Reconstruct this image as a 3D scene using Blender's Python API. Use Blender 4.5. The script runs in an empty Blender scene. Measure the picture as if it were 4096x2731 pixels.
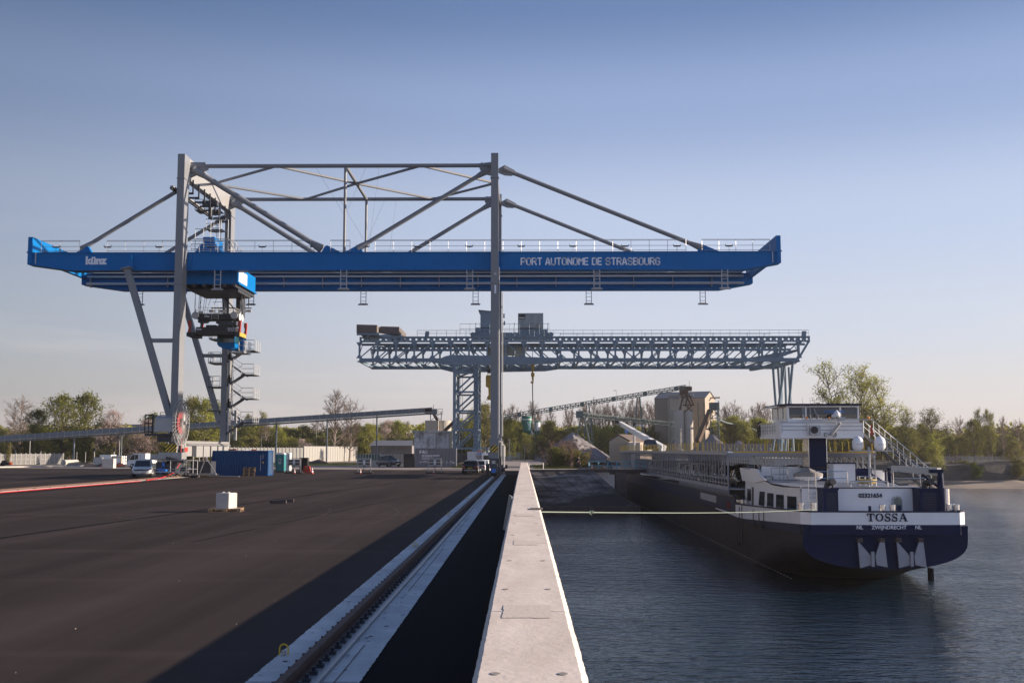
import bpy, math, random
from mathutils import Vector as V, Matrix, Euler
R = math.radians
sc = bpy.context.scene
col = sc.collection
rnd = random.Random(7)
# ---------------------------------------------------------------- camera, sky, sun, exposure
EYE = V((0, 0, 2.6)); FPX = 4440.0
cd = bpy.data.cameras.new('camera'); cam = bpy.data.objects.new('camera', cd); col.objects.link(cam)
cd.sensor_width = 36; cd.lens = FPX / 4096 * 36; cd.clip_start = .1; cd.clip_end = 6000
PITCH = math.atan2(432.5, FPX); YAW = math.atan2(47, math.hypot(FPX, 432.5))
cam.location = EYE; cam.rotation_euler = (R(90) + PITCH, 0, YAW); sc.camera = cam
SUN_EL, SUN_AZ = R(14.8), R(82.5)          # azimuth measured from +Y towards +X
wd = bpy.data.worlds.new('World'); sc.world = wd; wd.use_nodes = True
nt = wd.node_tree; bg = nt.nodes['Background']
sky = nt.nodes.new('ShaderNodeTexSky'); sky.sky_type = 'NISHITA'; sky.sun_disc = False
sky.sun_elevation = SUN_EL; sky.sun_rotation = SUN_AZ; sky.altitude = 0
sky.air_density = 1.0; sky.dust_density = 1.2; sky.ozone_density = 2.5
bg.inputs[1].default_value = .15
EXPO = .9
# Nishita sky blended with the hazy morning gradient of this sky: colour by elevation, a little dimmer away from the sun
_n, _l = nt.nodes, nt.links
_tc = _n.new('ShaderNodeTexCoord'); _sp = _n.new('ShaderNodeSeparateXYZ'); _l.new(_tc.outputs['Generated'], _sp.inputs[0])
_rp = _n.new('ShaderNodeValToRGB'); _l.new(_sp.outputs[2], _rp.inputs[0]); _rp.color_ramp.interpolation = 'EASE'
_st = ((0, (.70, .62, .63)), (.05, (.68, .635, .68)), (.11, (.62, .635, .75)), (.20, (.53, .59, .77)), (.30, (.31, .39, .62)), (.385, (.135, .21, .41)), (.62, (.07, .13, .30)), (1, (.05, .10, .25)))
while len(_rp.color_ramp.elements) < len(_st): _rp.color_ramp.elements.new(.5)
for _e, (_p, _c) in zip(_rp.color_ramp.elements, _st): _e.position = _p; _e.color = (*_c, 1)
_ax = _n.new('ShaderNodeMapRange'); _ax.interpolation_type = 'SMOOTHSTEP'; _l.new(_sp.outputs[0], _ax.inputs[0])
for _i, _q in enumerate((-.75, .12, .40, 1.0)): _ax.inputs[_i + 1].default_value = _q
_sc = _n.new('ShaderNodeVectorMath'); _sc.operation = 'SCALE'; _ay = _n.new('ShaderNodeMapRange'); _ay.interpolation_type = 'SMOOTHSTEP'; _l.new(_sp.outputs[1], _ay.inputs[0])
for _i, _q in enumerate((-.7, .3, 1.5, 1.0)): _ay.inputs[_i + 1].default_value = _q  # unseen sky behind the camera brightened, added fill for camera-facing surfaces
_am = _n.new('ShaderNodeMath'); _am.operation = 'MULTIPLY'; _l.new(_ax.outputs[0], _am.inputs[0]); _l.new(_ay.outputs[0], _am.inputs[1])
_l.new(_rp.outputs[0], _sc.inputs[0]); _l.new(_am.outputs[0], _sc.inputs['Scale'])
_s2 = _n.new('ShaderNodeVectorMath'); _s2.operation = 'SCALE'; _l.new(_sc.outputs[0], _s2.inputs[0]); _s2.inputs['Scale'].default_value = 1 / (.15 * 2 ** EXPO)
_mx = _n.new('ShaderNodeMix'); _mx.data_type = 'RGBA'; _mx.inputs[0].default_value = .86
_l.new(sky.outputs[0], _mx.inputs[6]); _l.new(_s2.outputs[0], _mx.inputs[7])
# thin streaks of high cloud low over the horizon
_mp = _n.new('ShaderNodeMapping'); _mp.inputs['Scale'].default_value = (1.6, 1.6, 15); _mp.inputs['Rotation'].default_value = (0, R(-9), 0); _l.new(_tc.outputs['Generated'], _mp.inputs[0])
_cn = _n.new('ShaderNodeTexNoise'); _cn.inputs['Scale'].default_value = 1.7; _cn.inputs['Detail'].default_value = 6; _cn.inputs['Roughness'].default_value = .55; _l.new(_mp.outputs[0], _cn.inputs['Vector'])
_cr = _n.new('ShaderNodeMapRange'); _cr.interpolation_type = 'SMOOTHSTEP'; _l.new(_cn.outputs[0], _cr.inputs[0])
for _i, _q in enumerate((.48, .74, 0, .30)): _cr.inputs[_i + 1].default_value = _q
_cm = _n.new('ShaderNodeMapRange'); _cm.interpolation_type = 'SMOOTHSTEP'; _l.new(_sp.outputs[2], _cm.inputs[0])
for _i, _q in enumerate((.27, .06, 0, 1)): _cm.inputs[_i + 1].default_value = _q
_cf = _n.new('ShaderNodeMath'); _cf.operation = 'MULTIPLY'; _l.new(_cr.outputs[0], _cf.inputs[0]); _l.new(_cm.outputs[0], _cf.inputs[1])
_cx = _n.new('ShaderNodeMix'); _cx.data_type = 'RGBA'; _l.new(_cf.outputs[0], _cx.inputs[0]); _l.new(_mx.outputs[2], _cx.inputs[6]); _k = 1 / (.15 * 2 ** EXPO); _cx.inputs[7].default_value = (.84 * _k, .76 * _k, .74 * _k, 1)
_l.new(_cx.outputs[2], bg.inputs[0])
sd = bpy.data.lights.new('sun', 'SUN'); sun = bpy.data.objects.new('sun', sd); col.objects.link(sun)
sd.energy = 5.0; sd.angle = R(.53); sd.color = (1, .83, .68)
sdir = V((math.sin(SUN_AZ) * math.cos(SUN_EL), math.cos(SUN_AZ) * math.cos(SUN_EL), math.sin(SUN_EL)))
sun.rotation_euler = sdir.to_track_quat('Z', 'Y').to_euler(); sun.location = sdir * 300
sc.view_settings.view_transform = 'Standard'; sc.view_settings.look = 'None'
sc.view_settings.exposure = EXPO; sc.view_settings.gamma = 1
sc.cycles.max_bounces = 5; sc.cycles.diffuse_bounces = 2; sc.cycles.glossy_bounces = 3; sc.cycles.transparent_max_bounces = 8
sc.cycles.volume_bounces = 0

# ---------------------------------------------------------------- helpers
RC = cam.rotation_euler.to_matrix()
def at(px, py, Y):
    """photo pixel -> real point on the vertical plane at distance Y"""
    d = RC @ V(((px - 2048) / FPX, -(py - 1365.5) / FPX, -1)); return EYE + d * (Y / d.y)
def atz(px, py, z=0.0):
    d = RC @ V(((px - 2048) / FPX, -(py - 1365.5) / FPX, -1)); return EYE + d * ((z - EYE.z) / d.z)
def X(px, Y): return at(px, 1798, Y).x
def Z(py, Y): return at(2095, py, Y).z

MATS = {}
def mat(name, c, rough=.6, metal=0., var=.12, scale=3., bump=0., bscale=20., dirt=None, dscale=1.5, dmin=.55, dmax=.7, spec=.5, stretch=(1, 1, 1), trans=0, coat=0, sss=0):
    m = bpy.data.materials.new(name); m.use_nodes = True; n = m.node_tree.nodes; l = m.node_tree.links
    b = n['Principled BSDF']; b.inputs['Roughness'].default_value = rough; b.inputs['Metallic'].default_value = metal
    b.inputs['Specular IOR Level'].default_value = spec; b.inputs['Transmission Weight'].default_value = trans
    b.inputs['Coat Weight'].default_value = coat
    tc = n.new('ShaderNodeTexCoord'); mp = n.new('ShaderNodeMapping'); mp.inputs['Scale'].default_value = stretch
    l.new(tc.outputs['Object'], mp.inputs[0])
    nz = n.new('ShaderNodeTexNoise'); nz.inputs['Scale'].default_value = scale; nz.inputs['Detail'].default_value = 6
    nz.inputs['Roughness'].default_value = .65
    l.new(mp.outputs[0], nz.inputs['Vector'])
    mr = n.new('ShaderNodeMapRange'); mr.inputs[1].default_value = .3; mr.inputs[2].default_value = .7
    mr.inputs[3].default_value = 1 - var; mr.inputs[4].default_value = 1 + var
    l.new(nz.outputs[0], mr.inputs[0])
    mx = n.new('ShaderNodeVectorMath'); mx.operation = 'SCALE'; mx.inputs[0].default_value = c[:3]
    l.new(mr.outputs[0], mx.inputs['Scale']); out = mx.outputs[0]
    if dirt:
        n2 = n.new('ShaderNodeTexNoise'); n2.inputs['Scale'].default_value = dscale; n2.inputs['Detail'].default_value = 9
        n2.inputs['Roughness'].default_value = .7; l.new(mp.outputs[0], n2.inputs['Vector'])
        m2 = n.new('ShaderNodeMapRange'); m2.inputs[1].default_value = dmin; m2.inputs[2].default_value = dmax
        l.new(n2.outputs[0], m2.inputs[0])
        mm = n.new('ShaderNodeMix'); mm.data_type = 'RGBA'; l.new(m2.outputs[0], mm.inputs[0]); l.new(out, mm.inputs[6])
        mm.inputs[7].default_value = (*dirt, 1); out = mm.outputs[2]
    l.new(out, b.inputs['Base Color'])
    if bump:
        n3 = n.new('ShaderNodeTexNoise'); n3.inputs['Scale'].default_value = bscale; n3.inputs['Detail'].default_value = 4
        l.new(mp.outputs[0], n3.inputs['Vector']); bp = n.new('ShaderNodeBump'); bp.inputs['Strength'].default_value = bump
        bp.inputs['Distance'].default_value = .05; l.new(n3.outputs[0], bp.inputs['Height']); l.new(bp.outputs[0], b.inputs['Normal'])
    MATS[name] = m; return m
def leafmat(name, c1, c2, scale=.5):
    m = bpy.data.materials.new(name); m.use_nodes = True; n = m.node_tree.nodes; l = m.node_tree.links
    n.remove(n['Principled BSDF']); o = n['Material Output']
    tc = n.new('ShaderNodeTexCoord'); nz = n.new('ShaderNodeTexNoise'); nz.inputs['Scale'].default_value = scale; nz.inputs['Detail'].default_value = 3
    l.new(tc.outputs['Object'], nz.inputs['Vector'])
    oi = n.new('ShaderNodeObjectInfo'); ad = n.new('ShaderNodeMath'); ad.operation = 'MULTIPLY_ADD'; ad.inputs[1].default_value = .5
    l.new(oi.outputs['Random'], ad.inputs[0]); l.new(nz.outputs[0], ad.inputs[2])
    mr = n.new('ShaderNodeMapRange'); mr.inputs[1].default_value = .45; mr.inputs[2].default_value = 1.0; l.new(ad.outputs[0], mr.inputs[0])
    mm = n.new('ShaderNodeMix'); mm.data_type = 'RGBA'; l.new(mr.outputs[0], mm.inputs[0])
    mm.inputs[6].default_value = (*c1, 1); mm.inputs[7].default_value = (*c2, 1)
    d = n.new('ShaderNodeBsdfDiffuse'); t = n.new('ShaderNodeBsdfTranslucent'); s = n.new('ShaderNodeMixShader'); s.inputs[0].default_value = .4
    l.new(mm.outputs[2], d.inputs[0]); l.new(mm.outputs[2], t.inputs[0]); l.new(d.outputs[0], s.inputs[1]); l.new(t.outputs[0], s.inputs[2])
    l.new(s.outputs[0], o.inputs[0]); MATS[name] = m; return m

ORG = {}
class MB:
    def __init__(s): s.v = []; s.f = []; s.m = []; s.cur = 0
    def add(s, vs, fs):
        o = len(s.v); s.v += [tuple(p) for p in vs]; s.f += [tuple(i + o for i in f) for f in fs]; s.m += [s.cur] * len(fs); return s
    def box(s, x0, x1, y0, y1, z0, z1):
        if x0 > x1: x0, x1 = x1, x0
        if y0 > y1: y0, y1 = y1, y0
        if z0 > z1: z0, z1 = z1, z0
        vs = [(x, y, z) for z in (z0, z1) for y in (y0, y1) for x in (x0, x1)]
        return s.add(vs, [(0, 2, 3, 1), (4, 5, 7, 6), (0, 1, 5, 4), (2, 6, 7, 3), (0, 4, 6, 2), (1, 3, 7, 5)])
    def cbox(s, c, sx, sy, sz, rz=0, ry=0, rx=0):
        M = Euler((rx, ry, rz)).to_matrix(); c = V(c)
        vs = [c + M @ V((x * sx / 2, y * sy / 2, z * sz / 2)) for z in (-1, 1) for y in (-1, 1) for x in (-1, 1)]
        return s.add(vs, [(0, 2, 3, 1), (4, 5, 7, 6), (0, 1, 5, 4), (2, 6, 7, 3), (0, 4, 6, 2), (1, 3, 7, 5)])
    def beam(s, p, q, w, h, up=(0, 0, 1), w2=None, h2=None):
        p, q = V(p), V(q); d = (q - p).normalized(); u = V(up)
        if abs(d.dot(u)) > .98: u = V((0, 1, 0))
        a = d.cross(u).normalized(); b = a.cross(d).normalized(); w2 = w if w2 is None else w2; h2 = h if h2 is None else h2
        vs = [p + a * i * w / 2 + b * j * h / 2 for i, j in ((-1, -1), (1, -1), (1, 1), (-1, 1))] + [q + a * i * w2 / 2 + b * j * h2 / 2 for i, j in ((-1, -1), (1, -1), (1, 1), (-1, 1))]
        return s.add(vs, [(3, 2, 1, 0), (4, 5, 6, 7), (0, 1, 5, 4), (1, 2, 6, 5), (2, 3, 7, 6), (3, 0, 4, 7)])
    def tube(s, p, q, r, r2=None, n=8, cap=True):
        p, q = V(p), V(q); d = (q - p).normalized(); u = V((0, 0, 1)) if abs(d.z) < .95 else V((1, 0, 0))
        a = d.cross(u).normalized(); b = a.cross(d); r2 = r if r2 is None else r2
        cs = [(math.cos(2 * math.pi * i / n), math.sin(2 * math.pi * i / n)) for i in range(n)]
        vs = [p + (a * c + b * t) * r for c, t in cs] + [q + (a * c + b * t) * r2 for c, t in cs]
        fs = [(i, (i + 1) % n, n + (i + 1) % n, n + i) for i in range(n)]
        if cap: fs += [tuple(range(n - 1, -1, -1)), tuple(range(n, 2 * n))]
        return s.add(vs, fs)
    def path(s, pts, r, n=6):
        for a, b in zip(pts, pts[1:]): s.tube(a, b, r, n=n)
        return s
    def lathe(s, c, prof, n=20, axis='z'):
        c = V(c); vs = []
        for r, z in prof:
            for i in range(n):
                t = 2 * math.pi * i / n; p = (r * math.cos(t), r * math.sin(t), z)
                if axis == 'x': p = (z, r * math.cos(t), r * math.sin(t))
                if axis == 'y': p = (r * math.cos(t), z, r * math.sin(t))
                vs.append(c + V(p))
        fs = [(k * n + i, k * n + (i + 1) % n, (k + 1) * n + (i + 1) % n, (k + 1) * n + i) for k in range(len(prof) - 1) for i in range(n)]
        fs += [tuple(range(n - 1, -1, -1)), tuple(range((len(prof) - 1) * n, len(prof) * n))]
        return s.add(vs, fs)
    def prism(s, pts, ext):
        ext = V(ext); pts = [V(p) for p in pts]; n = len(pts)
        return s.add(pts + [p + ext for p in pts], [tuple(range(n - 1, -1, -1)), tuple(range(n, 2 * n))] + [(i, (i + 1) % n, n + (i + 1) % n, n + i) for i in range(n)])
    def quad(s, *p): return s.add(p, [tuple(range(len(p)))])
    def ring(s, c, R0, r, n=32, axis='x', m=6):
        c = V(c); vs = []
        for i in range(n):
            t = 2 * math.pi * i / n
            for j in range(m):
                u = 2 * math.pi * j / m; rr = R0 + r * math.cos(u); w = r * math.sin(u)
                p = (w, rr * math.cos(t), rr * math.sin(t)) if axis == 'x' else ((rr * math.cos(t), w, rr * math.sin(t)) if axis == 'y' else (rr * math.cos(t), rr * math.sin(t), w))
                vs.append(c + V(p))
        return s.add(vs, [(i * m + j, ((i + 1) % n) * m + j, ((i + 1) % n) * m + (j + 1) % m, i * m + (j + 1) % m) for i in range(n) for j in range(m)])
    def rail(s, pts, h=1.05, step=1.5, r=.03, levels=(1., .55, .1), n=4):
        for a, b in zip(pts, pts[1:]):
            a, b = V(a), V(b); k = max(1, round((b - a).length / step))
            for i in range(k + 1):
                p = a.lerp(b, i / k); s.tube(p, p + V((0, 0, h)), r, n=n, cap=False)
            for lv in levels: s.tube(a + V((0, 0, h * lv)), b + V((0, 0, h * lv)), r, n=n, cap=False)
        return s
    def build(s, name, m, parent=None, smooth=False, label=None):
        o0 = V(ORG.get(parent.name, (0, 0, 0))) if parent else V((0, 0, 0))
        me = bpy.data.meshes.new(name); me.from_pydata([tuple(V(p) - o0) for p in s.v], [], s.f)
        ms = m if isinstance(m, (list, tuple)) else [m]
        for k in ms: me.materials.append(MATS[k])
        if len(ms) > 1: me.polygons.foreach_set('material_index', s.m)
        if smooth: me.polygons.foreach_set('use_smooth', [True] * len(s.f)); me.set_sharp_from_angle(angle=R(40))
        me.update(); me.validate()
        o = bpy.data.objects.new(name, me); col.objects.link(o)
        if parent: o.parent = parent; ORG[o.name] = tuple(o0)
        if label: o['label'] = label
        return o
def thing(name, label, cat, loc=(0, 0, 0), rz=0, group=None):
    o = bpy.data.objects.new(name, None); col.objects.link(o); o.location = loc; o.rotation_euler = (0, 0, rz)
    o.empty_display_size = .3; o['label'] = label; o['category'] = cat
    if group: o['group'] = group
    ORG[o.name] = tuple(loc) if rz == 0 else (0, 0, 0)
    return o
def tag(o, label=None, cat=None, group=None, kind=None):
    if label: o['label'] = label
    if cat: o['category'] = cat
    if group: o['group'] = group
    if kind: o['kind'] = kind
    return o
def dup(root, loc, rz=None, label=None, group=None, scale=None):
    def cp(o, par):
        c = o.copy(); col.objects.link(c)
        if par: c.parent = par
        for ch in KIDS.get(o.name, []): cp(ch, c)
        return c
    KIDS = {}
    def scan(o):
        KIDS[o.name] = list(o.children)
        for k in KIDS[o.name]: scan(k)
    if root.name not in SCAN: scan(root); SCAN[root.name] = KIDS
    KIDS = SCAN[root.name]
    c = cp(root, None); c.location = loc
    if rz is not None: c.rotation_euler = (0, 0, rz)
    if label: c['label'] = label
    if group: c['group'] = group
    if scale: c.scale = scale if hasattr(scale, '__len__') else (scale,) * 3
    return c
SCAN = {}
def relab(o, d):
    for ch in o.children:
        k = ch.name.split('.')[0]
        if k in d:
            for s in ch.material_slots: s.link = 'OBJECT'; s.material = MATS[d[k]]
# stroke lettering: polylines on a 4 x 6 grid
GL = {'P': ['0,0 0,6', '.7,6 3,6 4,5 4,3.6 3,2.7 .7,2.7'], 'O': ['0,1 0,5 1,6 1.6,6', '2.4,6 3,6 4,5 4,1 3,0 2.4,0', '1.6,0 1,0 0,1'], 'R': ['0,0 0,6', '.7,6 3,6 4,5 4,3.8 3,3 .7,3', '2.7,2.4 4,0'],
      'T': ['0,6 4,6', '2,5.3 2,0'], 'A': ['0,0 1.6,6 2.4,6', '2.8,5 4,0', '1,1.8 3,1.8'], 'U': ['0,6 0,1 1,0 1.6,0', '2.4,0 3,0 4,1 4,6'], 'N': ['0,0 0,6 .6,6', '.9,5 3.1,1', '4,0 4,6'],
      'M': ['0,0 0,6 .5,6', '.8,5.2 2.2,2.6 3.6,5.2', '4.4,0 4.4,6'], 'E': ['0,0 0,6', '.7,6 3.6,6', '.7,3 3.2,3', '.7,0 3.6,0'], 'D': ['0,0 0,6', '.7,6 3,6 4,5 4,1 3,0 .7,0'],
      'S': ['4,5 3,6 1,6 0,5 0,4 1,3.1 1.6,3.1', '2.2,3 3,3 4,2 4,1 3,0 1,0 0,1'], 'B': ['0,0 0,6', '.7,6 3,6 4,5.2 4,3.8 3,3.2 .7,3.1', '3.2,2.9 4,2.2 4,1 3,0 .7,0'], 'G': ['4,5 3,6 1,6 0,5 0,1 1,0 3,0 4,1 4,2.8 2.4,2.8']}
def strokes(txt, p, dx, dz, h, th, out, name, m, parent, wf=1.):
    mb = MB(); u = h / 6; x = 0; p, dx, dz, out = V(p), V(dx), V(dz), V(out)
    for ch in txt:
        for k, ln in enumerate(GL.get(ch, [])):
            pts = [tuple(map(float, t.split(','))) for t in ln.split()]
            for a, b in zip(pts, pts[1:]):
                A = p + dx * (x + a[0] * u * wf) + dz * (a[1] * u); B = p + dx * (x + b[0] * u * wf) + dz * (b[1] * u)
                e = (B - A).normalized() * th * .25
                mb.beam(A - e + out * .01, B + e + out * .01, .02 + .002 * k, th, up=(B - A).cross(out))
        x += (2.6 if ch == ' ' else 5.6) * u * wf
    return mb.build(name, m, parent)
def lettering(txt, loc, size, rot, name, m, parent, off=0., ext=.01, align='CENTER', sx=1., shear=0):
    cu = bpy.data.curves.new(name, 'FONT'); cu.body = txt; cu.size = size; cu.extrude = ext; cu.offset = off
    cu.align_x = align; cu.resolution_u = 3; cu.shear = shear
    t = bpy.data.objects.new('tmp', cu); col.objects.link(t); bpy.context.view_layer.update()
    me = bpy.data.meshes.new_from_object(t.evaluated_get(bpy.context.evaluated_depsgraph_get()))
    bpy.data.objects.remove(t); me.name = name; me.materials.clear(); me.materials.append(MATS[m])
    M = Matrix.Translation(V(loc) - V(ORG.get(parent.name, (0, 0, 0)))) @ Euler(rot).to_matrix().to_4x4() @ Matrix.Diagonal((sx, 1, 1, 1))
    me.transform(M)
    o = bpy.data.objects.new(name, me); col.objects.link(o); o.parent = parent; ORG[o.name] = ORG.get(parent.name, (0, 0, 0)); return o
FR = (R(90), 0, 0)   # lettering that faces the camera side (-Y)

# ---------------------------------------------------------------- materials
mat('steel_grey', (.19, .20, .215), .45, var=.06, scale=.6)
mat('steel_light', (.28, .28, .275), .45, var=.07, scale=1)
mat('galv', (.34, .34, .34), .4, .4, var=.1, scale=3)
mat('rail_metal', (.38, .39, .40), .4, .2, var=.05)
mat('crane_blue', (.0005, .145, .41), .5, var=.05, scale=.5, spec=.08)
mat('dark_steel', (.03, .035, .045), .5, var=.2)
mat('black', (.012, .012, .014), .5)
mat('rubber', (.02, .02, .02), .8)
mat('red', (.40, .035, .02), .5); mat('cable_red', (.42, .015, .02), .6)
mat('orange', (.8, .12, .02), .5); mat('yellow', (.65, .42, .02), .5); mat('white', (.75, .75, .74), .4, var=.04)
mat('amber', (.9, .25, .02), .3); mat('blue_small', (.02, .15, .5), .4)
mat('stained_white', (.6, .6, .6), .7, dirt=(.10, .09, .085), dscale=.5, dmin=.47, dmax=.62, stretch=(1, 1, .5), var=.15)
mat('old_blue', (.15, .215, .27), .6, var=.14, scale=.7, dirt=(.12, .09, .07), dscale=.8, dmin=.62, dmax=.78)
mat('old_panel', (.27, .30, .31), .7, var=.2, scale=.8, dirt=(.16, .07, .03), dscale=.6, dmin=.52, dmax=.7, stretch=(1, 1, .3))
mat('concrete_dark', (.13, .11, .10), .9, var=.25, scale=1.2, bump=.3)
mat('concrete', (.50, .46, .42), .85, var=.10, scale=2, bump=.15, bscale=30)
mat('hook_yellow', (.45, .30, .04), .5, var=.2)
mat('glass_dark', (.01, .014, .018), .06, spec=.8); mat('glass_green', (.02, .07, .08), .08, spec=.8)
mat('container_blue', (.001, .055, .17), .55, var=.08, spec=.2); mat('container_grey', (.15, .16, .18), .6, var=.1, scale=1)
mat('timber', (.34, .22, .12), .8, var=.3, scale=8); mat('timber_dark', (.07, .055, .05), .85, var=.3, scale=6)
mat('ship_white', (.82, .82, .83), .35, var=.05, scale=.7); mat('ship_navy', (.002, .011, .052), .5, var=.1, scale=.6, spec=.15)
mat('ship_black', (.008, .010, .016), .65, spec=.25, var=.3, scale=.8, dirt=(.030, .026, .026), dscale=1.3, dmin=.58, dmax=.75, stretch=(1, 1, .35))
mat('ship_grey', (.30, .31, .35), .5, var=.08); mat('ship_deck', (.22, .24, .28), .5, var=.15, scale=1)
mat('inox', (.6, .6, .6), .22, .9, var=.05); mat('tarp', (.22, .20, .18), .7, var=.15, scale=3)
mat('hut_blue', (.12, .35, .45), .5); mat('toilet_teal', (.03, .20, .22), .5); mat('beige', (.34, .285, .225), .8, var=.1, scale=.2)
mat('silo_conc', (.42, .39, .34), .85, var=.15, scale=.2, dirt=(.25, .12, .08), dscale=.35, dmin=.6, dmax=.7)
mat('roof_grey', (.16, .17, .19), .7, var=.15); mat('brown_roof', (.12, .09, .08), .8, var=.2)
mat('green_silo', (.012, .16, .11), .5, var=.08); mat('conveyor', (.16, .19, .22), .6, var=.12, scale=.5)
mat('conv_green', (.10, .14, .13), .6, var=.2); mat('gravel_pile', (.22, .20, .20), .95, var=.25, scale=.6, bump=1, bscale=3)
mat('fence_white', (.36, .35, .32), .6, var=.06); mat('fence_green', (.04, .12, .08), .6); mat('dirt_pile', (.12, .085, .06), .95, var=.3, bump=1, bscale=3)
mat('bark', (.10, .08, .065), .9, var=.2); mat('bark_pale', (.22, .18, .15), .9, var=.2)
mat('letter_grey', (.8, .8, .85), .6, var=.02); mat('rust', (.10, .055, .04), .75, var=.3, scale=6)
mat('skin', (.45, .27, .2), .6); mat('cloth_black', (.015, .015, .02), .9); mat('cloth_blue', (.03, .09, .16), .9)
mat('plate_yellow', (.7, .45, .05), .5); mat('rope', (.22, .27, .22), .9, var=.2, scale=20); mat('tail_red', (.5, .01, .02), .3)
for nm, c in (('paint_white', (.78, .78, .78)), ('paint_black', (.008, .009, .012)), ('paint_darkblue', (.01, .02, .04)), ('paint_silver', (.35, .36, .37)), ('paint_red', (.12, .01, .012)), ('paint_grey', (.06, .065, .075))):
    mat(nm, c, .25, var=.02, coat=.7)
# ================================================================ the setting: ground, water, quay
def nodes(name):
    m = bpy.data.materials.new(name); m.use_nodes = True; MATS[name] = m
    return m, m.node_tree.nodes, m.node_tree.links
def N(n, t, **k):
    x = n.new('ShaderNode' + t)
    for a, b in k.items(): setattr(x, a, b)
    return x
def noise(n, l, vec, scale, detail=5, rough=.6):
    z = N(n, 'TexNoise'); z.inputs['Scale'].default_value = scale; z.inputs['Detail'].default_value = detail; z.inputs['Roughness'].default_value = rough
    l.new(vec, z.inputs['Vector']); return z.outputs[0]
def rng(n, l, v, a, b, c=0., d=1.):
    r = N(n, 'MapRange'); l.new(v, r.inputs[0])
    for i, q in enumerate((a, b, c, d)): r.inputs[i + 1].default_value = q
    return r.outputs[0]
def mixc(n, l, f, a, b):
    m = N(n, 'Mix', data_type='RGBA')
    for s, q in ((0, f), (6, a), (7, b)):
        if isinstance(q, tuple): m.inputs[s].default_value = (*q, 1)
        elif isinstance(q, float): m.inputs[s].default_value = q
        else: l.new(q, m.inputs[s])
    return m.outputs[2]
def mapping(n, l, scale, rot=0):
    tc = N(n, 'TexCoord'); mp = N(n, 'Mapping'); mp.inputs['Scale'].default_value = scale; mp.inputs['Rotation'].default_value = (0, 0, rot)
    l.new(tc.outputs['Object'], mp.inputs[0]); return mp.outputs[0]

def asphalt(name, base, amt=1.):
    m, n, l = nodes(name); b = n['Principled BSDF']; b.inputs['Roughness'].default_value = .85; b.inputs['Specular IOR Level'].default_value = .06
    v = mapping(n, l, (1, 1, 1)); lane = mapping(n, l, (.32, .012, 1), R(2)); lane2 = mapping(n, l, (.02, .4, 1), R(12))
    c = mixc(n, l, rng(n, l, noise(n, l, lane, 1, 5), .35, .68), tuple(x * .62 for x in base), tuple(x * 1.38 for x in base))
    c = mixc(n, l, rng(n, l, noise(n, l, lane2, 1, 4), .56, .72, 0, .55), c, tuple(x * 1.7 for x in base))
    c = mixc(n, l, rng(n, l, noise(n, l, v, .12, 4), .5, .7, 0, .5 * amt), c, tuple(x * .55 for x in base))
    c = mixc(n, l, rng(n, l, noise(n, l, v, 45, 3, .8), .6, .78, 0, .8), c, tuple(x * 2.6 for x in base))
    c = mixc(n, l, rng(n, l, noise(n, l, v, 9, 2, .5), .75, .78, 0, .5 * amt), c, (.10, .085, .075))
    l.new(c, b.inputs['Base Color'])
    bp = N(n, 'Bump'); bp.inputs['Strength'].default_value = .35; bp.inputs['Distance'].default_value = .02
    l.new(noise(n, l, v, 60, 3), bp.inputs['Height']); l.new(bp.outputs[0], b.inputs['Normal'])
asphalt('asphalt', (.047, .0365, .0335)); asphalt('asphalt_fresh', (.004, .004, .006), .15)

m, n, l = nodes('slab'); b = n['Principled BSDF']; b.inputs['Roughness'].default_value = .9
v = mapping(n, l, (1, 1, 1))
c = mixc(n, l, rng(n, l, noise(n, l, v, 1.2), .35, .7), (.50, .49, .475), (.70, .685, .66))
c = mixc(n, l, rng(n, l, noise(n, l, v, 5, 6, .75), .62, .72), c, (.07, .06, .055))
c = mixc(n, l, rng(n, l, noise(n, l, v, 22, 3, .7), .68, .74), c, (.05, .05, .05))
l.new(c, b.inputs['Base Color']); bp = N(n, 'Bump'); bp.inputs['Strength'].default_value = .3; bp.inputs['Distance'].default_value = .03
l.new(noise(n, l, v, 14), bp.inputs['Height']); l.new(bp.outputs[0], b.inputs['Normal'])

m, n, l = nodes('wall_conc'); b = n['Principled BSDF']; b.inputs['Roughness'].default_value = .8
v = mapping(n, l, (1, 1, 1)); va = mapping(n, l, (1, .35, 1)); vb = mapping(n, l, (.6, 4, 1))
c = mixc(n, l, rng(n, l, noise(n, l, va, 2.2), .35, .68), (.66, .56, .47), (.80, .69, .59))
c = mixc(n, l, rng(n, l, noise(n, l, vb, 1.6, 6, .7), .60, .78, 0, .45), c, (.40, .35, .295))
c = mixc(n, l, rng(n, l, noise(n, l, v, 16, 4, .7), .70, .78, 0, .3), c, (.40, .35, .30))
c = mixc(n, l, rng(n, l, noise(n, l, v, 90, 2), .70, .75, 0, .7), c, (.22, .20, .18))
l.new(c, b.inputs['Base Color']); bp = N(n, 'Bump'); bp.inputs['Strength'].default_value = .22; bp.inputs['Distance'].default_value = .03
l.new(noise(n, l, v, 11, 6), bp.inputs['Height']); l.new(bp.outputs[0], b.inputs['Normal'])

m, n, l = nodes('slope_conc'); b = n['Principled BSDF']; b.inputs['Roughness'].default_value = .9
v = mapping(n, l, (1, 1, 1)); mp = v.node; mp.inputs['Rotation'].default_value = (0, R(-38), 0); mp.inputs['Scale'].default_value = (.09, .1, .5); v1 = mapping(n, l, (1, 1, 1))
c = mixc(n, l, rng(n, l, noise(n, l, v, 1.3, 7, .65), .46, .6), (.06, .054, .05), (.26, .23, .205))
c = mixc(n, l, rng(n, l, noise(n, l, v1, .5, 7, .7), .50, .66, 0, .7), c, (.05, .047, .045))
l.new(c, b.inputs['Base Color'])

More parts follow.
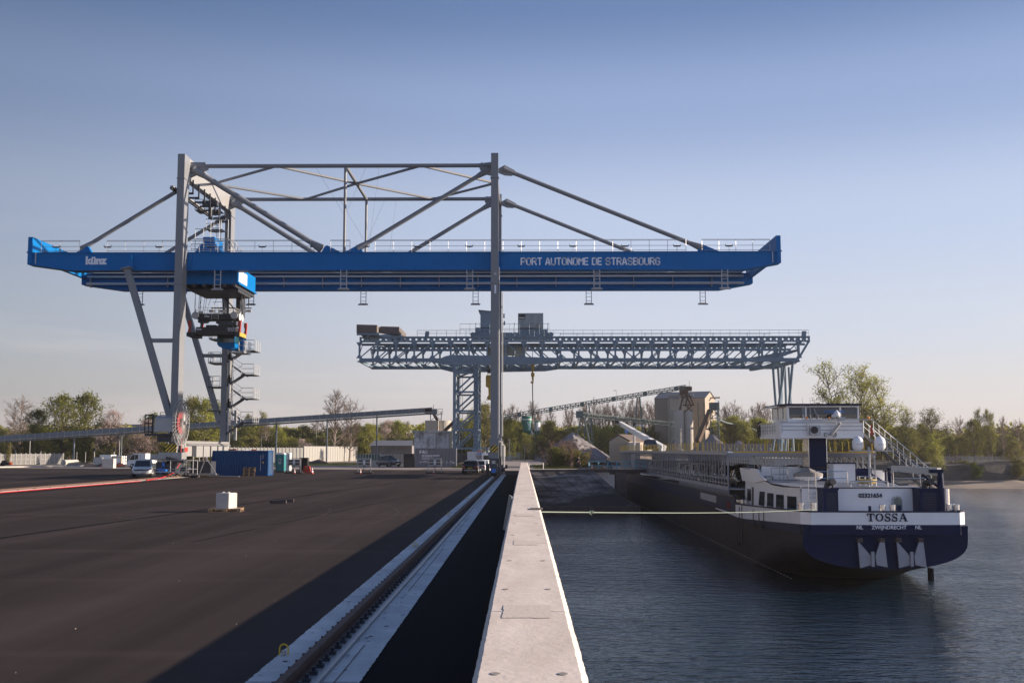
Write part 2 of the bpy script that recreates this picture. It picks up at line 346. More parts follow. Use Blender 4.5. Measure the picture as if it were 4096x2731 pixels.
m, n, l = nodes('terrain'); b = n['Principled BSDF']; b.inputs['Roughness'].default_value = .95; b.inputs['Specular IOR Level'].default_value = .1
v = mapping(n, l, (1, .5, 1))
c = mixc(n, l, rng(n, l, noise(n, l, v, .035, 5, .6), .46, .54), (.27, .22, .18), (.10, .11, .035))
c = mixc(n, l, rng(n, l, noise(n, l, v, .5, 6, .7), .45, .65, 0, .6), c, (.13, .105, .08))
l.new(c, b.inputs['Base Color'])
mat('grass', (.085, .115, .028), .95, var=.35, scale=.6); mat('road', (.27, .225, .195), .9, var=.15, scale=.3)
mat('sand', (.30, .24, .18), .95, var=.2, scale=.4, dirt=(.14, .11, .08), dscale=.2, dmin=.5, dmax=.65, stretch=(.3, 1, 1)); mat('bluff', (.085, .075, .06), .95, var=.35, scale=.4, bump=1, bscale=2)

m, n, l = nodes('water'); b = n['Principled BSDF']; b.inputs['Base Color'].default_value = (.006, .018, .03, 1)
b.inputs['Roughness'].default_value = .03; b.inputs['IOR'].default_value = 1.333
v1 = mapping(n, l, (.55, 1.3, 1), R(4)); v2 = mapping(n, l, (1.5, 3.4, 1), R(-8)); v3 = mapping(n, l, (.05, .09, 1))
h1 = noise(n, l, v1, 1.1, 3, .5); h2 = noise(n, l, v2, 1.5, 3, .5); a = N(n, 'Math', operation='MULTIPLY_ADD'); l.new(h2, a.inputs[0]); a.inputs[1].default_value = .42; l.new(h1, a.inputs[2])
g = rng(n, l, noise(n, l, v3, 1, 3), .3, .7, .55, 1.25); a2 = N(n, 'Math', operation='MULTIPLY'); l.new(a.outputs[0], a2.inputs[0]); l.new(g, a2.inputs[1])
bp = N(n, 'Bump'); bp.inputs['Strength'].default_value = 1.; bp.inputs['Distance'].default_value = .17
l.new(a2.outputs[0], bp.inputs['Height']); l.new(bp.outputs[0], b.inputs['Normal'])

WZ = -5.6
lerp_ = lambda a, b, t: a + (b - a) * t
# one land sheet with the basin cut out of it; shore on the right is beach + bluff
SH = [(15.5, 268), (30, 262), (48, 254), (66, 246), (84, 240), (104, 234), (128, 230), (170, 226), (400, 224)]
g = MB()
g.quad((-2500, -300, -.03), (.40, -300, -.03), (.40, 149.2, -.03), (-2500, 149.2, -.03))
g.quad((-2500, 149.2, -.03), (9.2, 149.2, -.03), (9.2, 268, -.03), (-2500, 268, -.03))
back = []
for i, (x, y) in enumerate(SH): back.append((x if i else 9.2, y + 24, -.03))
back[0] = (9.2, 268, -.03)
vs = [(-2500, 268, -.03)] + back + [(2500, 240, -.03), (2500, 5000, -.03), (-2500, 5000, -.03)]
g.add(vs, [tuple(range(len(vs)))])
tag(g.build('ground', 'terrain'), kind='structure')
sh = MB(); r2 = random.Random(3)
rows = []
for i in range(49):
    t = i / 48 * (len(SH) - 1); k = min(int(t), len(SH) - 2); f = t - k
    x = SH[k][0] * (1 - f) + SH[k + 1][0] * f; y = SH[k][1] * (1 - f) + SH[k + 1][1] * f
    j = r2.uniform(-.8, .8); bz = min(1, max(0, (x - 30) / 25))
    rows.append([(x, y + j, WZ - .3), (x, y + 6 + 3 * bz + j, WZ + .8), (x + r2.uniform(-1, 1), y + 10 + 5 * bz + j, WZ + 1.4 + r2.uniform(-.2, .3)), (x + r2.uniform(-1, 1), y + 12 + 5 * bz + r2.uniform(-1, 1), -2.6 + r2.uniform(-.7, .7)),
                 (x + r2.uniform(-1, 1), y + 15 + 4 * bz + r2.uniform(-1, 1), -.7 + r2.uniform(-.4, .3)), (x, y + 24, -.02)])
rows[0] = [(12.5, 262, WZ - .3), (11.5, 264, WZ + .8), (11, 265, -4.4), (10.5, 266, -2.6), (10, 267, -.8), (9.2, 268, -.03)]
for a, b2 in zip(rows, rows[1:]):
    for k in range(5):
        sh.cur = 0 if k < 2 else 1
        sh.quad(a[k], b2[k], b2[k + 1], a[k + 1])
tag(sh.build('beach', ['sand', 'bluff']), kind='structure')
w = MB(); w.quad((.3, -200, WZ), (600, -200, WZ), (600, 290, WZ), (.3, 290, WZ))
tag(w.build('water', 'water'), kind='structure')
# asphalt apron, darker fresh strip, concrete slab beams of the two crane rails
a = MB(); a.quad((-500, -60, 0), (-.36, -60, 0), (-.36, 117, 0), (-.36, 140, 0), (-30, 150, 0), (-62, 156, 0), (-95, 150, 0), (-500, 145, 0))
tag(a.build('asphalt_yard', 'asphalt'), kind='structure')
rd = MB(); rd.quad((-30, 150.1, -.015), (-.36, 140.1, -.015), (-.36, 149, -.015), (8.9, 149, -.015), (8.9, 205, -.015), (6, 330, -.015), (-4, 330, -.015), (-8, 190, -.015), (-30, 178, -.015), (-80, 180, -.015), (-62, 156.1, -.015))
tag(rd.build('road', 'road'), kind='structure')
gr = MB(); r2 = random.Random(5)
for cx, cy, ax, ay in ((5, 178, 4.5, 10), (-38, 200, 12, 8), (-10, 186, 4, 8), (-1, 300, 9, 14), (-60, 215, 20, 8), (-9.2, 166, 1.6, 5), (60, 272, 30, 6), (4.5, 157, 3.2, 2)):
    gr.quad(*[(cx + ax * math.cos(i * .35) * r2.uniform(.8, 1.1), cy + ay * math.sin(i * .35) * r2.uniform(.8, 1.1), -.008) for i in range(18)])
tag(gr.build('grass_patches', 'grass'), kind='structure')
f = MB(); f.quad((-1.86, -60, .004), (-.36, -60, .004), (-.36, 116, .004), (-1.86, 116, .004))
tag(f.build('fresh_asphalt_strip', 'asphalt_fresh'), kind='structure')
def rag(x0, x1, y0, y1, z, seed, step=.35, amp=.05):
    r = random.Random(seed); mb = MB(); y = y0; L = []
    while y <= y1:
        L.append((y, x0 + r.uniform(-amp, amp), x1 + r.uniform(-amp, amp) * .7)); y += step if y < 40 else step * 3
    for (ya, a0, a1), (yb, b0, b1) in zip(L, L[1:]):
        mb.quad((a0, ya, z), (a1, ya, z), (b1, yb, z), (b0, yb, z))
    return mb
sl = rag(-3.12, -1.84, -20, 117, .012, 4, .07, .009)
tag(sl.build('rail_slab', 'slab'), kind='structure')
jt = MB()
for y in [5.4 + 7.3 * i for i in range(15)]: jt.quad((-3.1, y, .016), (-1.86, y, .016), (-1.86, y + .02, .016), (-3.1, y + .02, .016))
for y0 in [6.1 + 14.6 * i for i in range(7)]: jt.quad((-2.13, y0, .0165), (-2.11, y0, .0165), (-2.11, y0 + 9, .0165), (-2.13, y0 + 9, .0165))
tag(jt.build('slab_joints', 'black'), kind='structure')
sl = rag(-33.0, -31.2, 20, 135, .05, 6, 1, .03)
tag(sl.build('far_rail_slab', 'concrete'), kind='structure')
def crane_rail(x, y0, y1, lab, step):
    t = thing('crane_rail', lab, 'rail', (x, y0, 0), group='crane rails in the yard')
    m = MB(); m.box(x - .045, x + .045, y0, y1, .12, .19); m.box(x - .012, x + .012, y0, y1, .045, .12); m.box(x - .09, x + .09, y0, y1, .02, .045)
    m.build('rail_head', 'rust', t)
    p = MB(); p.box(x - .22, x + .26, y0, y1, .013, .028); p.box(x + .26, x + .30, y0, y1, .013, .06); p.build('base_plate', 'galv' if step < .5 else 'slab', t)
    c = MB(); y = max(y0, 3.) if step < .5 else y0; k = 0
    while y < y1:
        for s in (1, -1):
            c.box(x + s * .10, x + s * .18, y - .05, y + .05, .028, .07); c.tube((x + s * .14, y, .07), (x + s * .14, y, .115), .025, n=6)
        y += step if y < 60 else step * 2
    ob = c.build('rail_clips', 'dark_steel', t); ob['kind'] = 'stuff'
    return t
crane_rail(-2.56, -20, 116.5, 'rusty brown crane rail running along the concrete strip beside the quay wall', .42)
crane_rail(-32.1, 20, 134, 'brown far crane rail crossing the yard from the left edge of the picture', 1.2)
d = MB(); r2 = random.Random(11)
for i in range(190):
    y = 6.5 * math.exp(r2.random() * 2.4); x = r2.choice([r2.uniform(-3.05, -2.9), r2.uniform(-2.5, -2.0), r2.uniform(-2.25, -1.9)]); s = r2.uniform(.012, .035)
    d.add([(x + s * math.cos(a) * r2.uniform(.6, 1.8), y + s * math.sin(a) * r2.uniform(.6, 1.3), .019 + .0005 * (i % 3)) for a in (0, 1.2, 2.4, 3.6, 4.8)] , [(0, 1, 2, 3, 4)])
tag(d.build('grit', 'timber_dark'), 'dark crumbs and grit scattered on the rail slab', 'grit', kind='stuff')
d = MB()
for i in range(28):
    y = 12 * math.exp(r2.random() * 2.1); x = -4.2 - r2.random() ** 1.3 * 26 * y / 60; s = r2.uniform(.006, .015)
    d.cbox((x, y, .012), s * r2.uniform(1, 2), s, .015, r2.uniform(0, 3))
tag(d.build('pebbles', 'sand'), 'pale pebbles and crumbs scattered over the dark asphalt', 'pebbles', kind='stuff')
# yard joint line (dark narrow seam crossing the asphalt)
s = MB(); pa = atz(-60, 2160); pb = atz(1650, 1921); dd = (pb - pa).normalized(); nn = V((-dd.y, dd.x, 0)) * .11
pa.z = pb.z = .005
s.quad(pa - nn, pb - nn, pb + nn, pa + nn); tag(s.build('asphalt_seam', 'asphalt_fresh'), kind='structure')
asphalt('asphalt_worn', (.056, .046, .043), .5)
s = MB()
for off in (-6.2, 5.4, 11.5):
    w_ = nn.normalized() * off; s.quad(pa + w_ - nn * .35, pb + w_ * 1.0 - nn * .35, pb + w_ + nn * .35, pa + w_ + nn * .35)
tag(s.build('asphalt_joints', 'asphalt_fresh'), kind='structure')
s = MB(); r2 = random.Random(2)
def tyre(pts, w=.16, z=.007):
    for a, b in zip(pts, pts[1:]):
        a, b = V(a), V(b); n_ = V((-(b - a).y, (b - a).x, 0)).normalized() * w / 2; s.quad(*[(q.x, q.y, z) for q in (a - n_, b - n_, b + n_, a + n_)])
for x0_, y0_, r_, a0, a1 in ((-34, 44, 26, -20, 60), (-32, 44, 26.9, -18, 58), (-22, 30, 14, 40, 120), (-60, 60, 38, -30, 20)):
    tyre([(x0_ + r_ * math.cos(R(a0 + (a1 - a0) * i / 26)), y0_ + r_ * math.sin(R(a0 + (a1 - a0) * i / 26)), 0) for i in range(27)])
tag(s.build('tyre_tracks', 'asphalt_worn'), kind='structure')
s = MB()   # quay face, basin walls
s.box(-.30, .38, -60, 149.2, WZ - 1.5, -.04)
tag(s.build('quay_face', 'concrete_dark'), kind='structure')
# ---- quay wall: cast sections with chamfer, worn edges
r2 = random.Random(21)
qw = thing('quay_wall', 'long pale concrete parapet wall running from the foreground to the basin', 'wall', (0, 0, 0))
WT = 1.05
def wsec(y, j=True):
    e = lambda a: r2.uniform(-a, a) if j else 0
    k = min(1, max(0, (y - 8) / 40)); xl = -.325 - .02 * k; xr = .405 + .01 * k
    l2 = e(.004); rr = e(.0035)
    return [(xl - .035, y, 0), (xl - .035, y, WT - .09 + e(.003)), (xl - .03 + l2, y, WT - .035 + e(.004)), (xl + .012 + l2, y, WT + e(.002)), (xr - .012 + rr, y, WT + e(.002)), (xr + .038 + rr, y, WT - .035 + e(.004)), (xr + .04, y, WT - .12), (xr + .04, y, 0)]
jy = [-4, 3.0, 10.9, 18.8, 26.7, 34.6, 42.5, 50.4, 58.3, 66.2, 74, 82, 90, 98, 106, 114, 122, 130, 135.5]
for a0, a1 in zip(jy, jy[1:]):
    m = MB(); ys = []; y = a0 + .012
    while y < a1 - .012: ys.append(y); y += .10 if y < 20 else .25 if y < 30 else (.6 if y < 60 else 1.5)
    ys.append(a1 - .012); S = [wsec(y) for y in ys]; nn = len(S[0])
    for q in S: m.v += q
    for i in range(len(S) - 1):
        for k in range(nn - 1): m.f.append((i * nn + k, (i + 1) * nn + k, (i + 1) * nn + k + 1, i * nn + k + 1)); m.m.append(0)
    m.f += [tuple(range(nn)), tuple(range(len(m.v) - 1, len(m.v) - 1 - nn, -1))]; m.m += [0, 0]
    m.build('wall_section', 'wall_conc', qw)
mat('patch', (.64, .55, .465), .95, var=.14, scale=18, bump=.15, bscale=60)
mat('plug', (.28, .26, .24), .9, var=.3, scale=30)
for y, wd2 in ((10.9, .46), (26.7, .46), (18.8, .40), (42.5, .4)):
    p = MB(); pts = []
    for i in range(28):
        t = i / 28 * 4; sgn = int(t); f = t - sgn
        q = [(-1 + 2 * f, -1), (1, -1 + 2 * f), (1 - 2 * f, 1), (-1, 1 - 2 * f)][sgn]
        pts.append((.03 + q[0] * wd2 / 2 + r2.uniform(-.008, .008), y + q[1] * .42 + r2.uniform(-.02, .02), WT + .004))
    p.quad(*pts); p.build('repair_patch', 'patch', qw)
pl = MB()
for y0 in jy[1:9]:
    for dy in (1.7, 4.9):
        for x in (-.20, .27):
            pl.quad(*[(x + .035 * math.cos(i * .524), y0 + dy + .05 * math.sin(i * .524), WT + .005) for i in range(12)])
pl.build('grout_plugs', 'plug', qw)
p = MB(); py = atz(2200, 2036, WT).y; p.box(.17, .50, py - .3, py + .45, WT + .003, WT + .02); p.build('edge_plate', 'concrete_dark', qw)
# lifting loops set in the slab
def loop(x, y, lab):
    t = thing('lifting_loop', lab, 'loop', (x, y, 0), group='yellow lifting loops along the rail slab')
    m = MB(); r = .055; pts = [V((x - r, y, .02)), V((x - r, y, .10))] + [V((x - r * math.cos(k * .52), y, .10 + r * math.sin(k * .52))) for k in range(1, 6)] + [V((x + r, y, .10)), V((x + r, y, .02))]
    m.path(pts, .011, 5); m.build('loop_bar', 'yellow', t); m = MB(); m.cbox((x, y, .05), .05, .05, .06); m.build('anchor', 'galv', t)
for (a, b2), lab in (((1135, 2618), 'yellow lifting loop nearest the camera on the edge of the rail slab'), ((1660, 2188), 'second yellow lifting loop from the camera on the rail slab'), ((1795, 2062), 'third lifting loop from the camera on the rail slab'), ((1868, 1996), 'farthest small lifting loop on the rail slab')):
    q = atz(a, b2, .02); loop(q.x, q.y, lab)
# barrier plank leaning on the wall left side
q = V((-.62, 38, 0)); m = MB(); m.beam((-.62, 36.5, .0), (-.42, 36.2, 1.12), .05, .16); m.beam((-.62, 39.0, 0), (-.42, 38.7, .95), .05, .14)
tag(m.build('steel_plate', 'galv'), 'narrow pale plates leaning against the left side of the quay wall', 'plate')
# ---- concrete slope, far lit slope
s = MB()
a0 = (.45, 149.2, -.04); a1 = (9.2, 149.2, -.04); f0 = (.45, 143, -4.9); f1 = (14.4, 143, -4.9)
for i in range(6):
    k0, k1 = i / 6, (i + 1) / 6
    A = V(a0).lerp(V(a1), k0); B = V(a0).lerp(V(a1), k1); C = V(f0).lerp(V(f1), k1); D = V(f0).lerp(V(f1), k0)
    s.quad(A, D, C, B)
s.quad(a1, f1, (14.6, 268, -4.9), (9.2, 268, -.04))
s.quad(f0, (.45, 143, WZ - 1), (14.4, 143, WZ - 1), f1); s.quad(f1, (14.4, 143, WZ - 1), (14.6, 268, WZ - 1), (14.6, 268, -4.9))
tag(s.build('concrete_slope', 'slope_conc'), kind='structure')
s = MB()
for i in range(-2, 5):
    xt = .45 + 1.9 * i; t0 = max(0, (.45 - xt) / 5.2); A = V((xt, 149.2, .0)).lerp(V((xt + 5.2, 143, -4.86)), t0); B = V((xt + 5.2, 143, -4.86)); s.beam(A, B, .07, .02)
for f in (.35, .7): s.beam((.5, lerp_(149.2, 143, f), lerp_(-.02, -4.87, f)), (9.2 + 5.2 * f, lerp_(149.2, 143, f), lerp_(-.02, -4.87, f)), .05, .02)
tag(s.build('slope_joints', 'black'), kind='structure')
s = MB(); s.box(.45, 14.6, 142.55, 142.9, WZ - 1, -4.55); s.box(14.5, 14.8, 142.6, 200, WZ - 1, -4.6)
for i in range(28): s.box(.6 + i * .5, .85 + i * .5, 142.4, 142.6, WZ - 1, -4.6)
tag(s.build('sheet_pile_edge', 'concrete_dark'), kind='structure')
s = MB(); s.quad((15, 256, WZ - .2), (34, 250, WZ - .2), (38, 256, -1.1), (12, 262, -1.1)); tag(s.build('lit_bank', 'concrete'), kind='structure')
# ================================================================ the big blue and grey container crane
CY = 101.5; GY = 103.2; GYR = 116.1; LYR = 118.3     # front leg face, front girder face, rear girder face, rear leg face
cr = thing('container_crane', 'huge blue and grey gantry crane with tubular tie rods spanning the yard and the quay', 'crane', (X(1977, CY), CY, 0))
XL = X(691, CY); XR = X(1977, CY)                      # leg lines
zt = at(1977, 612, CY).z; z_gt = at(1500, 1010, GY).z; z_gb = at(1500, 1078, GY).z
GH = 1.15
# legs
def leg(x, y, z0, z1, w, d, rib=True):
    m = MB(); m.box(x - w / 2, x + w / 2, y, y + d, z0, z1)
    if rib: m.box(x - w / 2 - .06, x + w / 2 + .06, y - .06, y + d + .06, zt - 2.35, zt - 2.28)
    m.box(x - w / 2 - .05, x + w / 2 + .05, y - .05, y + d + .05, z_gb - 1.6, z_gb - 1.55)
    o = m.build('leg', 'steel_grey', cr); return o
for y in (CY, LYR):
    top = zt
    leg(XL, y, 2.0, top, .66, 1.55); leg(XR, y, 3.2, top, .68 if y == CY else .62, .7 if y == CY else .9)
# right leg: lower wide box, ladder strips
for y in (CY, LYR):
    m = MB(); zl = Z(1757, CY); m.box(XR - .40, XR + .40, y - .05, y + .8, 1.82, zl - .05); m.box(XR - .52, XR + .52, y - .1, y + .85, zl - .05, zl + .08)
    m.prism([(XR - .40, y - .04, 2.5), (XR - .56, y - .04, 2.3), (XR - .56, y - .04, 1.9), (XR - .40, y - .04, 1.84)], (0, .8, 0)); m.build('leg_foot', 'steel_grey', cr)
    m = MB(); m.tube((XR + .42, y + .2, 4), (XR + .42, y + .2, z_gb), .045); m.tube((XR + .42, y + .5, 4), (XR + .42, y + .5, z_gb), .045)
    m.build('cable_pipe', 'rail_metal', cr)
# sill beams joining front and rear feet, with cabinets
for x, s in ((XL, 1), (XR, .8)):
    m = MB(); m.box(x - .55 * s, x + .55 * s, CY + .9, LYR + .6, 2.05, 3.35); m.box(x - .62 * s, x + .62 * s, CY + .9, LYR + .6, 3.35, 3.42)
    m.build('sill_beam', 'steel_light', cr)
    m = MB()
    for y in (CY + 4, CY + 6.4, CY + 9, CY + 11.6): m.box(x + .56 * s, x + 1.0 * s, y, y + 2.1, 1.9, 2.95)
    m.box(x + .5, x + .62, CY + .6, CY + 3.8, 2.0, 3.3)
    m.build('switch_cabinets', 'steel_light', cr)
    m = MB()
    for k in range(3): m.tube((x + (.66 + .1 * k) * s, CY + 2, 3.2 - .08 * k), (x + (.66 + .1 * k) * s, LYR, 3.2 - .08 * k), .035)
    m.tube((x + .8 * s, CY + 1, 3.65), (x + .8 * s, CY + 1.02, 1.2), .05)
    for y in (CY + 3, CY + 5, CY + 7.5): m.tube((x + 1.0 * s, y, .3), (x + 1.0 * s, y, 2), .05)
    m.build('sill_pipes', 'galv', cr)
# bogies
def bogie(x, y):
    m = MB()
    for k in (-1, 1):
        cy = y + k * 1.35; m.prism([(x - .28, cy - 1.05, .55), (x - .28, cy - .9, .95), (x - .28, cy + .9, .95), (x - .28, cy + 1.05, .55), (x - .28, cy + .85, .32), (x - .28, cy - .85, .32)], (.56, 0, 0))
    m.box(x - .32, x + .32, y - 2.2, y + 2.2, .96, 1.35); m.box(x - .38, x + .38, y - .9, y + .9, 1.35, 1.75); m.box(x - .3, x + .3, y - .5, y + .5, 1.75, 2.06)
    m.box(x + .30, x + .62, y - 1.9, y - 1.1, .5, 1.1); m.tube((x + .35, y + 1.2, .8), (x + .95, y + 1.2, .8), .2)
    b = m.build('bogie', 'dark_steel', cr)
    for k in (-1.9, -.8, .8, 1.9):
        m = MB(); m.lathe((x, y + k, .51), [(.30, -.10), (.34, -.09), (.34, -.06), (.30, -.05), (.30, .05), (.34, .06), (.34, .09), (.30, .10)], 16, 'x'); m.build('wheel', 'rust', b)
    m = MB(); m.tube((x, y - 2.9, .75), (x, y - 2.3, .75), .16); m.cbox((x, y - 2.95, .75), .36, .08, .36); m.build('buffer', 'blue_small', b)
for x in (XL, XR):
    for y in (CY + .5, LYR + .3): bogie(x, y)
m = MB(); m.box(XR - .40, XR + .40, CY - .3, CY + .7, .9, 1.8); m.box(XR - .75, XR - .42, CY - .9, CY + .2, .35, 1.35); m.box(XR + .42, XR + .5, CY - .3, CY + .6, .3, 1.8)
m.build('drive_housing', 'dark_steel', cr)
m = MB(); m.cbox((XR - .05, CY - .45, 1.45), .32, .1, .36); m.tube((XR + .08, CY - .6, 1.35), (XR + .08, CY - .62, 1.2), .08); m.build('drive_panel', 'galv', cr)
m = MB(); m.tube((XR + .05, CY - .62, .75), (XR + .05, CY - .5, .75), .24, n=14); m.build('buffer_disc', 'blue_small', cr)
m = MB(); m.tube((XR + .02, CY - .6, 1.25), (XR + .02, CY - .55, 1.25), .09); m.build('warning_lamp', 'amber', cr)
# hazard disc on right leg and plate on left
mh, n, l = nodes('hazard'); b = n['Principled BSDF']; v = mapping(n, l, (1, 1, 1)); sx = N(n, 'SeparateXYZ'); l.new(v, sx.inputs[0])
ad = N(n, 'Math', operation='SUBTRACT'); l.new(sx.outputs[2], ad.inputs[0]); l.new(sx.outputs[0], ad.inputs[1])
md = N(n, 'Math', operation='PINGPONG'); l.new(ad.outputs[0], md.inputs[0]); md.inputs[1].default_value = .17
gt = N(n, 'Math', operation='GREATER_THAN'); l.new(md.outputs[0], gt.inputs[0]); gt.inputs[1].default_value = .085
l.new(mixc(n, l, gt.outputs[0], (.015, .015, .015), (.65, .45, .02)), b.inputs['Base Color'])
q = at(1977, 1795, CY); m = MB(); m.lathe((q.x, CY - .075, q.z), [(.36, -.01), (.36, .01)], 28, 'y'); m.build('hazard_disc', 'hazard', cr)
m = MB(); q = at(686, 1791, CY); m.cbox((q.x, CY - .12, q.z), 1.0, .04, .75); m.build('hazard_board', 'hazard', cr)
# V struts and ties on the left side
for yf in (CY + .45, LYR + .3):
    zs = at(499, 1082, CY).z; xs = at(499, 1082, CY).x; zb = at(668, 1668, CY).z
    m = MB(); m.beam((xs, yf, z_gb + .05), (XL - .45, yf, zb), .55, .5, up=(0, 1, 0), w2=.55, h2=.6); m.beam((xs, yf, z_gb - .02), (xs + .02, yf, z_gb - .12), .9, .9, up=(0, 1, 0))
    m.build('strut', 'steel_grey', cr)
    zt2 = at(600, 1360, CY).z; t = (z_gb - zt2) / (z_gb - zb); xm = xs + (XL - .45 - xs) * t
    m = MB(); m.beam((xm + .1, yf, zt2), (XL - .2, yf, zt2), .34, .36); m.beam((xm + .25, yf, zt2), (xm + .3, yf, zt2), .5, .5); m.build('tie_beam', 'steel_grey', cr)
    m = MB(); m.prism([(xs - .45, yf + .35, z_gb), (xs + .45, yf + .35, z_gb), (xs + .22, yf + .35, z_gt - .3), (xs - .05, yf + .35, z_gt - .3)], (0, .25, 0)); m.build('girder_bracket', 'crane_blue', cr)
# girders
xgl = at(114, 1000, GY).x; xgr = at(3122, 1000, GY).x; xtl = at(284, 1078, GY).x; xtr = at(2978, 1078, GY).x; ztip = at(118, 1056, GY).z
for gy, nm in ((GY, 'girder'), (GYR, 'girder')):
    m = MB(); H = z_gt - z_gb
    P = [(xgl, gy, ztip), (xtl, gy, z_gb), (xtr, gy, z_gb), (xgr, gy, ztip + .05), (xgr, gy, z_gt), (xgl, gy, z_gt)]
    m.prism(P, (0, GH, 0))
    m.prism([(p[0], gy - .13, p[2] - (.0 if i > 3 else .0)) for i, p in enumerate(P[:4])] + [(P[3][0], gy - .13, P[3][2] - .06), (P[2][0], gy - .13, z_gb - .06), (P[1][0], gy - .13, z_gb - .06), (P[0][0], gy - .13, ztip - .06)], (0, GH + .26, 0))
    m.box(xgl, xgr, gy - .1, gy + GH + .1, z_gt + .002, z_gt + .05)
    m.box(xgl, xgr, gy - .02, gy, z_gt - .22, z_gt - .18)
    for xx in (XL + .75, XR - .45, XR + .55): m.box(xx, xx + .06, gy - .06, gy + .02, z_gb + .03, z_gt - .02)
    g_ = m.build(nm, 'crane_blue', cr)
    if gy == GYR:
        m = MB()
        m.box(xgl + .7, xgr - 1.0, gy - .55, gy - .42, z_gt - .42, z_gt - .22); m.box(xgl + .7, xgr - 1.0, gy - .62, gy - .45, z_gb + .42, z_gb + .66)
        x = xgl + 1
        while x < xgr - 1: m.box(x, x + .06, gy - .42, gy - .03, z_gb + .2, z_gt - .2); x += 4.1
        m.build('cable_track', 'galv', cr)
    # walkway + handrail
    m = MB(); m.box(xgl + 1, xgr - 1.2, gy - .7 if gy == GYR else gy + GH, gy if gy == GYR else gy + GH + .7, z_gt + .0, z_gt + .06); m.build('walkway', 'galv', cr)
    yy = gy + .02
    for a_, b_ in ((xgl + 1.2, at(335, 984, gy).x - .4), (at(335, 984, GY).x + 2.2, at(1267, 984, GY).x - .6), (at(1280, 984, GY).x + 1.0, at(1400, 984, GY).x), (at(1433, 990, GY).x + 1.6, at(2795, 989, GY).x - 1.2), (at(2795, 989, GY).x + .3, xgr - 1.0)):
        m = MB(); m.rail([(a_, yy, z_gt + .05), (b_, yy, z_gt + .05)], h=1.15, step=1.75, r=.022, levels=(1., .93, .5, .12)); m.build('handrail', 'rail_metal', cr)
    m = MB(); x = xgl + 2.2
    while x < xgr - 2:
        m.box(x, x + .62, yy + .2, yy + .3, z_gt + .55, z_gt + .66); m.box(x - .05, x, yy + .2, yy + .3, z_gt + .62, z_gt + .78); m.box(x + .62, x + .67, yy + .2, yy + .3, z_gt + .62, z_gt + .78); m.tube((x + .3, yy + .25, z_gt), (x + .3, yy + .25, z_gt + .56), .02, n=4); x += 4.9
    m.build('luminaires', 'dark_steel', cr)['kind'] = 'stuff'
# end cross beams
ze = at(118, 949, GY).z
for x, s in ((xgl, 1), (xgr, -1)):
    m = MB(); m.box(x, x + s * .42, GY + .1, GYR + GH + .15, z_gt - .45, ze); m.box(x, x + s * .42, GY - .15, GY + .1, ztip - .02, ze); m.box(x, x + s * .42, GYR - .15, GYR + GH, ztip - .02, z_gt); m.box(x - s * .08, x + s * .5, GY - .22, GYR + GH + .2, z_gt + .0, z_gt + .12)
    m.build('end_beam', 'crane_blue', cr)
    m = MB(); m.tube((x + s * .8, GY - .2, ztip), (x + s * .8, GY - .2, z_gt), .05); m.build('end_strip', 'rail_metal', cr)
# tubular truss
zc = at(1400, 660, GY).z; zc2 = zc
XM = X(1363, GY)
def pipe(p, q, r, flare=0, name='pipe', mt='steel_grey', nn=12):
    m = MB(); p, q = V(p), V(q); m.tube(p, q, r, n=nn)
    d = (q - p).normalized()
    if flare & 1: m.tube(p, p + d * 1.3, r * 1.75, r * 1.0, n=8)
    if flare & 2: m.tube(q - d * 1.3, q, r * 1.0, r * 1.75, n=8)
    return m.build(name, mt, cr)
for k, (gy, dy) in enumerate(((GY + .35, 0), (LYR - .6, 0))):
    pipe((XL + .3, gy, zc), (XR - .3, gy, zc), .20, 3, 'top_chord')
    xb = X(335, GY); pipe((XL - .2, gy, zt - 2.6), (at(320, 984, GY).x, gy, z_gt + .42), .19, 3, 'tie_rod')
    pipe((XL + .6, gy, zc - .3), (at(1284, 984, GY).x, gy, z_gt + .42), .26, 3, 'tie_rod')
    pipe((XR - .7, gy, zc - .45), (at(1428, 990, GY).x, gy, z_gt + .42), .21, 3, 'tie_rod')
    pipe((XR + .8, gy, zc - .35), (at(2812, 989, GY).x, gy, z_gt + .42), .21, 3, 'tie_rod')
    pipe((XM, gy, zc - .15), (XM, gy, z_gt), .14, 0, 'hanger')
    # gussets
    for a0, a1, s in ((X(316, GY), X(270, GY), -1), (X(1290, GY), X(1352, GY), 1), (X(1422, GY), X(1364, GY), -1), (X(2822, GY), X(2896, GY), 1)):
        m = MB(); m.prism([(a0 - s * .45, gy - .24, z_gt + .04), (a0 - s * .1, gy - .24, z_gt + .66), (a0 + s * .12, gy - .24, z_gt + .72), (a1, gy - .24, z_gt + .04)], (0, .48, 0)); m.build('girder_gusset', 'crane_blue', cr)
    m = MB()
    m.prism([(XL + .3, gy - .15, zt - .3), (XL + 1.7, gy - .15, zc + .35), (XL + 2.0, gy - .15, zc - .3), (XL + 1.2, gy - .15, zc - .7), (XL + .3, gy - .15, zc - 1.1)], (0, .3, 0)); m.build('node_plate', 'steel_grey', cr)
    m = MB()
    m.prism([(XR - .3, gy - .15, zt - 1.1), (XR - 1.3, gy - .15, zc + .3), (XR - 1.5, gy - .15, zc - .3), (XR - 1.2, gy - .15, zc - .8), (XR - .3, gy - .15, zc - 1.0)], (0, .3, 0))
    m.prism([(XR + .3, gy - .15, zt - 1.0), (XR + .9, gy - .15, zc - .0), (XR + 1.9, gy - .15, zc - .55), (XR + 1.6, gy - .15, zc - 1.0), (XR + .9, gy - .15, zc - .95), (XR + .3, gy - .15, zc - .7)], (0, .3, 0)); m.build('node_plate', 'steel_grey', cr)
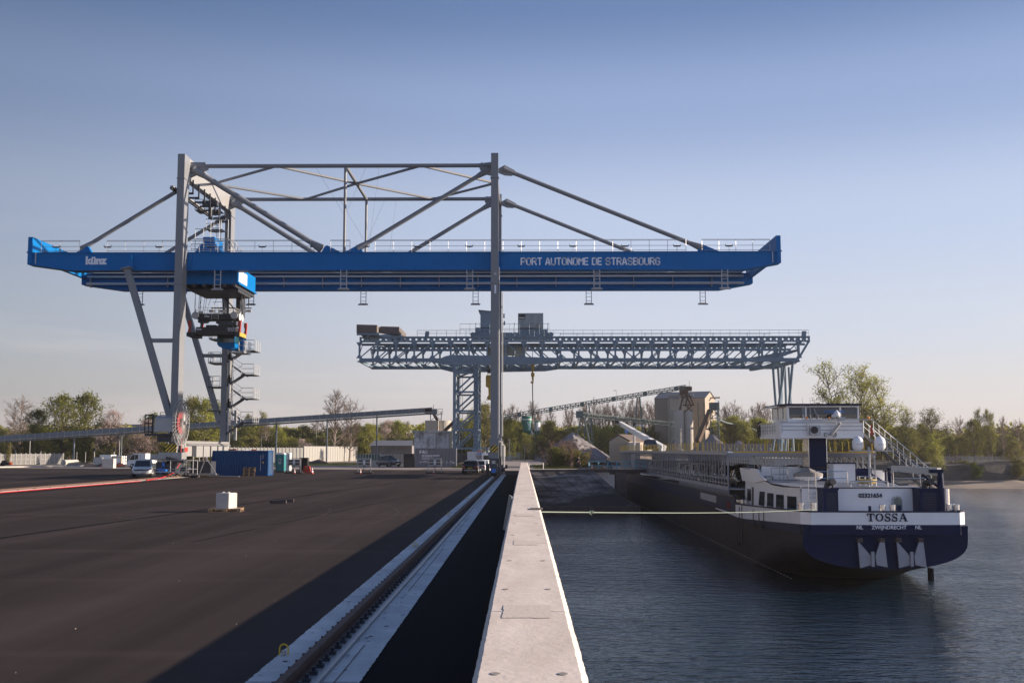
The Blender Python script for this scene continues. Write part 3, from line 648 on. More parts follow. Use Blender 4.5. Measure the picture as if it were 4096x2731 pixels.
yf, yr = GY + .35, LYR - .6; ym = (yf + yr) / 2; C = V((XM, ym, zc)); F1 = V((X(1080, GY), yf, zc)); F2 = V((X(1675, GY), yf, zc)); R1 = V((F1.x, yr, zc)); R2 = V((F2.x, yr, zc)); L_ = V((XL + .4, ym, zc)); R_ = V((XR - .2, ym, zc))
pipe((XM, yf, zc), (XM, yr, zc), .17, 0, 'cross_tie')
for a_, b_ in ((C, F1), (C, F2), (C, R1), (C, R2), (L_, F1), (L_, R1), (R_, F2), (R_, R2)): pipe(a_, b_, .13, 0, 'wind_brace')
pipe((XR, CY + .8, zc - .2), (XR, LYR, zc - .2), .2, 0, 'cross_tie')
for s in (yf, yr):
    for p_, q_ in (((X(1240, GY), s, zc - .1), (XM, s, at(1363, 860, GY).z)), ((XM, s, at(1363, 860, GY).z), (X(1450, GY), s, zc)), ((F2.x - 4, s, zc), (at(1433, 990, GY).x + 1, s, z_gt + 1))): m = MB(); m.tube(p_, q_, .009, n=4); m.build('guy_wire', 'dark_steel', cr)
# left leg-top cross beam with ladder of cable arms
m = MB(); m.prism([(XL - .33, CY + 1.55, zt - .05), (XL - .33, LYR, zt - .05), (XL - .33, LYR, zt - 1.9), (XL - .33, CY + 1.55, zt - 2.1)], (.66, 0, 0)); m.build('portal_head', 'steel_light', cr)
m = MB(); y = CY + 2.4
while y < LYR - .5:
    m.box(XL - .8, XL + .45, y, y + .16, zt - 3.3, zt - 3.12); m.box(XL + .38, XL + .5, y, y + .12, zt - 3.3, zt - 1.9); y += 1.9
m.box(XL - .85, XL - .65, CY - .5, LYR - 5, zt - 3.45, zt - 3.3)
m.build('cable_arms', 'dark_steel', cr)
m = MB(); m.box(XL - .8, XL - .5, CY - .5, LYR - 5, zt - 3.28, zt - 3.15); m.build('cable_gutter', 'steel_light', cr)
# hanging lamps under the girders
def lamp(px, gy, name='hanging_lamp'):
    x = X(px, gy) if gy == GY else X(px, GYR); m = MB(); z0 = z_gb - .06; L = 2.9 if True else 1.6; y = gy - .1 if gy == GY else gy + .3
    if gy == GY: L = 1.75
    else: L = 1.45
    w = .28
    for s in (-1, 1): m.box(x + s * w - .035, x + s * w + .035, y - .04, y + .04, z0 - L, z0)
    for k in (.25, .5, .8): m.box(x - w, x + w, y - .03, y + .03, z0 - L * k - .02, z0 - L * k + .02)
    o = m.build(name, 'rail_metal', cr); m = MB(); m.cbox((x, y - .1, z0 - L - .08), 1.0, .5, .12, 0, 0, R(14)); m.cbox((x, y, z0 - L), .7, .25, .1); m.build('lamp_head', 'galv', o)
for px in (1365, 1877, 2392, 2911, 854): lamp(px, GY)
for px in (1444, 1900, 2360, 2823, 988, 536): lamp(px, GYR)
# lettering
q = at(2085, 1067, GY); strokes('PORT AUTONOME DE STRASBOURG', (q.x, GY - .005, Z(1059, GY) + (q.z - Z(1067, GY))), (1, 0, 0), (0, 0, 1), .62, .125, (0, -1, 0), 'lettering', 'letter_grey', cr, wf=.895)
q = at(337, 1056, GY); lettering('künz', (at(383, 1056, GY).x, GY - .02, q.z), 1.0, FR, 'lettering', 'letter_grey', cr, off=.055, sx=1.02)
q = at(1981, 1172, CY); lettering('1', (q.x, CY - .02, q.z), 1.05, FR, 'lettering', 'letter_grey', cr, off=.03)
q = at(1981, 1095, CY); m = MB(); m.lathe((q.x, CY - .03, q.z), [(.12, -.01), (.12, .02)], 14, 'y'); m.build('round_badge', 'rail_metal', cr)
# machinery house of the trolley (between and under the girders)
ty0, ty1 = GY + 1.5, 111.6
xa = at(735, 1100, ty0).x; xb = at(952, 1100, ty0).x; zh0 = at(900, 1130, ty0).z; zh1 = z_gb + .55
tr = MB(); tr.box(xa, xb, ty0, ty1, zh0, zh1); tr.box(xa - .3, xb + .15, ty0 - .1, ty1 + .1, zh0 - .15, zh0); tr.build('trolley_house', 'crane_blue', cr)
m = MB(); m.box(xb, xb + .03, ty0 + .3, ty0 + 3.4, zh0 + .15, zh1 - .3); m.build('house_door', 'white', cr)
m = MB()
for k in range(6): m.box(xa + k * .95, xa + k * .95 + .3, ty0 - .3, ty1 + .3, zh0 - .45, zh0 - .15)
m.box(xa + .5, xb - .2, ty0 + 1, ty1 - 1, zh0 - .75, zh0 - .45)
m.build('trolley_frame', 'dark_steel', cr)
q0 = at(770, 1005, GY + 1.4); q1 = at(880, 1005, GY + 1.4)
m = MB(); m.prism([(q0.x, GY + 2.2, z_gt), (q0.x, GY + 2.2, z_gt + .5), (q0.x + .6, GY + 2.2, z_gt + 1.3), (q1.x - 1.0, GY + 2.2, z_gt + 1.3), (q1.x, GY + 2.2, z_gt + .5), (q1.x, GY + 2.2, z_gt)], (0, 6, 0)); m.box(q0.x + .5, q1.x - 1.0, GY + 3, GY + 6, z_gt + 1.3, z_gt + 2.1); m.build('hoist_house', 'crane_blue', cr)
m = MB(); m.rail([(q0.x - .3, GY + 2, z_gt + .6), (q1.x + .6, GY + 2, z_gt + .6), (q1.x + .6, GY + 8, z_gt + .6)], 1.1, 1.1, .03); m.rail([(q1.x - 1.4, GY + 3, z_gt + 1.4), (q1.x + .3, GY + 3, z_gt + 1.4)], 2.4, .8, .03)
m.rail([(q0.x - .4, GY + 3.5, z_gt + .8), (q0.x + .4, GY + 3.5, z_gt + .8)], 2.2, .8, .03)
m.build('house_railing', 'rail_metal', cr)
# access tower pieces beside the rear left leg, above the girder
zq = Z(925, LYR)
m = MB(); m.box(XL + -1.9 + .0, XL + -.2, LYR - 1.6, LYR - .1, zq - .08, zq); m.box(XL - 3.0, XL - .4, LYR - 2.2, LYR - .3, zq + 1.9, zq + 1.98); m.build('service_platform', 'dark_steel', cr)
m = MB(); m.rail([(XL - 3.0, LYR - 2.2, zq + 1.98), (XL - .4, LYR - 2.2, zq + 1.98)], 1.1, .9, .03); m.rail([(XL - 1.9, LYR - 1.6, zq), (XL - .3, LYR - 1.6, zq)], 1.1, .8, .03)
m.build('platform_railing', 'rail_metal', cr)
m = MB()
for s in (-.22, .22): m.tube((XL - .9 + s, LYR - .3, z_gt), (XL - .9 + s, LYR - .3, zt - 3), .03, n=5)
z = z_gt
while z < zt - 3: m.tube((XL - 1.12, LYR - .3, z), (XL - .68, LYR - .3, z), .018, n=4); z += .35
for k in range(7): m.ring((XL - .9, LYR - .65, z_gt + 3 + k * .9), .38, .02, 12, 'z', 4)
m.build('caged_ladder', 'dark_steel', cr)
q = at(842, 850, GY + 8); m = MB(); m.tube((q.x, q.y, q.z - .7), (q.x, q.y, q.z + .6), .22, n=10); m.cbox((q.x, q.y, q.z + .9), 1.5, .8, .5); m.tube((q.x + .8, q.y, q.z + .4), (q.x + 1.0, q.y, q.z - 1.5), .05); m.build('slewing_camera', 'dark_steel', cr)
# stairs round the rear left leg
def stairs():
    st = MB(); rl = MB(); xr0 = XL + .6; y0, y1 = LYR - .2, LYR + 2.4
    zs_ = [Z(p, LYR) for p in (1688, 1592, 1496, 1400)]
    for i, z in enumerate(zs_):
        st.box(xr0 + 1.2, xr0 + 2.6, y0, y1, z - .08, z); rl.rail([(xr0 + 2.6, y1, z), (xr0 + 2.6, y0, z), (xr0 + 1.3, y0, z)], 1.1, .9, .03)
        st.box(XL - 1.7, XL - .33, y0, y1, z + 1.15, z + 1.25); rl.rail([(XL - .4, y0, z + 1.25), (XL - 1.7, y0, z + 1.25), (XL - 1.7, y1, z + 1.25)], 1.1, .9, .03)
        st.beam((xr0 + 1.4, y0 + .5, z - .1), (xr0 - .3, y0 + .5, z - 1.25), .9, .14); rl.beam((xr0 + 1.4, y0 - .02, z + .95), (xr0 - .3, y0 - .02, z - .2), .04, .04)
        st.beam((xr0 + 1.4, y1 - .5, z - .1), (xr0 - .3, y1 - .5, z + 1.1), .9, .12)
        rl.beam((xr0 + 1.4, y0 + .1, z + 1.05), (xr0 - .1, y0 + .1, z + 2.1), .04, .04); rl.beam((xr0 + 1.4, y0 + .1, z + .6), (xr0 - .1, y0 + .1, z + 1.65), .03, .03)
        rl.box(xr0 - .1, xr0 + .05, y0, y0 + .15, z - 1, z + 2.5)
    st.build('stairs', 'dark_steel', cr); rl.build('stair_railing', 'rail_metal', cr)
stairs()
m = MB(); m.box(XL + .36, XL + .62, LYR + .1, LYR + .5, 3.4, Z(1400, LYR)); m.tube((XL + .8, LYR, 4), (XL + .8, LYR, Z(1420, LYR)), .05); m.tube((XL + .95, LYR, 4), (XL + .95, LYR, Z(1420, LYR)), .04)
m.box(XL + 1.15, XL + 1.4, LYR, LYR + .4, 3.6, 6.8); m.build('cable_duct', 'steel_light', cr)
# electric box and walkway on the front left leg
q0 = at(629, 1675, CY - .3); q1 = at(700, 1727, CY - .3)
m = MB(); m.box(q0.x, XL + .3, CY - .9, CY + .6, q1.z, q0.z); m.prism([(q0.x, CY - .95, q0.z), (XL + .3, CY - .95, q0.z), (XL + .3, CY - .1, q0.z + .25), (q0.x, CY - .1, q0.z + .25)], (0, 0, .06)); m.build('electric_box', 'rail_metal', cr)
m = MB(); m.box(q0.x - .95, XL, CY - .8, CY + 1.2, q1.z - .35, q1.z - .15); m.box(q0.x + .1, XL, CY - .5, CY + 1, q1.z - .9, q1.z - .35); m.rail([(q0.x - .2, CY - .8, q1.z - .15), (q0.x - .95, CY - .8, q1.z - .15), (q0.x - .95, CY + 1.2, q1.z - .15)], 1.7, .9, .045)
m.rail([(q0.x + .1, CY + .2, q0.z + .1), (q0.x + 1.7, CY + .2, q0.z + .1)], .5, .8, .03); m.build('box_platform', 'dark_steel', cr)
# cable reel
q = at(711.5, 1691, CY - .1); rc = V((XL + .85, CY - .6, q.z)); Rr = 90 / FPX * CY
rl = MB(); rl.ring(rc + V((.14, 0, 0)), Rr, .045, 48, 'x'); rl.ring(rc - V((.14, 0, 0)), Rr, .045, 48, 'x'); rl.ring(rc + V((.1, 0, 0)), Rr * .55, .025, 36, 'x')
reel = rl.build('cable_reel', 'steel_light', cr)
m = MB()
for i in range(30):
    t = 2 * math.pi * i / 30
    for s in (1, -1): m.tube(rc + V((s * .28, .12 * math.cos(t), .12 * math.sin(t))), rc + V((s * .14, Rr * math.cos(t), Rr * math.sin(t))), .024, n=4, cap=False)
m.build('spokes', 'steel_light', reel)
m = MB(); m.lathe(rc, [(.16, -.4), (.16, .5)], 14, 'x'); m.lathe(rc + V((-.3, 0, 0)), [(.5, -.2), (.5, .1)], 14, 'x'); m.build('hub', 'galv', reel)
m = MB(); m.lathe(rc, [(Rr * .50, -.04), (Rr * .50, .0)], 30, 'x'); m.build('red_cable', 'cable_red', reel)
m = MB(); m.path([rc + V((.2, -.2, -Rr * .7)), V((rc.x + .1, rc.y, 3.4)), V((rc.x + .1, rc.y, 1.5)), V((rc.x - .2, rc.y - .9, .55)), V((rc.x - .2, rc.y - 4, .2)), V((-31.0, CY - 10, .08))], .045, 6); m.build('trailing_cable', 'cable_red', cr)
m = MB(); m.box(XL - .2, rc.x, CY - .8, CY + .2, rc.z - .4, rc.z + .4); m.build('reel_gearbox', 'dark_steel', cr)
# machinery at the front left foot
m = MB(); m.box(XL - .9, XL + 1.2, CY - 1.2, CY + .3, 1.75, 2.35); m.box(XL - 1.7, XL - .6, CY - .9, CY + .3, 1.7, 2.2); m.build('foot_cabinet', 'galv', cr)
m = MB(); m.box(XL - .9, XL - .1, CY - 1.8, CY - .2, .4, 1.5); m.box(XL + .2, XL + .8, CY - 1.6, CY - .4, .5, 1.6); m.prism([(XL + .1, CY - 2.2, 1.75), (XL + 1.7, CY - 2.2, 1.35), (XL + 1.7, CY - 2.2, 1.6), (XL + .1, CY - 2.2, 2.0)], (0, 1.2, 0)); m.build('cable_guide', 'dark_steel', cr)
m = MB(); m.rail([(XL - .8, CY - 2.4, .35), (XL + 2.0, CY - 2.4, .35), (XL + 2.6, CY - 1, .35)], 1.3, 1.3, .028, (1., .4)); m.box(XL - 1.0, XL + 2.2, CY - 2.5, CY - 2.3, .6, .68); m.build('guard_frame', 'galv', cr)
m = MB(); m.tube((XL - .35, CY - 2.3, .75), (XL - .35, CY - 2.0, .75), .25); m.tube((XL - .2, CY - 1.9, 1.1), (XL - .2, CY - 1.9, 1.5), .14); m.build('blue_motor', 'blue_small', cr)
m = MB(); m.cbox((XL + .95, CY - .4 + 1.3, 2.6), .05, .9, .4); m.build('red_label', 'red', cr)
m = MB(); m.beam((XL + 3.2, CY + 3, .3), (XL + 2.2, CY + 3, 1.9), .08, .08); m.beam((XL + 1.6, CY + 3, .3), (XL + 2.2, CY + 3, 1.9), .08, .08); m.box(XL + .6, XL + 3.2, CY + 2.9, CY + 3.2, .25, .4); m.build('drive_frame', 'galv', cr); m = MB(); m.box(XL + .7, XL + 2.6, CY + 3.3, CY + 5, .4, 1.5); m.build('drive_cover', 'dark_steel', cr)
# spreader, headblock and driver's cab
sy = GY + 4.5; ks = 1.0
def sx(p): return X(p, sy)
def sz(p): return Z(p, sy)
m = MB(); m.box(sx(775), sx(925), sy, sy + 1.6, sz(1277), sz(1253)); m.box(sx(900), sx(925), sy + .2, sy + 2.4, sz(1275), sz(1256)); m.box(sx(775), sx(800), sy + .2, sy + 2.4, sz(1275), sz(1256)); hb = m.build('headblock', 'black', cr)
for p in (768, 924):
    for y in (sy - .05, sy + 2.2):
        m = MB(); m.lathe((sx(p), y, sz(1260)), [(.32, -.12), (.36, -.1), (.30, -.05), (.30, .05), (.36, .1), (.32, .12)], 18, 'y'); m.tube((sx(p), y, sz(1245)), (sx(p), y, sz(1235)), .07); m.build('sheave', 'galv', hb)
m = MB()
for y in (sy + .9, sy + 1.8): m.lathe((sx(936), y, sz(1262)), [(.36, -.06), (.36, .06)], 18, 'x')
m.build('sheave', 'white', hb)
lettering('künz', (sx(814), sy - .02, sz(1266)), .26, FR, 'lettering', 'letter_grey', hb, off=.006)
m = MB(); m.rail([(sx(778), sy + .1, sz(1253)), (sx(925), sy + .1, sz(1253)), (sx(925), sy + 2.4, sz(1253))], .62, .9, .02); m.rail([(sx(836), sy + .3, sz(1253)), (sx(880), sy + .3, sz(1253))], 1.2, .5, .02); m.box(sx(778), sx(797), sy, sy + .3, sz(1252), sz(1243)); m.build('headblock_railing', 'rail_metal', hb)
m = MB(); m.beam((sx(832), sy - .1, sz(1232)), (sx(833), sy - .1, sz(1278)), .05, .05); m.beam((sx(862), sy - .1, sz(1232)), (sx(861), sy - .1, sz(1278)), .05, .05)
for p in (1262, 1270): m.beam((sx(832), sy - .1, sz(p)), (sx(862), sy - .1, sz(p)), .04, .04)
m.build('step_ladder', 'galv', hb)
m = MB(); m.box(sx(770), sx(930), sy, sy + 1.2, sz(1335), sz(1306)); m.box(sx(735), sx(770), sy - .2, sy + 2.3, sz(1344), sz(1328)); m.box(sx(930), sx(948), sy - .2, sy + 2.3, sz(1344), sz(1326)); m.box(sx(770), sx(930), sy + 1.5, sy + 2.1, sz(1335), sz(1306)); sp = m.build('spreader', 'black', cr)
m = MB(); m.box(sx(948), sx(950), sy - .2, sy + 2.3, sz(1343), sz(1327)); m.build('spreader_end_plate', 'hook_yellow', sp)
m = MB(); m.cbox((sx(825), sy + 1, sz(1300)), 1.0, 1, .22); m.tube((sx(785), sy + .6, sz(1306)), (sx(786), sy + .6, sz(1285)), .13); m.cbox((sx(790), sy + .8, sz(1282)), .8, 1, .2); m.cbox((sx(885), sy + 1, sz(1300)), 1.4, 1.4, .25); m.cbox((sx(880), sy + .8, sz(1285)), 1.6, 1, .25); m.cbox((sx(900), sy + 1, sz(1292)), 1.5, 2, .3); m.build('rotator', 'dark_steel', sp)
for p, w_ in ((744, 1), (767, .6), (946, 1), (947, .7)):
    y = sy - .15 if p in (744, 946) else sy + 2.1; m = MB()
    m.prism([(sx(p) - .14, y, sz(1330)), (sx(p) - .04, y, sz(1308)), (sx(p) - .12, y, sz(1296)), (sx(p) - .12, y, sz(1281)), (sx(p) + .16, y, sz(1281)), (sx(p) + .16, y, sz(1300)), (sx(p) + .10, y, sz(1330))], (0, .25, 0)); m.build('flipper_arm', 'orange' if 0 else 'red', sp)
lettering('künz', (sx(783), sy - .02, sz(1318)), .26, FR, 'lettering', 'letter_grey', sp, off=.006)
lettering('ZDRN 48 T', (sx(915), sy - .02, sz(1315)), .17, FR, 'lettering', 'letter_grey', sp, off=.003); lettering('PK 10,3 T', (sx(915), sy - .02, sz(1323)), .17, FR, 'lettering', 'letter_grey', sp, off=.003)
m = MB()
for a_, b_ in (((755, 1160), (762, 1240)), ((760, 1160), (755, 1245)), ((780, 1160), (770, 1240)), ((790, 1163), (776, 1245)), ((840, 1166), (812, 1218)), ((960, 1160), (960, 1240)), ((950, 1165), (945, 1240)), ((963, 1160), (957, 1222))):
    m.tube((sx(a_[0]), sy + .5, z_gb - .8), (sx(b_[0]), sy + .5, sz(b_[1])), .02, n=4); m.tube((sx(a_[0]), sy + 2.2, z_gb - .8), (sx(b_[0]), sy + 2.2, sz(b_[1])), .02, n=4)
m.build('hoist_ropes', 'dark_steel', cr)
m = MB()
for a_, b_ in (((846, 1166), (853, 1255)), ((866, 1166), (870, 1240)), ((850, 1168), (900, 1225)), ((862, 1168), (852, 1215)), ((905, 1166), (912, 1235)), ((925, 1166), (930, 1245)), ((845, 1217), (905, 1217)), ((905, 1205), (925, 1210)), ((905, 1220), (875, 1252)), ((802, 1218), (845, 1218)), ((935, 1218), (968, 1218))):
    m.beam((sx(a_[0]), sy + 2.5, sz(a_[1])), (sx(b_[0]), sy + 2.5, sz(b_[1])), .1, .1)
m.box(sx(905), sx(922), sy + 2.3, sy + 4.3, sz(1250), z_gb - .8); m.build('cab_mast', 'dark_steel', cr)
for p in (811, 849, 961):
    m = MB(); m.cbox((sx(p), sy + 2, sz(1232)), .55, .4, .22, 0, 0, R(10)); m.build('floodlight', 'galv', cr)
# cab
cy0 = sy + 2.2; m = MB()
def ax(p): return X(p, cy0)
def az(p): return Z(p, cy0)
x0, x1 = ax(857), ax(928); z0, z1, z2 = az(1392), az(1373), az(1338)
m.box(x0, x1, cy0 + .05, cy0 + 2.9, z1 + .0, z1 + .12); m.box(x0, x1, cy0, cy0 + 2.9, z2, z2 + .25)
for x in (x0, x1 - .1):
    for y in (cy0, cy0 + 2.75): m.box(x, x + .1, y, y + .12, z1, z2)
m.prism([(x0, cy0, z1), (x0 + .15, cy0, z1 - .25), (x0 + .6, cy0, z0), (x1 - .3, cy0, z0 - .06), (x1, cy0, z0 + .15), (x1, cy0, z1)], (0, 2.9, 0)); m.box(x1, x1 + .35, cy0 + 1.8, cy0 + 3.2, z0 - .1, z2); cb = m.build('driver_cab', 'crane_blue', cr)
m = MB(); m.box(x0 + .06, x1 - .05, cy0 + .03, cy0 + .06, z1 + .12, z2); m.box(x1 - .05, x1 - .02, cy0 + .15, cy0 + 2.7, z1 + .12, z2); m.box(x0 + .03, x0 + .05, cy0 + .15, cy0 + 2.7, z1 + .12, z2); m.build('cab_window', 'glass_green', cb)
m = MB(); m.cbox((x0 + .6, cy0 + 1.5, z1 + .35), .5, .5, .7); m.cbox((x0 + .9, cy0 + .8, z1 + .3), 1, .3, .25); m.build('driver_seat', 'black', cb)
m = MB(); m.rail([(x1 + .4, cy0 + .2, z0 - .3), (x1 + .9, cy0 + .2, z0 - .3), (x1 + .9, cy0 + 3, z0 - .3)], 1.1, .6, .03); m.box(x1 - .6, x1 + .9, cy0 + .2, cy0 + 3, z0 - .4, z0 - .3); m.build('cab_platform', 'rail_metal', cb)
# ================================================================ old lattice gantry crane
OY, OYR = 175.0, 191.0
oc = thing('lattice_gantry_crane', 'old weathered blue grey riveted lattice gantry crane behind the big crane', 'crane', (X(1860, OY), OY, 0))
def ox(p): return at(p, 1440, OY).x
def oz(p): return at(2048, p, OY).z
zT0, zT1 = oz(1368), oz(1347); zB0, zB1 = oz(1447), oz(1432); xl, xr = ox(1437), ox(3197); xrt = ox(3242)
def holed(m, x0, x1, y, z0, z1, pitch, r, th=.06):
    n = max(1, round((x1 - x0) / pitch)); p = (x1 - x0) / n; h = (z1 - z0) / 2; K = 12
    for i in range(n):
        cx = x0 + p * (i + .5); cz = (z0 + z1) / 2; o = []; c = []
        for k in range(K):
            t = 2 * math.pi * k / K; a, b = math.cos(t), math.sin(t); s = min(p / 2 / max(abs(a), 1e-6), h / max(abs(b), 1e-6))
            o.append((cx + a * s, cz + b * s)); c.append((cx + a * r, cz + b * r))
        for yy in (y, y + th):
            m.add([(q[0], yy, q[1]) for q in o] + [(q[0], yy, q[1]) for q in c], [(k, (k + 1) % K, K + (k + 1) % K, K + k) for k in range(K)])
        m.add([(q[0], y, q[1]) for q in c] + [(q[0], y + th, q[1]) for q in c], [(k, (k + 1) % K, K + (k + 1) % K, K + k) for k in range(K)])
NP = 24; pw = (xr - xl) / NP
sup = ox(1860)
for y in (OY, OYR):
    sc_ = 1.0
    m = MB(); holed(m, xl, xrt, y, zT0 + .12, zT1 - .08, .95, .17)
    m.box(xl, xrt, y - .12, y + .35, zT1 - .08, zT1); m.box(xl, xrt, y - .12, y + .35, zT0, zT0 + .12); m.build('top_chord', 'old_blue', oc)
    m = MB(); m.box(xl - .3, xr + .1, y - .15, y + .5, zB0, zB0 + .16); m.box(xl, xr, y, y + .3, zB0 + .16, zB1)
    xa, xb = ox(1780), ox(2265); m.prism([(xa - 1.8, y - .1, zB0), (xa, y - .1, zB0 + .9), (xa + 1.2, y - .1, zB1 + .55), (ox(2050), y - .1, zB1 + .25), (xb, y - .1, zB1), (xb, y - .1, zB0 + .1), (xb - 3, y - .1, zB0 - .35), (ox(1975), y - .1, zB0 - .5), (sup - 3, y - .1, zB0 - .5)], (0, .5, 0)); m.build('bottom_chord', 'old_blue', oc)
    for i in range(NP + 1):
        m = MB(); d = MB(); x = xl + i * pw; m.box(x - .14, x + .14, y + .02, y + .32, zB1, zT0)
        m.prism([(x - .5, y - .03, zT0), (x + .5, y - .03, zT0), (x + .2, y - .03, zT0 - .55), (x - .2, y - .03, zT0 - .55)], (0, .06, 0)); m.prism([(x - .5, y - .03, zB1), (x + .5, y - .03, zB1), (x + .2, y - .03, zB1 + .45), (x - .2, y - .03, zB1 + .45)], (0, .06, 0))
        if i < NP:
            up = x < ox(1750) or x > ox(2480)
            a_, b_ = ((x, y + .15, zB1), (x + pw, y + .15, zT0)) if up else ((x, y + .15, zT0), (x + pw, y + .15, zB1)); d.beam(a_, b_, .17, .17, up=(0, 1, 0)); d.build('truss_diagonal', 'old_blue', oc)
        m.build('truss_post', 'old_blue', oc)
    m = MB(); m.beam((xr, y + .15, zB1), (xrt - .1, y + .15, zT0 + .2), .3, .35, up=(0, 1, 0)); m.beam((xr, y + .15, zB1), (xr - .2, y + .15, zT0), .3, .3); m.build('end_brace', 'old_blue', oc)
m = MB()
for i in range(0, NP + 1):
    x = xl + i * pw; m.box(x - .12, x + .12, OY + .3, OYR, zB0, zB0 + .28)
    if i < NP: m.beam((x, OY + .3, zB0 + .1), (x + pw, OYR, zB0 + .1), .12, .12); m.beam((x + pw, OY + .3, zB0 + .22), (x, OYR, zB0 + .22), .1, .1)
m.build('bottom_bracing', 'old_blue', oc)
m = MB()
for i in range(0, NP + 1, 1):
    x = xl + i * pw; m.beam((x, OY + .3, zT0), (x, OY + 3.4, zT0 - .1), .15, .15); m.beam((x, OY + .3, zB1 + .6), (x, OY + 3.2, zT0 - .1), .1, .1); m.beam((x, OYR - .2, zB1 + .6), (x, OYR - 3, zT0 - .1), .1, .1)
m.box(xl, xrt, OY + 3.2, OY + 3.5, zT0 - .25, zT0 + .1); m.box(xl, xrt, OYR - 3.4, OYR - 3.1, zT0 - .25, zT0 + .1); m.build('inner_bracing', 'old_blue', oc)
m = MB(); m.box(xl + 2, xrt, OY - .1, OY + 1.2, zT1 + .0, zT1 + .08); m.box(xl + 2, xrt, OYR - .6, OYR + .6, zT1, zT1 + .08); m.build('rail_deck', 'old_blue', oc)
m = MB(); m.rail([(ox(1668), OY - .05, zT1 + .08), (xrt - .2, OY - .05, zT1 + .08)], .95, 1.55, .03, (1., .5)); m.rail([(ox(1840), OY - .3, zT1 + .3), (ox(2197), OY - .3, zT1 + .3)], 1.75, 1.5, .03, (1., .55)); m.build('handrail', 'old_blue', oc)
m = MB(); x = ox(2240)
while x < xrt - 5: m.beam((x, OY + .8, zT1), (x + .12, OY + .8, zT1 + .7), .06, .1); x += 2.7
m.box(ox(2240), ox(3090), OY + .75, OY + .85, zT1 + .5, zT1 + .55); m.build('cable_stands', 'old_blue', oc)
for p in (1705, 3220):
    m = MB(); m.prism([(ox(p) - .3, OY + .2, zT1), (ox(p) - .2, OY + .2, zT1 + .9), (ox(p) + .4, OY + .2, zT1 + .9), (ox(p) + .3, OY + .2, zT1)], (0, .6, 0)); m.build('end_stop', 'old_blue', oc)
# counterweight blocks at the left end
for p0, p1, y0, y1 in ((1430, 1511, OY - 1.5, OY + 3), (1515, 1592, OY + 1.2, OY + 6)):
    m = MB(); z0 = at(1500, 1333, OY).z; m.prism([(ox(p0), y0, z0), (ox(p1), y0, z0), (ox(p1), y0, oz(1303)), (ox(p0), y0, oz(1301))], (0, y1 - y0 + 6, 0)); m.build('counterweight', 'concrete_dark', oc)
m = MB(); m.beam((ox(1430), OY - 1, oz(1338)), (ox(1520), OY - 1, oz(1338)), .6, .35); m.beam((ox(1505), OY - 1, oz(1340)), (ox(1600), OY + 4, oz(1338)), .6, .4); m.prism([(ox(1428), OY, oz(1325)), (ox(1450), OY, oz(1345)), (ox(1470), OY, oz(1345)), (ox(1470), OY, oz(1330))], (0, 10, 0)); m.build('counterweight_brackets', 'old_blue', oc)
# tower leg
x0, x1, x2 = ox(1818), ox(1897), ox(1911); zb = Z(1793, OY)
for y in (OY, OYR - 6):
    m = MB(); m.box(x0 - .22, x0 + .22, y, y + .7, zb, zB0 - .3); m.build('leg_column', 'old_blue', oc)
    m = MB(); dy = .0
    nseg = 11; H = (zB0 - .3 - zb)
    # holed wide column: holes stacked upward, built along z
    mm = MB(); K = 12; pz = H / nseg; w_ = (x2 - x1) / 2; cx = (x1 + x2) / 2
    for i in range(nseg):
        cz = zb + pz * (i + .5); o_, c_ = [], []
        for k in range(K):
            t = 2 * math.pi * k / K; a, b = math.cos(t), math.sin(t); s = min(w_ / max(abs(a), 1e-6), pz / 2 / max(abs(b), 1e-6)); o_.append((cx + a * s, cz + b * s)); c_.append((cx + a * .15, cz + b * .15))
        for yy in (y, y + .06): mm.add([(q[0], yy, q[1]) for q in o_] + [(q[0], yy, q[1]) for q in c_], [(k, (k + 1) % K, K + (k + 1) % K, K + k) for k in range(K)])
    mm.box(x1 - .08, x1, y - .05, y + .8, zb, zB0 - .3); mm.box(x2, x2 + .1, y - .05, y + .8, zb, zB0 - .3); mm.box(x1, x2, y + .7, y + .8, zb, zB0 - .3)
    mm.build('leg_column', 'old_blue', oc)
    lv = [Z(p, OY) for p in (1793, 1717, 1643, 1567, 1491)]
    for i, z in enumerate(lv):
        m.box(x0, x1, y + .1, y + .5, z - .14, z + .14)
        zt_ = lv[i + 1] if i < 4 else zB0 - .4
        m.beam((x0 + .2, y + .3, z + .1), (x1, y + .3, zt_ - .2), .26, .26, up=(0, 1, 0))
    m.build('leg_lattice', 'old_blue', oc)
m = MB()
for z in lv:
    for x in (x0, x2): m.box(x - .12, x + .12, OY + .7, OYR - 6, z - .12, z + .12)
for z, zt_ in zip(lv, lv[1:] + [zB0]):
    for x in (x0, x2): m.beam((x, OY + .5, z), (x, OYR - 6, zt_), .16, .16)
m.build('leg_cross_bracing', 'old_blue', oc)
m = MB()
for s in (-.2, .2): m.tube((x0 + 1.0 + s, OY + 2, zb), (x0 + 1.0 + s, OY + 2, zB0), .03, n=4)
z = zb
while z < zB0: m.tube((x0 + .8, OY + 2, z), (x0 + 1.2, OY + 2, z), .02, n=4); z += .4
m.build('ladder', 'old_blue', oc)
for y in (OY - .3, OYR - 6): m = MB(); m.box(x1 - .3, x2 + .2, y, y + 1.0, zb - .7, zb); m.build('leg_shoe', 'old_blue', oc)
m = MB()
m.box(x2 + .2, x2 + 1.8, OY - .6, OY + 1.2, zb - .1, zb + .15); m.box(x2 + 1.5, x2 + 1.75, OY - .5, OY + 1, zb - 1.5, zb); m.build('side_frame', 'old_blue', oc)
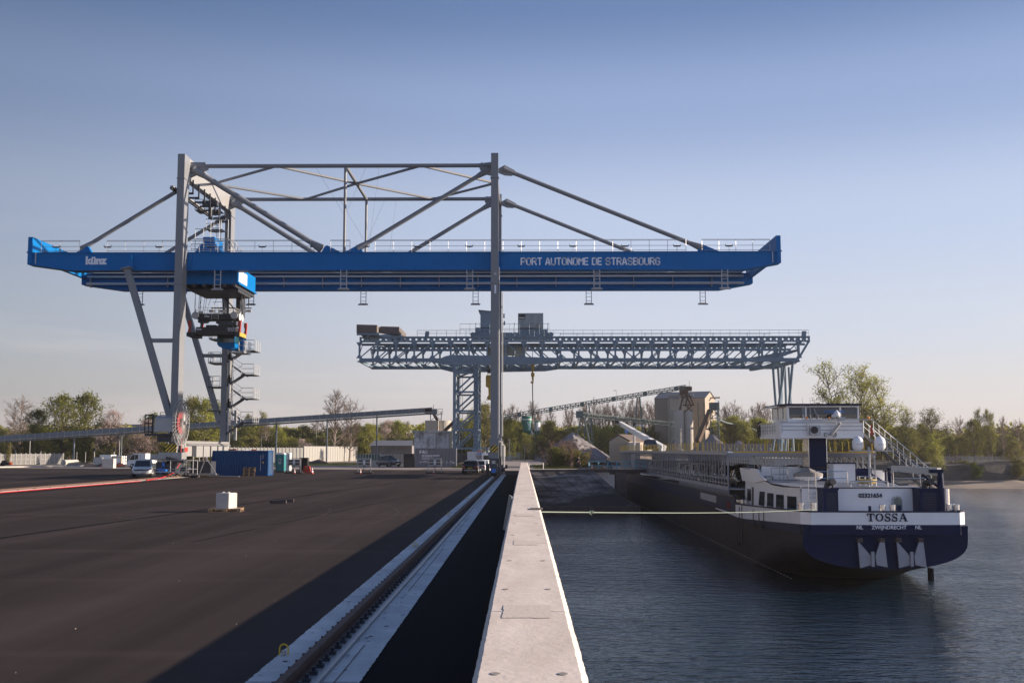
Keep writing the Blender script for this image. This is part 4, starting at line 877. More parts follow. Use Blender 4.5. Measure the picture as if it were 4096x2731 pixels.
# right legs: splayed tubes
for a_, b_, y0, y1 in ((3091, 3118, OY, OY + 3), (3140, 3110, OY + 3, OY + 5), (3112, 3133, OYR - 8, OYR - 6), (3127, 3128, OYR - 7, OYR - 6), (3140, 3150, OYR - 5, OYR - 4), (3172, 3158, OY, OY + 3), (3155, 3165, OYR - 3, OYR - 4)):
    m = MB(); ztop = zB0 + .1; pb = at(b_, 1700, (y0 + y1) / 2); pt = at(a_, 1455, y0)
    d = (V((pb.x, y1, pb.z)) - V((pt.x, y0, ztop))); e = V((pt.x, y0, ztop)) + d * ((ztop - 1.2) / (ztop - pb.z)); m.tube((pt.x, y0, ztop), e, .22, .2, n=10); m.build('leg_tube', 'old_blue', oc)
m = MB()
for y in (OY + 1, OY + 5, OY + 9): m.beam((ox(2960), y, oz(1440)), (ox(3190), y, oz(1400)), .25, .25); m.beam((ox(3060), y, oz(1440)), (ox(3200), y, oz(1400)), .25, .25)
m.beam((ox(3085), OYR, zB0 - .1), (ox(3180), OY, zB0 - .1), .5, .5); m.build('support_frame', 'old_blue', oc)
# machinery houses, hooks, cabin
def shed(p0, p1, t0, t1, b, y0, d, mt, lab):
    m = MB(); A = [(ox(p0), y0, oz(b)), (ox(p1), y0, oz(b)), (ox(p1), y0, oz(t1)), (ox(p0), y0, oz(t0))]; m.prism(A, (0, d, 0)); o = m.build('machine_house', mt, oc, label=lab); return o
h1 = shed(1920, 1975, 1240, 1245, 1310, OY + 1, 5, 'old_blue', 'blue grey machine house with slanted roof edge')
m = MB(); m.prism([(ox(1912), OY + .8, oz(1238)), (ox(1975), OY + .8, oz(1245)), (ox(1975), OY + .8, oz(1241.5)), (ox(1912), OY + .8, oz(1236))], (0, 5.5, 0)); m.build('roof', 'old_blue', h1)
h2 = shed(2072, 2174, 1249.5, 1249, 1308, OY + 1, 5, 'old_panel', 'stained grey machine house with a small grille window')
m = MB(); m.box(ox(2074), ox(2101), OY + .95, OY + .99, oz(1274), oz(1254)); m.build('grille', 'black', h2)
m = MB(); m.box(ox(2076), ox(2099), OY + .92, OY + .94, oz(1271), oz(1266)); m.build('window', 'rail_metal', h2)
m = MB(); m.box(ox(1885), ox(2050), OY + .4, OY + 6.4, zT1 + .1, zT1 + .75); m.box(ox(2052), ox(2210), OY + .4, OY + 6.4, zT1 + .1, zT1 + .75); m.box(ox(1900), ox(1965), OY + 1, OY + 5, zT1 + .75, zT1 + 1.6); m.box(ox(2072), ox(2190), OY + 1, OY + 5, zT1 + .75, zT1 + 1.3)
for p in (1890, 1975, 2060, 2205): m.tube((ox(p), OY + .3, zT1 + .42), (ox(p), OY + .9, zT1 + .42), .38, n=12)
for p in (1900, 2010, 2055, 2190): m.beam((ox(p), OY + .4, zT1 + .5), (ox(p) + .1, OY + .4, zT1 + 2.3), .08, .08)
m.box(ox(2012), ox(2018), OY + 1, OY + 1.5, oz(1268), oz(1251)); m.box(ox(2014), ox(2020), OY + 1, OY + 1.5, oz(1296), oz(1281)); m.build('crab_frames', 'old_blue', oc)
m = MB(); m.box(ox(2000), ox(2058), OY + 4, OY + 6, oz(1410), oz(1380)); m.box(ox(1945), ox(1975), OY + 4, OY + 6, oz(1410), oz(1380)); m.prism([(ox(2058), OY + 5, oz(1412)), (ox(2100), OY + 5, oz(1412)), (ox(2106), OY + 5, oz(1372)), (ox(2062), OY + 5, oz(1378))], (0, 2, 0)); m.build('cabin', 'old_panel', oc)
m = MB()
a = [(1945, 1500), (1968, 1500), (1968, 1550), (1955, 1552), (1943, 1545), (1943, 1510)]; m.prism([at(p, q, OY + 7) for p, q in a], (0, .8, 0)); a = [(1953, 1552), (1968, 1552), (1968, 1600), (1952, 1598), (1947, 1590), (1954, 1580)]; m.prism([at(p, q, OY + 7) for p, q in a], (0, .6, 0))
m.ring(at(1950, 1597, OY + 7.3), .15, .05, 12, 'y'); m.build('hook_block', 'hook_yellow', oc)
m = MB()
for p in (1950, 1955, 1960): m.tube(at(p, 1380, OY + 7.4), at(p, 1500, OY + 7.4), .03, n=4)
m.box(at(1950, 1480, OY + 7).x, at(1962, 1480, OY + 7).x, OY + 7, OY + 7.4, Z(1492, OY + 7), Z(1478, OY + 7)); m.build('hoist_ropes', 'black', oc)
m = MB(); Yh = OY + 6
for q in ((2122, 1451, 2140, 1460), (2126, 1460, 2137, 1482), (2124, 1490, 2138, 1505), (2127, 1505, 2135, 1518), (2123, 1524, 2134, 1532)):
    p0 = at(q[0], q[1], Yh); p1 = at(q[2], q[3], Yh); m.box(p0.x, p1.x, Yh, Yh + .5, p1.z, p0.z)
m.beam(at(2129, 1480, Yh), at(2132, 1525, Yh), .22, .22); m.build('hook_block', 'hook_yellow', oc)
m = MB(); m.tube(at(2130, 1450, Yh + .2), at(2130, 1385, Yh + .2), .05, n=5); m.path([at(p, q, Yh) for p, q in ((2130, 1530), (2131, 1600), (2133, 1640), (2131, 1668))], .09, 6); m.build('hanging_rope', 'black', oc)
# pedestals and pier under the old crane
pd = thing('crane_pedestal', 'stained white and brown concrete pedestal under the old crane leg', 'pedestal', (x2, OY, 0)); Yp = OY - 3
m = MB(); m.box(X(1869, Yp), X(1940, Yp), Yp, Yp + 3.5, -.1, Z(1806, Yp)); m.box(X(1925, Yp + 3), X(1947, Yp + 3), Yp + 3.6, OYR, -.1, Z(1803, Yp)); m.build('base_block', 'stained_white', pd)
m = MB(); m.box(X(1800, Yp), X(1866, Yp), Yp + 2, Yp + 3, -.1, Z(1812, Yp)); m.build('low_wall', 'concrete_dark', pd)
pr = thing('crane_pier', 'concrete pier in the basin carrying the splayed right leg of the old crane', 'pier', (ox(3130), OY + 6, WZ))
m = MB(); m.box(ox(3080), ox(3190), OY - 1, OYR + 1, WZ - 2, 1.3); m.build('pier_body', 'concrete', pr)
# warning sign on the pedestal
sg = thing('warning_sign', 'red and blue warning sign on the old crane pedestal', 'sign', (X(1917, Yp - .3), Yp - .3, 0))
m = MB(); a, b2 = at(1909, 1820, Yp - .3), at(1926, 1799, Yp - .3); m.box(a.x, b2.x, Yp - .3, Yp - .25, a.z, b2.z); m.build('board', 'white', sg)
m = MB(); m.box(a.x + .02, b2.x - .02, Yp - .33, Yp - .31, a.z + (b2.z - a.z) * .5, b2.z - .02); m.build('red_panel', 'red', sg)
m = MB(); m.lathe((a.x + .19, Yp - .33, a.z + .2), [(.15, -.01), (.15, .01)], 16, 'y'); m.box(a.x + .38, b2.x - .04, Yp - .34, Yp - .32, a.z + .05, a.z + .36); m.build('blue_symbol', 'blue_small', sg)
m = MB()
for k in range(3): m.box(a.x + .08, b2.x - .08, Yp - .35, Yp - .335, b2.z - .12 - k * .12, b2.z - .08 - k * .12)
m.build('text_lines', 'white', sg)

# ================================================================ conveyors, silos, plant
def truss_conveyor(name, lab, p, q, w, h, mt, n, legs, group=None, solid=False):
    t = thing(name, lab, 'conveyor', tuple(p), group=group); p, q = V(p), V(q); d = q - p; u = V((0, 0, 1)); s = d.cross(u).normalized() * w / 2
    m = MB()
    if solid:
        m.beam(p + u * h * .5, q + u * h * .5, w, h * .8); m.beam(p - u * h * .25, q - u * h * .25, w * .7, h * .25)
        m.build('gallery', mt, t); m = MB()
        for i in range(n + 1): a = p + d * i / n; m.beam(a + s * 1.02 - u * h * .35, a + s * 1.02 + u * h * .9, .08, .08)
        m.beam(p + s * 1.03, q + s * 1.03, .1, .12); m.build('ribs', 'galv', t)
    else:
        for k in (-1, 1):
            for z in (0, h): m.beam(p + s * k + u * z, q + s * k + u * z, .12, .12)
            for i in range(n):
                a, b = p + d * i / n + s * k, p + d * (i + 1) / n + s * k; m.beam(a, a + u * h, .09, .09); m.beam(a if i % 2 else a + u * h, b + u * h if i % 2 else b, .08, .08)
        m.build('truss', mt, t); m = MB(); m.beam(p + u * .45, q + u * .45, w * .8, .16); m.build('belt', 'dark_steel', t)
        for i in range(2, n, 12): m = MB(); a = p + d * (i + .5) / n + u * h * .5; m.cbox(a, .9, w * 1.1, h * .9); m.build('belt_cover', mt, t)
    for f, sp, ft in legs:
        a = p + d * f; m = MB()
        for k in ((-1, -.6), (1, -.6), (-1, .6), (1, .6)) if sp > 0 else ((0, 0),): m.beam((a.x + k[0] * .3, a.y + k[1], a.z), (a.x + k[0] * sp, a.y + k[1] * 2, ft), .22, .22)
        if sp > 0:
            for z in (.35, .7): m.beam((a.x - .3 - (sp - .3) * (1 - z), a.y - .6, ft + (a.z - ft) * z), (a.x + .3 + (sp - .3) * (1 - z), a.y - .6, ft + (a.z - ft) * z), .1, .1)
        m.build('leg', mt, t)
    return t
Yc = 205
truss_conveyor('conveyor', 'long grey covered conveyor gallery crossing low behind the blue crane', at(-60, 1766, Yc), at(1730, 1648, Yc), 2.0, .95, 'conveyor', 60, [(.20, 0, 0), (.41, 0, 0), (.652, 0, 0), (.765, 0, 0), (.876, 0, 0)], solid=True)
Yg = 285
truss_conveyor('conveyor', 'long open truss conveyor rising rightward to the top of the concrete silos', at(1800, 1712, Yg), at(2742, 1556, Yg), 1.8, 1.05, 'conv_green', 90, [(.355, 1.4, 0), (.585, 1.5, 0), (.80, 1.5, 0)])
low_ = truss_conveyor('conveyor', 'lower truss conveyor sloping down leftward end above the gravel cone', at(2318, 1666, 262), at(2692, 1704, 275), 1.6, .9, 'conv_green', 40, [(.03, 2.6, 0), (.11, .5, 0)])
m = MB(); q = at(2318, 1664, 262); m.cbox(q + V((0, 0, .4)), 1.6, 2, 1.6); m.beam(q, q + V((-1.8, 0, .9)), .15, .15); m.build('drive_head', 'conv_green', low_)
# head tower and plant at the end of the grey conveyor
pt = thing('loading_tower', 'rusty conveyor head frame standing on the small concrete silo', 'tower', tuple(at(1745, 1690, Yc)))
m = MB()
for p in (1722, 1765):
    for y in (Yc - 1, Yc + 2): a = at(p, 1680, y); m.beam(a, (a.x, y, at(p, 1648, y).z), .15, .15)
a = at(1700, 1655, Yc); b_ = at(1750, 1640, Yc); m.box(a.x, b_.x, Yc - 1, Yc + 1, b_.z - .8, b_.z + .2); m.beam(at(1725, 1680, Yc - 1), at(1765, 1650, Yc - 1), .1, .1); m.beam(at(1765, 1680, Yc - 1), at(1725, 1650, Yc - 1), .1, .1); m.build('head_frame', 'conveyor', pt)
m = MB(); a = at(1752, 1659, Yc); m.rail([a, (at(1770, 1659, Yc).x, Yc, a.z)], 1.1, .8, .04); m.beam(at(1735, 1655, Yc), at(1752, 1685, Yc), .5, .5); m.tube(at(1734, 1650, Yc), at(1734, 1618, Yc), .05, n=4); m.build('chute', 'rust', pt)
si = thing('concrete_silo', 'small square and round pale concrete silo above the white stained building', 'silo', tuple(at(1744, 1722, Yc)))
m = MB(); a = at(1704, 1724, Yc); b_ = at(1757, 1682, Yc); m.box(a.x, b_.x, Yc - 2, Yc + 2, -.03, b_.z); m.build('square_bin', 'silo_conc', si)
m = MB(); c = at(1771, 1724, Yc + 1); m.lathe((c.x, Yc + .5, 0), [(1.6, 0), (1.6, b_.z - .3), (1.6, b_.z)], 24); m.build('round_bin', 'silo_conc', si)
wb = thing('white_building', 'windowless white building with dark peeling stains behind the grey container', 'building', (X(1730, 183), 183, 0))
Yw = 183; a = at(1655, 1860, Yw); b_ = at(1797, 1729, Yw); m = MB(); m.box(a.x, b_.x, Yw, Yw + 9, -.03, b_.z); m.box(a.x - .3, b_.x + .6, Yw - .3, Yw + 9.3, b_.z, b_.z + .25); m.build('wall', 'stained_white', wb)
m = MB(); m.box(b_.x + .05, b_.x + .5, Yw - .2, Yw + 8, -.03, b_.z); m.build('side_pilaster', 'silo_conc', wb)
m = MB(); m.beam(at(1778, 1724, Yw + 4), at(1822, 1683, Yw + 4), 1.4, .5); m.beam(at(1778, 1714, Yw + 3.2), at(1822, 1673, Yw + 3.2), .06, .06); m.build('belt_ramp', 'dirt_pile', wb)
# container in front
def corr(m, x0, x1, y0, y1, z0, z1, n=28, d=.05):
    w_ = (x1 - x0) / n
    for i in range(n):
        a = x0 + i * w_
        for yy, s in ((y0, 1), (y1, -1)):
            P = [(a, yy), (a + w_ * .3, yy), (a + w_ * .5, yy + s * d), (a + w_ * .8, yy + s * d), (a + w_, yy)]
            for u, v_ in zip(P, P[1:]): m.quad((u[0], u[1], z0), (v_[0], v_[1], z0), (v_[0], v_[1], z1), (u[0], u[1], z1))
    m.quad((x0, y0, z0), (x0, y1, z0), (x0, y1, z1), (x0, y0, z1)); m.quad((x1, y0, z0), (x1, y1, z0), (x1, y1, z1), (x1, y0, z1)); m.quad((x0, y0 + d, z1 - .03), (x1, y0 + d, z1 - .03), (x1, y1 - d, z1 - .03), (x0, y1 - d, z1 - .03))
def container(lab, x0, x1, y0, y1, h, mt, fr, rz=0):
    t = thing('shipping_container', lab, 'container', ((x0 + x1) / 2, y0, 0)); m = MB(); corr(m, x0 + .08, x1 - .08, y0 + .03, y1 - .03, .12, h - .06); m.build('body', mt, t)
    m = MB()
    for x in (x0, x1 - .12):
        for y in (y0, y1 - .12): m.box(x, x + .12, y, y + .12, .02, h)
    for z in (.02, h - .13):
        for y in (y0 + .003, y1 - .11): m.box(x0 + .12, x1 - .12, y, y + .1, z, z + .12)
        for x in (x0 + .003, x1 - .11): m.box(x, x + .1, y0 + .12, y1 - .12, z, z + .12)
    m.build('frame', fr, t); return t
x0, x1 = X(1659, 164), X(1825, 164); c = container('grey corrugated container with white lettering in front of the stained white building', x0, x1, 164, 166.44, Z(1792, 164) , 'container_grey', 'container_grey')
strokes('PAS', (X(1680, 164), 163.98, Z(1813, 164)), (1, 0, 0), (0, 0, 1), .42, .11, (0, -1, 0), 'lettering', 'letter_grey', c)
strokes('PORT AUTONOME DE STRASBOURG', (X(1688, 164), 163.98, Z(1823.5, 164)), (1, 0, 0), (0, 0, 1), .15, .04, (0, -1, 0), 'lettering', 'letter_grey', c, wf=.74)
m = MB(); yk = 163.97
def wl(pts, r=.03):
    for a, b in zip(pts, pts[1:]): m.beam(V((X(a[0], 164), yk, Z(a[1], 164))), V((X(b[0], 164), yk, Z(b[1], 164))), .02, r * 1.6, up=(0, 0, 1) if abs(a[1] - b[1]) < abs(a[0] - b[0]) else (1, 0, 0))
wl([(1688, 1826), (1735, 1826)]); wl([(1688, 1831), (1715, 1831)]); wl([(1688, 1836), (1712, 1836)])
wl([(1678, 1846), (1715, 1846)]); wl([(1682, 1846), (1682, 1852)]); wl([(1692, 1850), (1700, 1842), (1708, 1850)]); wl([(1715, 1846), (1716, 1853)]); wl([(1758, 1849), (1772, 1849), (1774, 1846)])
wl([(1799, 1852), (1803, 1843), (1807, 1843), (1810, 1850)]); wl([(1807, 1852), (1817, 1852), (1819, 1847), (1809, 1850)]); wl([(1785, 1845), (1789, 1845), (1788, 1851), (1785, 1852)])
m.build('line_drawings', 'letter_grey', c)
m = MB(); m.box(X(1618, 166), X(1655, 166), 165, 170, 0, Z(1814, 165)); m.box(X(1622, 164), X(1655, 164), 164, 165, 0, 1.5); tag(m.build('black_block_stack', 'black'), 'black slatted stack standing left of the grey container', 'stack')
# concrete silos and beige plant building
Ys = 290
pb = thing('plant_building', 'tall beige plant building with grey pitched roof behind the silos', 'building', (X(2823, 296), 296, 0))
Y1 = 296; XB = X(2823, Y1); Bc = V((XB, Y1, 0)); uu, vv = V((-.91, .414, 0)), V((.414, .91, 0)); zt1 = at(2823, 1590, Y1).z; zt2 = at(2841, 1567, 300).z; LU, LV = 14, 10
def bp_(a, b, z): q = Bc + uu * a + vv * b; return (q.x, q.y, z)
m = MB(); m.quad(bp_(0, 0, -.03), bp_(0, 0, zt1), bp_(LU, 0, zt1), bp_(LU, 0, -.03)); m.quad(bp_(0, 0, -.03), bp_(0, LV, -.03), bp_(0, LV, zt1), bp_(0, LV / 2, zt2), bp_(0, 0, zt1)); m.quad(bp_(LU, 0, -.03), bp_(LU, LV, -.03), bp_(LU, LV, zt1), bp_(LU, LV / 2, zt2), bp_(LU, 0, zt1)); m.quad(bp_(0, LV, -.03), bp_(LU, LV, -.03), bp_(LU, LV, zt1), bp_(0, LV, zt1)); m.build('wall', 'beige', pb)
m = MB(); m.prism([bp_(-.25, -.3, zt1 - .1), bp_(-.25, LV / 2, zt2 + .06), bp_(LU, LV / 2, zt2 + .06), bp_(LU, -.3, zt1 - .1)], (0, 0, .14)); m.prism([bp_(-.25, LV + .3, zt1 - .1), bp_(-.25, LV / 2, zt2 + .07), bp_(LU, LV / 2, zt2 + .07), bp_(LU, LV + .3, zt1 - .1)], (0, 0, .14)); m.build('roof', 'roof_grey', pb)
def win(a, b, z, w, h, fu):
    m = MB(); o = -vv * .03 if fu else -uu * .03; p = [V(bp_(a, b, z)) + o, (V(bp_(a + w, b, z)) if fu else V(bp_(a, b + w, z))) + o]; m.quad(p[0], p[1], p[1] + V((0, 0, h)), p[0] + V((0, 0, h))); m.build('window', 'glass_dark', pb)
for k in range(6): win(3.2, 0, 2 + k * 2.1, .5, .8, True)
for k in range(3): win(0, 3.2, 4.5 + k * 3.2, 1.2, 1.1, False); win(0, 6.6, 4.5 + k * 3.2, 1.2, 1.1, False)
m = MB(); m.beam(bp_(0, 6, zt1 + .2), V(bp_(0, 6, zt1 + .2)) - uu * 2.6, .4, .4); m.build('hoist_beam', 'beige', pb)
m = MB(); Y1 = 295.5; m.box(X(2790, Y1), X(2794, Y1), Y1 - 1.2, Y1 - 1, 0, at(2792, 1610, Y1).z); m.box(X(2815, Y1), X(2819, Y1), Y1 - 1.2, Y1 - 1, 0, at(2792, 1610, Y1).z)
for k in range(5): m.beam((X(2791, Y1), Y1 - 1.1, 1 + k * 2.3), (X(2817, Y1), Y1 - 1.1, 3.3 + k * 2.3), .1, .1)
m.build('outside_frame', 'conv_green', pb)
sq = thing('square_silo', 'tall grey concrete block silo below the conveyor head', 'silo', (X(2715, Ys), Ys, 0))
m = MB(); m.box(X(2688, Ys), X(2775, Ys) - 1, Ys + 3.4, Ys + 8, 0, at(2730, 1592, Ys).z); m.box(X(2684, Ys), X(2778, Ys), Ys + 2.8, Ys + 7.6, at(2730, 1582, Ys).z, at(2730, 1578, Ys).z); m.build('wall', 'silo_conc', sq)
for p0, p1, lab in ((2688, 2738, 'left round concrete silo with ringed segments'), (2738, 2774, 'right pale round concrete silo beside the beige building')):
    s_ = thing('round_silo', lab, 'silo', (X((p0 + p1) / 2, Ys), Ys, 0), group='round concrete silos'); r = (X(p1, Ys) - X(p0, Ys)) / 2; zt_ = at(2730, 1644 if p0 < 2700 else 1643, Ys).z
    m = MB(); pf = [(r, 0)]; z = 1.5
    while z < zt_: pf += [(r, z), (r + .06, z + .02), (r + .06, z + .12), (r, z + .14)]; z += 1.6
    m.lathe((X((p0 + p1) / 2, Ys), Ys, 0), pf + [(r, zt_), (r * .9, zt_ + .2)], 28); m.build('shell', 'silo_conc', s_)
ht = thing('silo_head_tower', 'rusty conveyor head tower with railings on top of the concrete silos', 'tower', tuple(at(2745, 1640, Ys)))
def hp(p, q, y=Ys - 1): return at(p, q, y)
m = MB(); m.cbox(hp(2742, 1555), 3, 2.5, 1.1); m.cbox(hp(2735, 1570), 2, 2, 1.2)
for a, b in (((2728, 1575), (2722, 1645)), ((2755, 1575), (2775, 1620)), ((2735, 1585), (2695, 1700)), ((2750, 1580), (2742, 1620)), ((2742, 1580), (2765, 1622)), ((2730, 1620), (2775, 1620)), ((2740, 1620), (2768, 1645)), ((2768, 1620), (2740, 1645)), ((2725, 1585), (2770, 1585))): m.beam(hp(*a), hp(*b), .28, .28)
m.build('frame', 'rust', ht)
m = MB(); m.beam(hp(2722, 1590), hp(2694, 1698), .5, .6); m.build('chute', 'silo_conc', ht)
m = MB(); a = hp(2740, 1585); m.rail([a, (hp(2772, 1585).x, a.y, a.z)], 1.1, .8, .05); a = hp(2735, 1620); m.rail([a, (hp(2770, 1620).x, a.y, a.z)], 1.1, .8, .05); a = hp(2720, 1558); m.rail([a, (hp(2762, 1558).x, a.y, a.z)], .9, .8, .05); m.tube(hp(2758, 1560), hp(2757, 1522), .06, n=4); m.build('railings', 'conv_green', ht)
et = thing('elevator_tower', 'green lattice elevator tower right of the beige plant building', 'tower', tuple(at(2857, 1760, Ys)))
m = MB()
for p in (2843, 2871):
    for y in (Ys - 2, Ys + 1): a = at(p, 1700, y); m.beam((a.x, y, 0), (a.x, y, at(p, 1615, y).z), .2, .2)
for i, q in enumerate((1615, 1630, 1650, 1672, 1695, 1718, 1740)):
    y = Ys - 2; a = at(2843, q, y); b = at(2871, q, y); m.beam(a, b, .16, .16); c_ = at(2871 if i % 2 else 2843, q + 22, y); m.beam(a if i % 2 else b, c_, .14, .14)
m.cbox(at(2857, 1625, Ys), 2.4, 2, 2); m.tube((at(2876, 1700, Ys - 2).x, Ys - 2, 0), (at(2876, 1700, Ys - 2).x, Ys - 2, at(2876, 1602, Ys - 2).z), .12, n=5)
a = at(2840, 1630, Ys - 2); m.rail([a, (at(2876, 1630, Ys - 2).x, a.y, a.z)], 1.1, .9, .05); m.build('frame', 'conv_green', et)
m = MB(); m.beam(at(2842, 1640, Ys), at(2790, 1765, Ys - 4), 1.3, .9); m.build('inclined_belt', 'dirt_pile', et)
m = MB(); m.path([at(2876, 1678, Ys - 2), at(2905, 1690, Ys + 6), at(2960, 1702, Ys + 20), at(3035, 1722, Ys + 40)], .22, 6); m.build('long_pipe', 'conv_green', et)
# green silos
Yk = 300
for p0, p1, q0, q1, lab in ((2086, 2130, 1667, 1724, 'large dark green silo with white top ring'), (2137, 2161, 1686, 1730, 'small green silo with white band')):
    s_ = thing('green_silo', lab, 'silo', (X((p0 + p1) / 2, Yk), Yk, 0), group='green silos'); r = (X(p1, Yk) - X(p0, Yk)) / 2; zt_ = at(2100, q0, Yk).z; zb_ = at(2100, q1, Yk).z
    m = MB(); m.lathe((X((p0 + p1) / 2, Yk), Yk, 0), [(r * .25, zb_ - r * 1.3), (r, zb_), (r, zt_), (r * .85, zt_ + .15)], 26); m.build('shell', 'green_silo', s_)
    m = MB(); z = zt_ - .7 if p0 < 2100 else (zt_ * .55 + zb_ * .45); hh = .12 if p0 < 2100 else 1.1; m.lathe((X((p0 + p1) / 2, Yk), Yk, 0), [(r + .03, z - hh), (r + .03, z + hh)], 26); m.build('white_band', 'white', s_)
    m = MB()
    for k in range(4): t = k * 1.57 + .78; m.tube((X((p0 + p1) / 2, Yk) + r * math.cos(t), Yk + r * math.sin(t), -.03), (X((p0 + p1) / 2, Yk) + r * math.cos(t), Yk + r * math.sin(t), zb_ + .5), .14, n=5)
    m.build('legs', 'green_silo', s_)
m = MB(); m.beam(at(2110, 1687, Yk - 4), at(2132, 1738, Yk - 4), .9, .4); tag(m.build('white_chute', 'white'), 'white tilted chute in front of the large green silo', 'chute')
# gravel heaps
def heap(name, lab, c, r, h, seed, group='gravel heaps', sq=1.):
    rr = random.Random(seed); t = MB(); n = 40; rings = 14; vs = [(c[0], c[1], c[2] + h)]
    ph = [rr.uniform(0, 6) for _ in range(4)]
    for k in range(1, rings + 1):
        f = k / rings
        for i in range(n):
            a = 2 * math.pi * i / n; q = 1 + .10 * math.sin(a * 3 + ph[0]) + .06 * math.sin(a * 7 + ph[1]) + rr.uniform(-.02, .02)
            vs.append((c[0] + r * f * q * math.cos(a), c[1] + r * f * q * sq * math.sin(a), c[2] + h * (1 - f) ** .95 + rr.uniform(-.02, .02) * h))
    fs = [(0, 1 + i, 1 + (i + 1) % n) for i in range(n)] + [(1 + (k - 1) * n + i, 1 + k * n + i, 1 + k * n + (i + 1) % n, 1 + (k - 1) * n + (i + 1) % n) for k in range(1, rings) for i in range(n)]
    t.add(vs, fs); o = t.build(name, 'gravel_pile' if 'gravel' in name else 'dirt_pile', smooth=True); return tag(o, lab, 'heap', group)
Yh = 262; q = at(2290, 1727, Yh); heap('gravel_heap', 'tall pale gravel cone with steep right flank below the lower conveyor', (q.x, Yh, -.1), 9.5, q.z + .1, 1)
Yh = 292; q = at(2850, 1735, Yh - 12); heap('gravel_heap', 'grey gravel cone at the foot of the elevator tower', (q.x, Yh - 12, -.1), 7, q.z + .1, 2)
q = at(2955, 1760, 280); heap('gravel_heap', 'low pale gravel heap behind the ship deck near the wheelhouse', (q.x, 280, -.1), 7, q.z + .1, 3)
q = at(2700, 1738, 275); heap('gravel_heap', 'small gravel heap behind the left end of the ship deck', (q.x, 276, -.1), 4, q.z - 1, 4)
# low grey bund wall behind the ship
m = MB(); m.box(X(2870, 272), X(3090, 272), 272, 273, -.1, at(3000, 1774, 272).z); tag(m.build('bund_wall', 'gravel_pile'), 'grey block wall behind the ship deck', 'wall')
# warehouse shed
wh = thing('warehouse', 'beige gabled warehouse with brown roof behind the footbridge', 'building', (X(2470, 245), 245, 0)); Yb = 245
xa, xb, xc = X(2437, Yb), X(2516, Yb), X(2475, Yb); ze_, zr_ = at(2475, 1765, Yb).z, at(2475, 1741, Yb).z
m = MB(); m.prism([(xa, Yb, -.03), (xb, Yb, -.03), (xb, Yb, ze_), (xc, Yb, zr_), (xa, Yb, ze_)], (7, 17, 0)); m.build('wall', 'beige', wh)
m = MB(); m.prism([(xa - .3, Yb - .2, ze_), (xc, Yb - .2, zr_ + .12), (xb + .3, Yb - .2, ze_ + .02), (xb + .3, Yb - .2, ze_ + .16), (xc, Yb - .2, zr_ + .3), (xa - .3, Yb - .2, ze_ + .16)], (7.1, 17.4, 0)); m.build('roof', 'brown_roof', wh)
m = MB(); a = at(2516, 1800, Yb - 6); b_ = at(2560, 1769, Yb - 6); m.box(a.x, b_.x, Yb - 6, Yb + 5, -.03, b_.z); m.build('annexe', 'silo_conc', wh)
sh_ = thing('low_shed', 'long low shed with blue grey corrugated roof behind the green fence', 'building', (X(1560, 215), 215, 0)); Yl = 215
m = MB(); a = at(1483, 1782, Yl); b_ = at(1648, 1760, Yl); m.box(a.x, b_.x, Yl, Yl + 8, -.03, a.z); m.build('wall', 'gravel_pile', sh_)
m = MB(); m.quad((a.x - .3, Yl - .5, a.z), (b_.x + .3, Yl - .5, a.z), (b_.x - .3, Yl + 4, b_.z), (a.x + .2, Yl + 4, b_.z)); m.quad((a.x - .3, Yl + 8.5, a.z), (b_.x + .3, Yl + 8.5, a.z), (b_.x - .3, Yl + 4, b_.z), (a.x + .2, Yl + 4, b_.z)); m.build('roof', 'roof_grey', sh_)
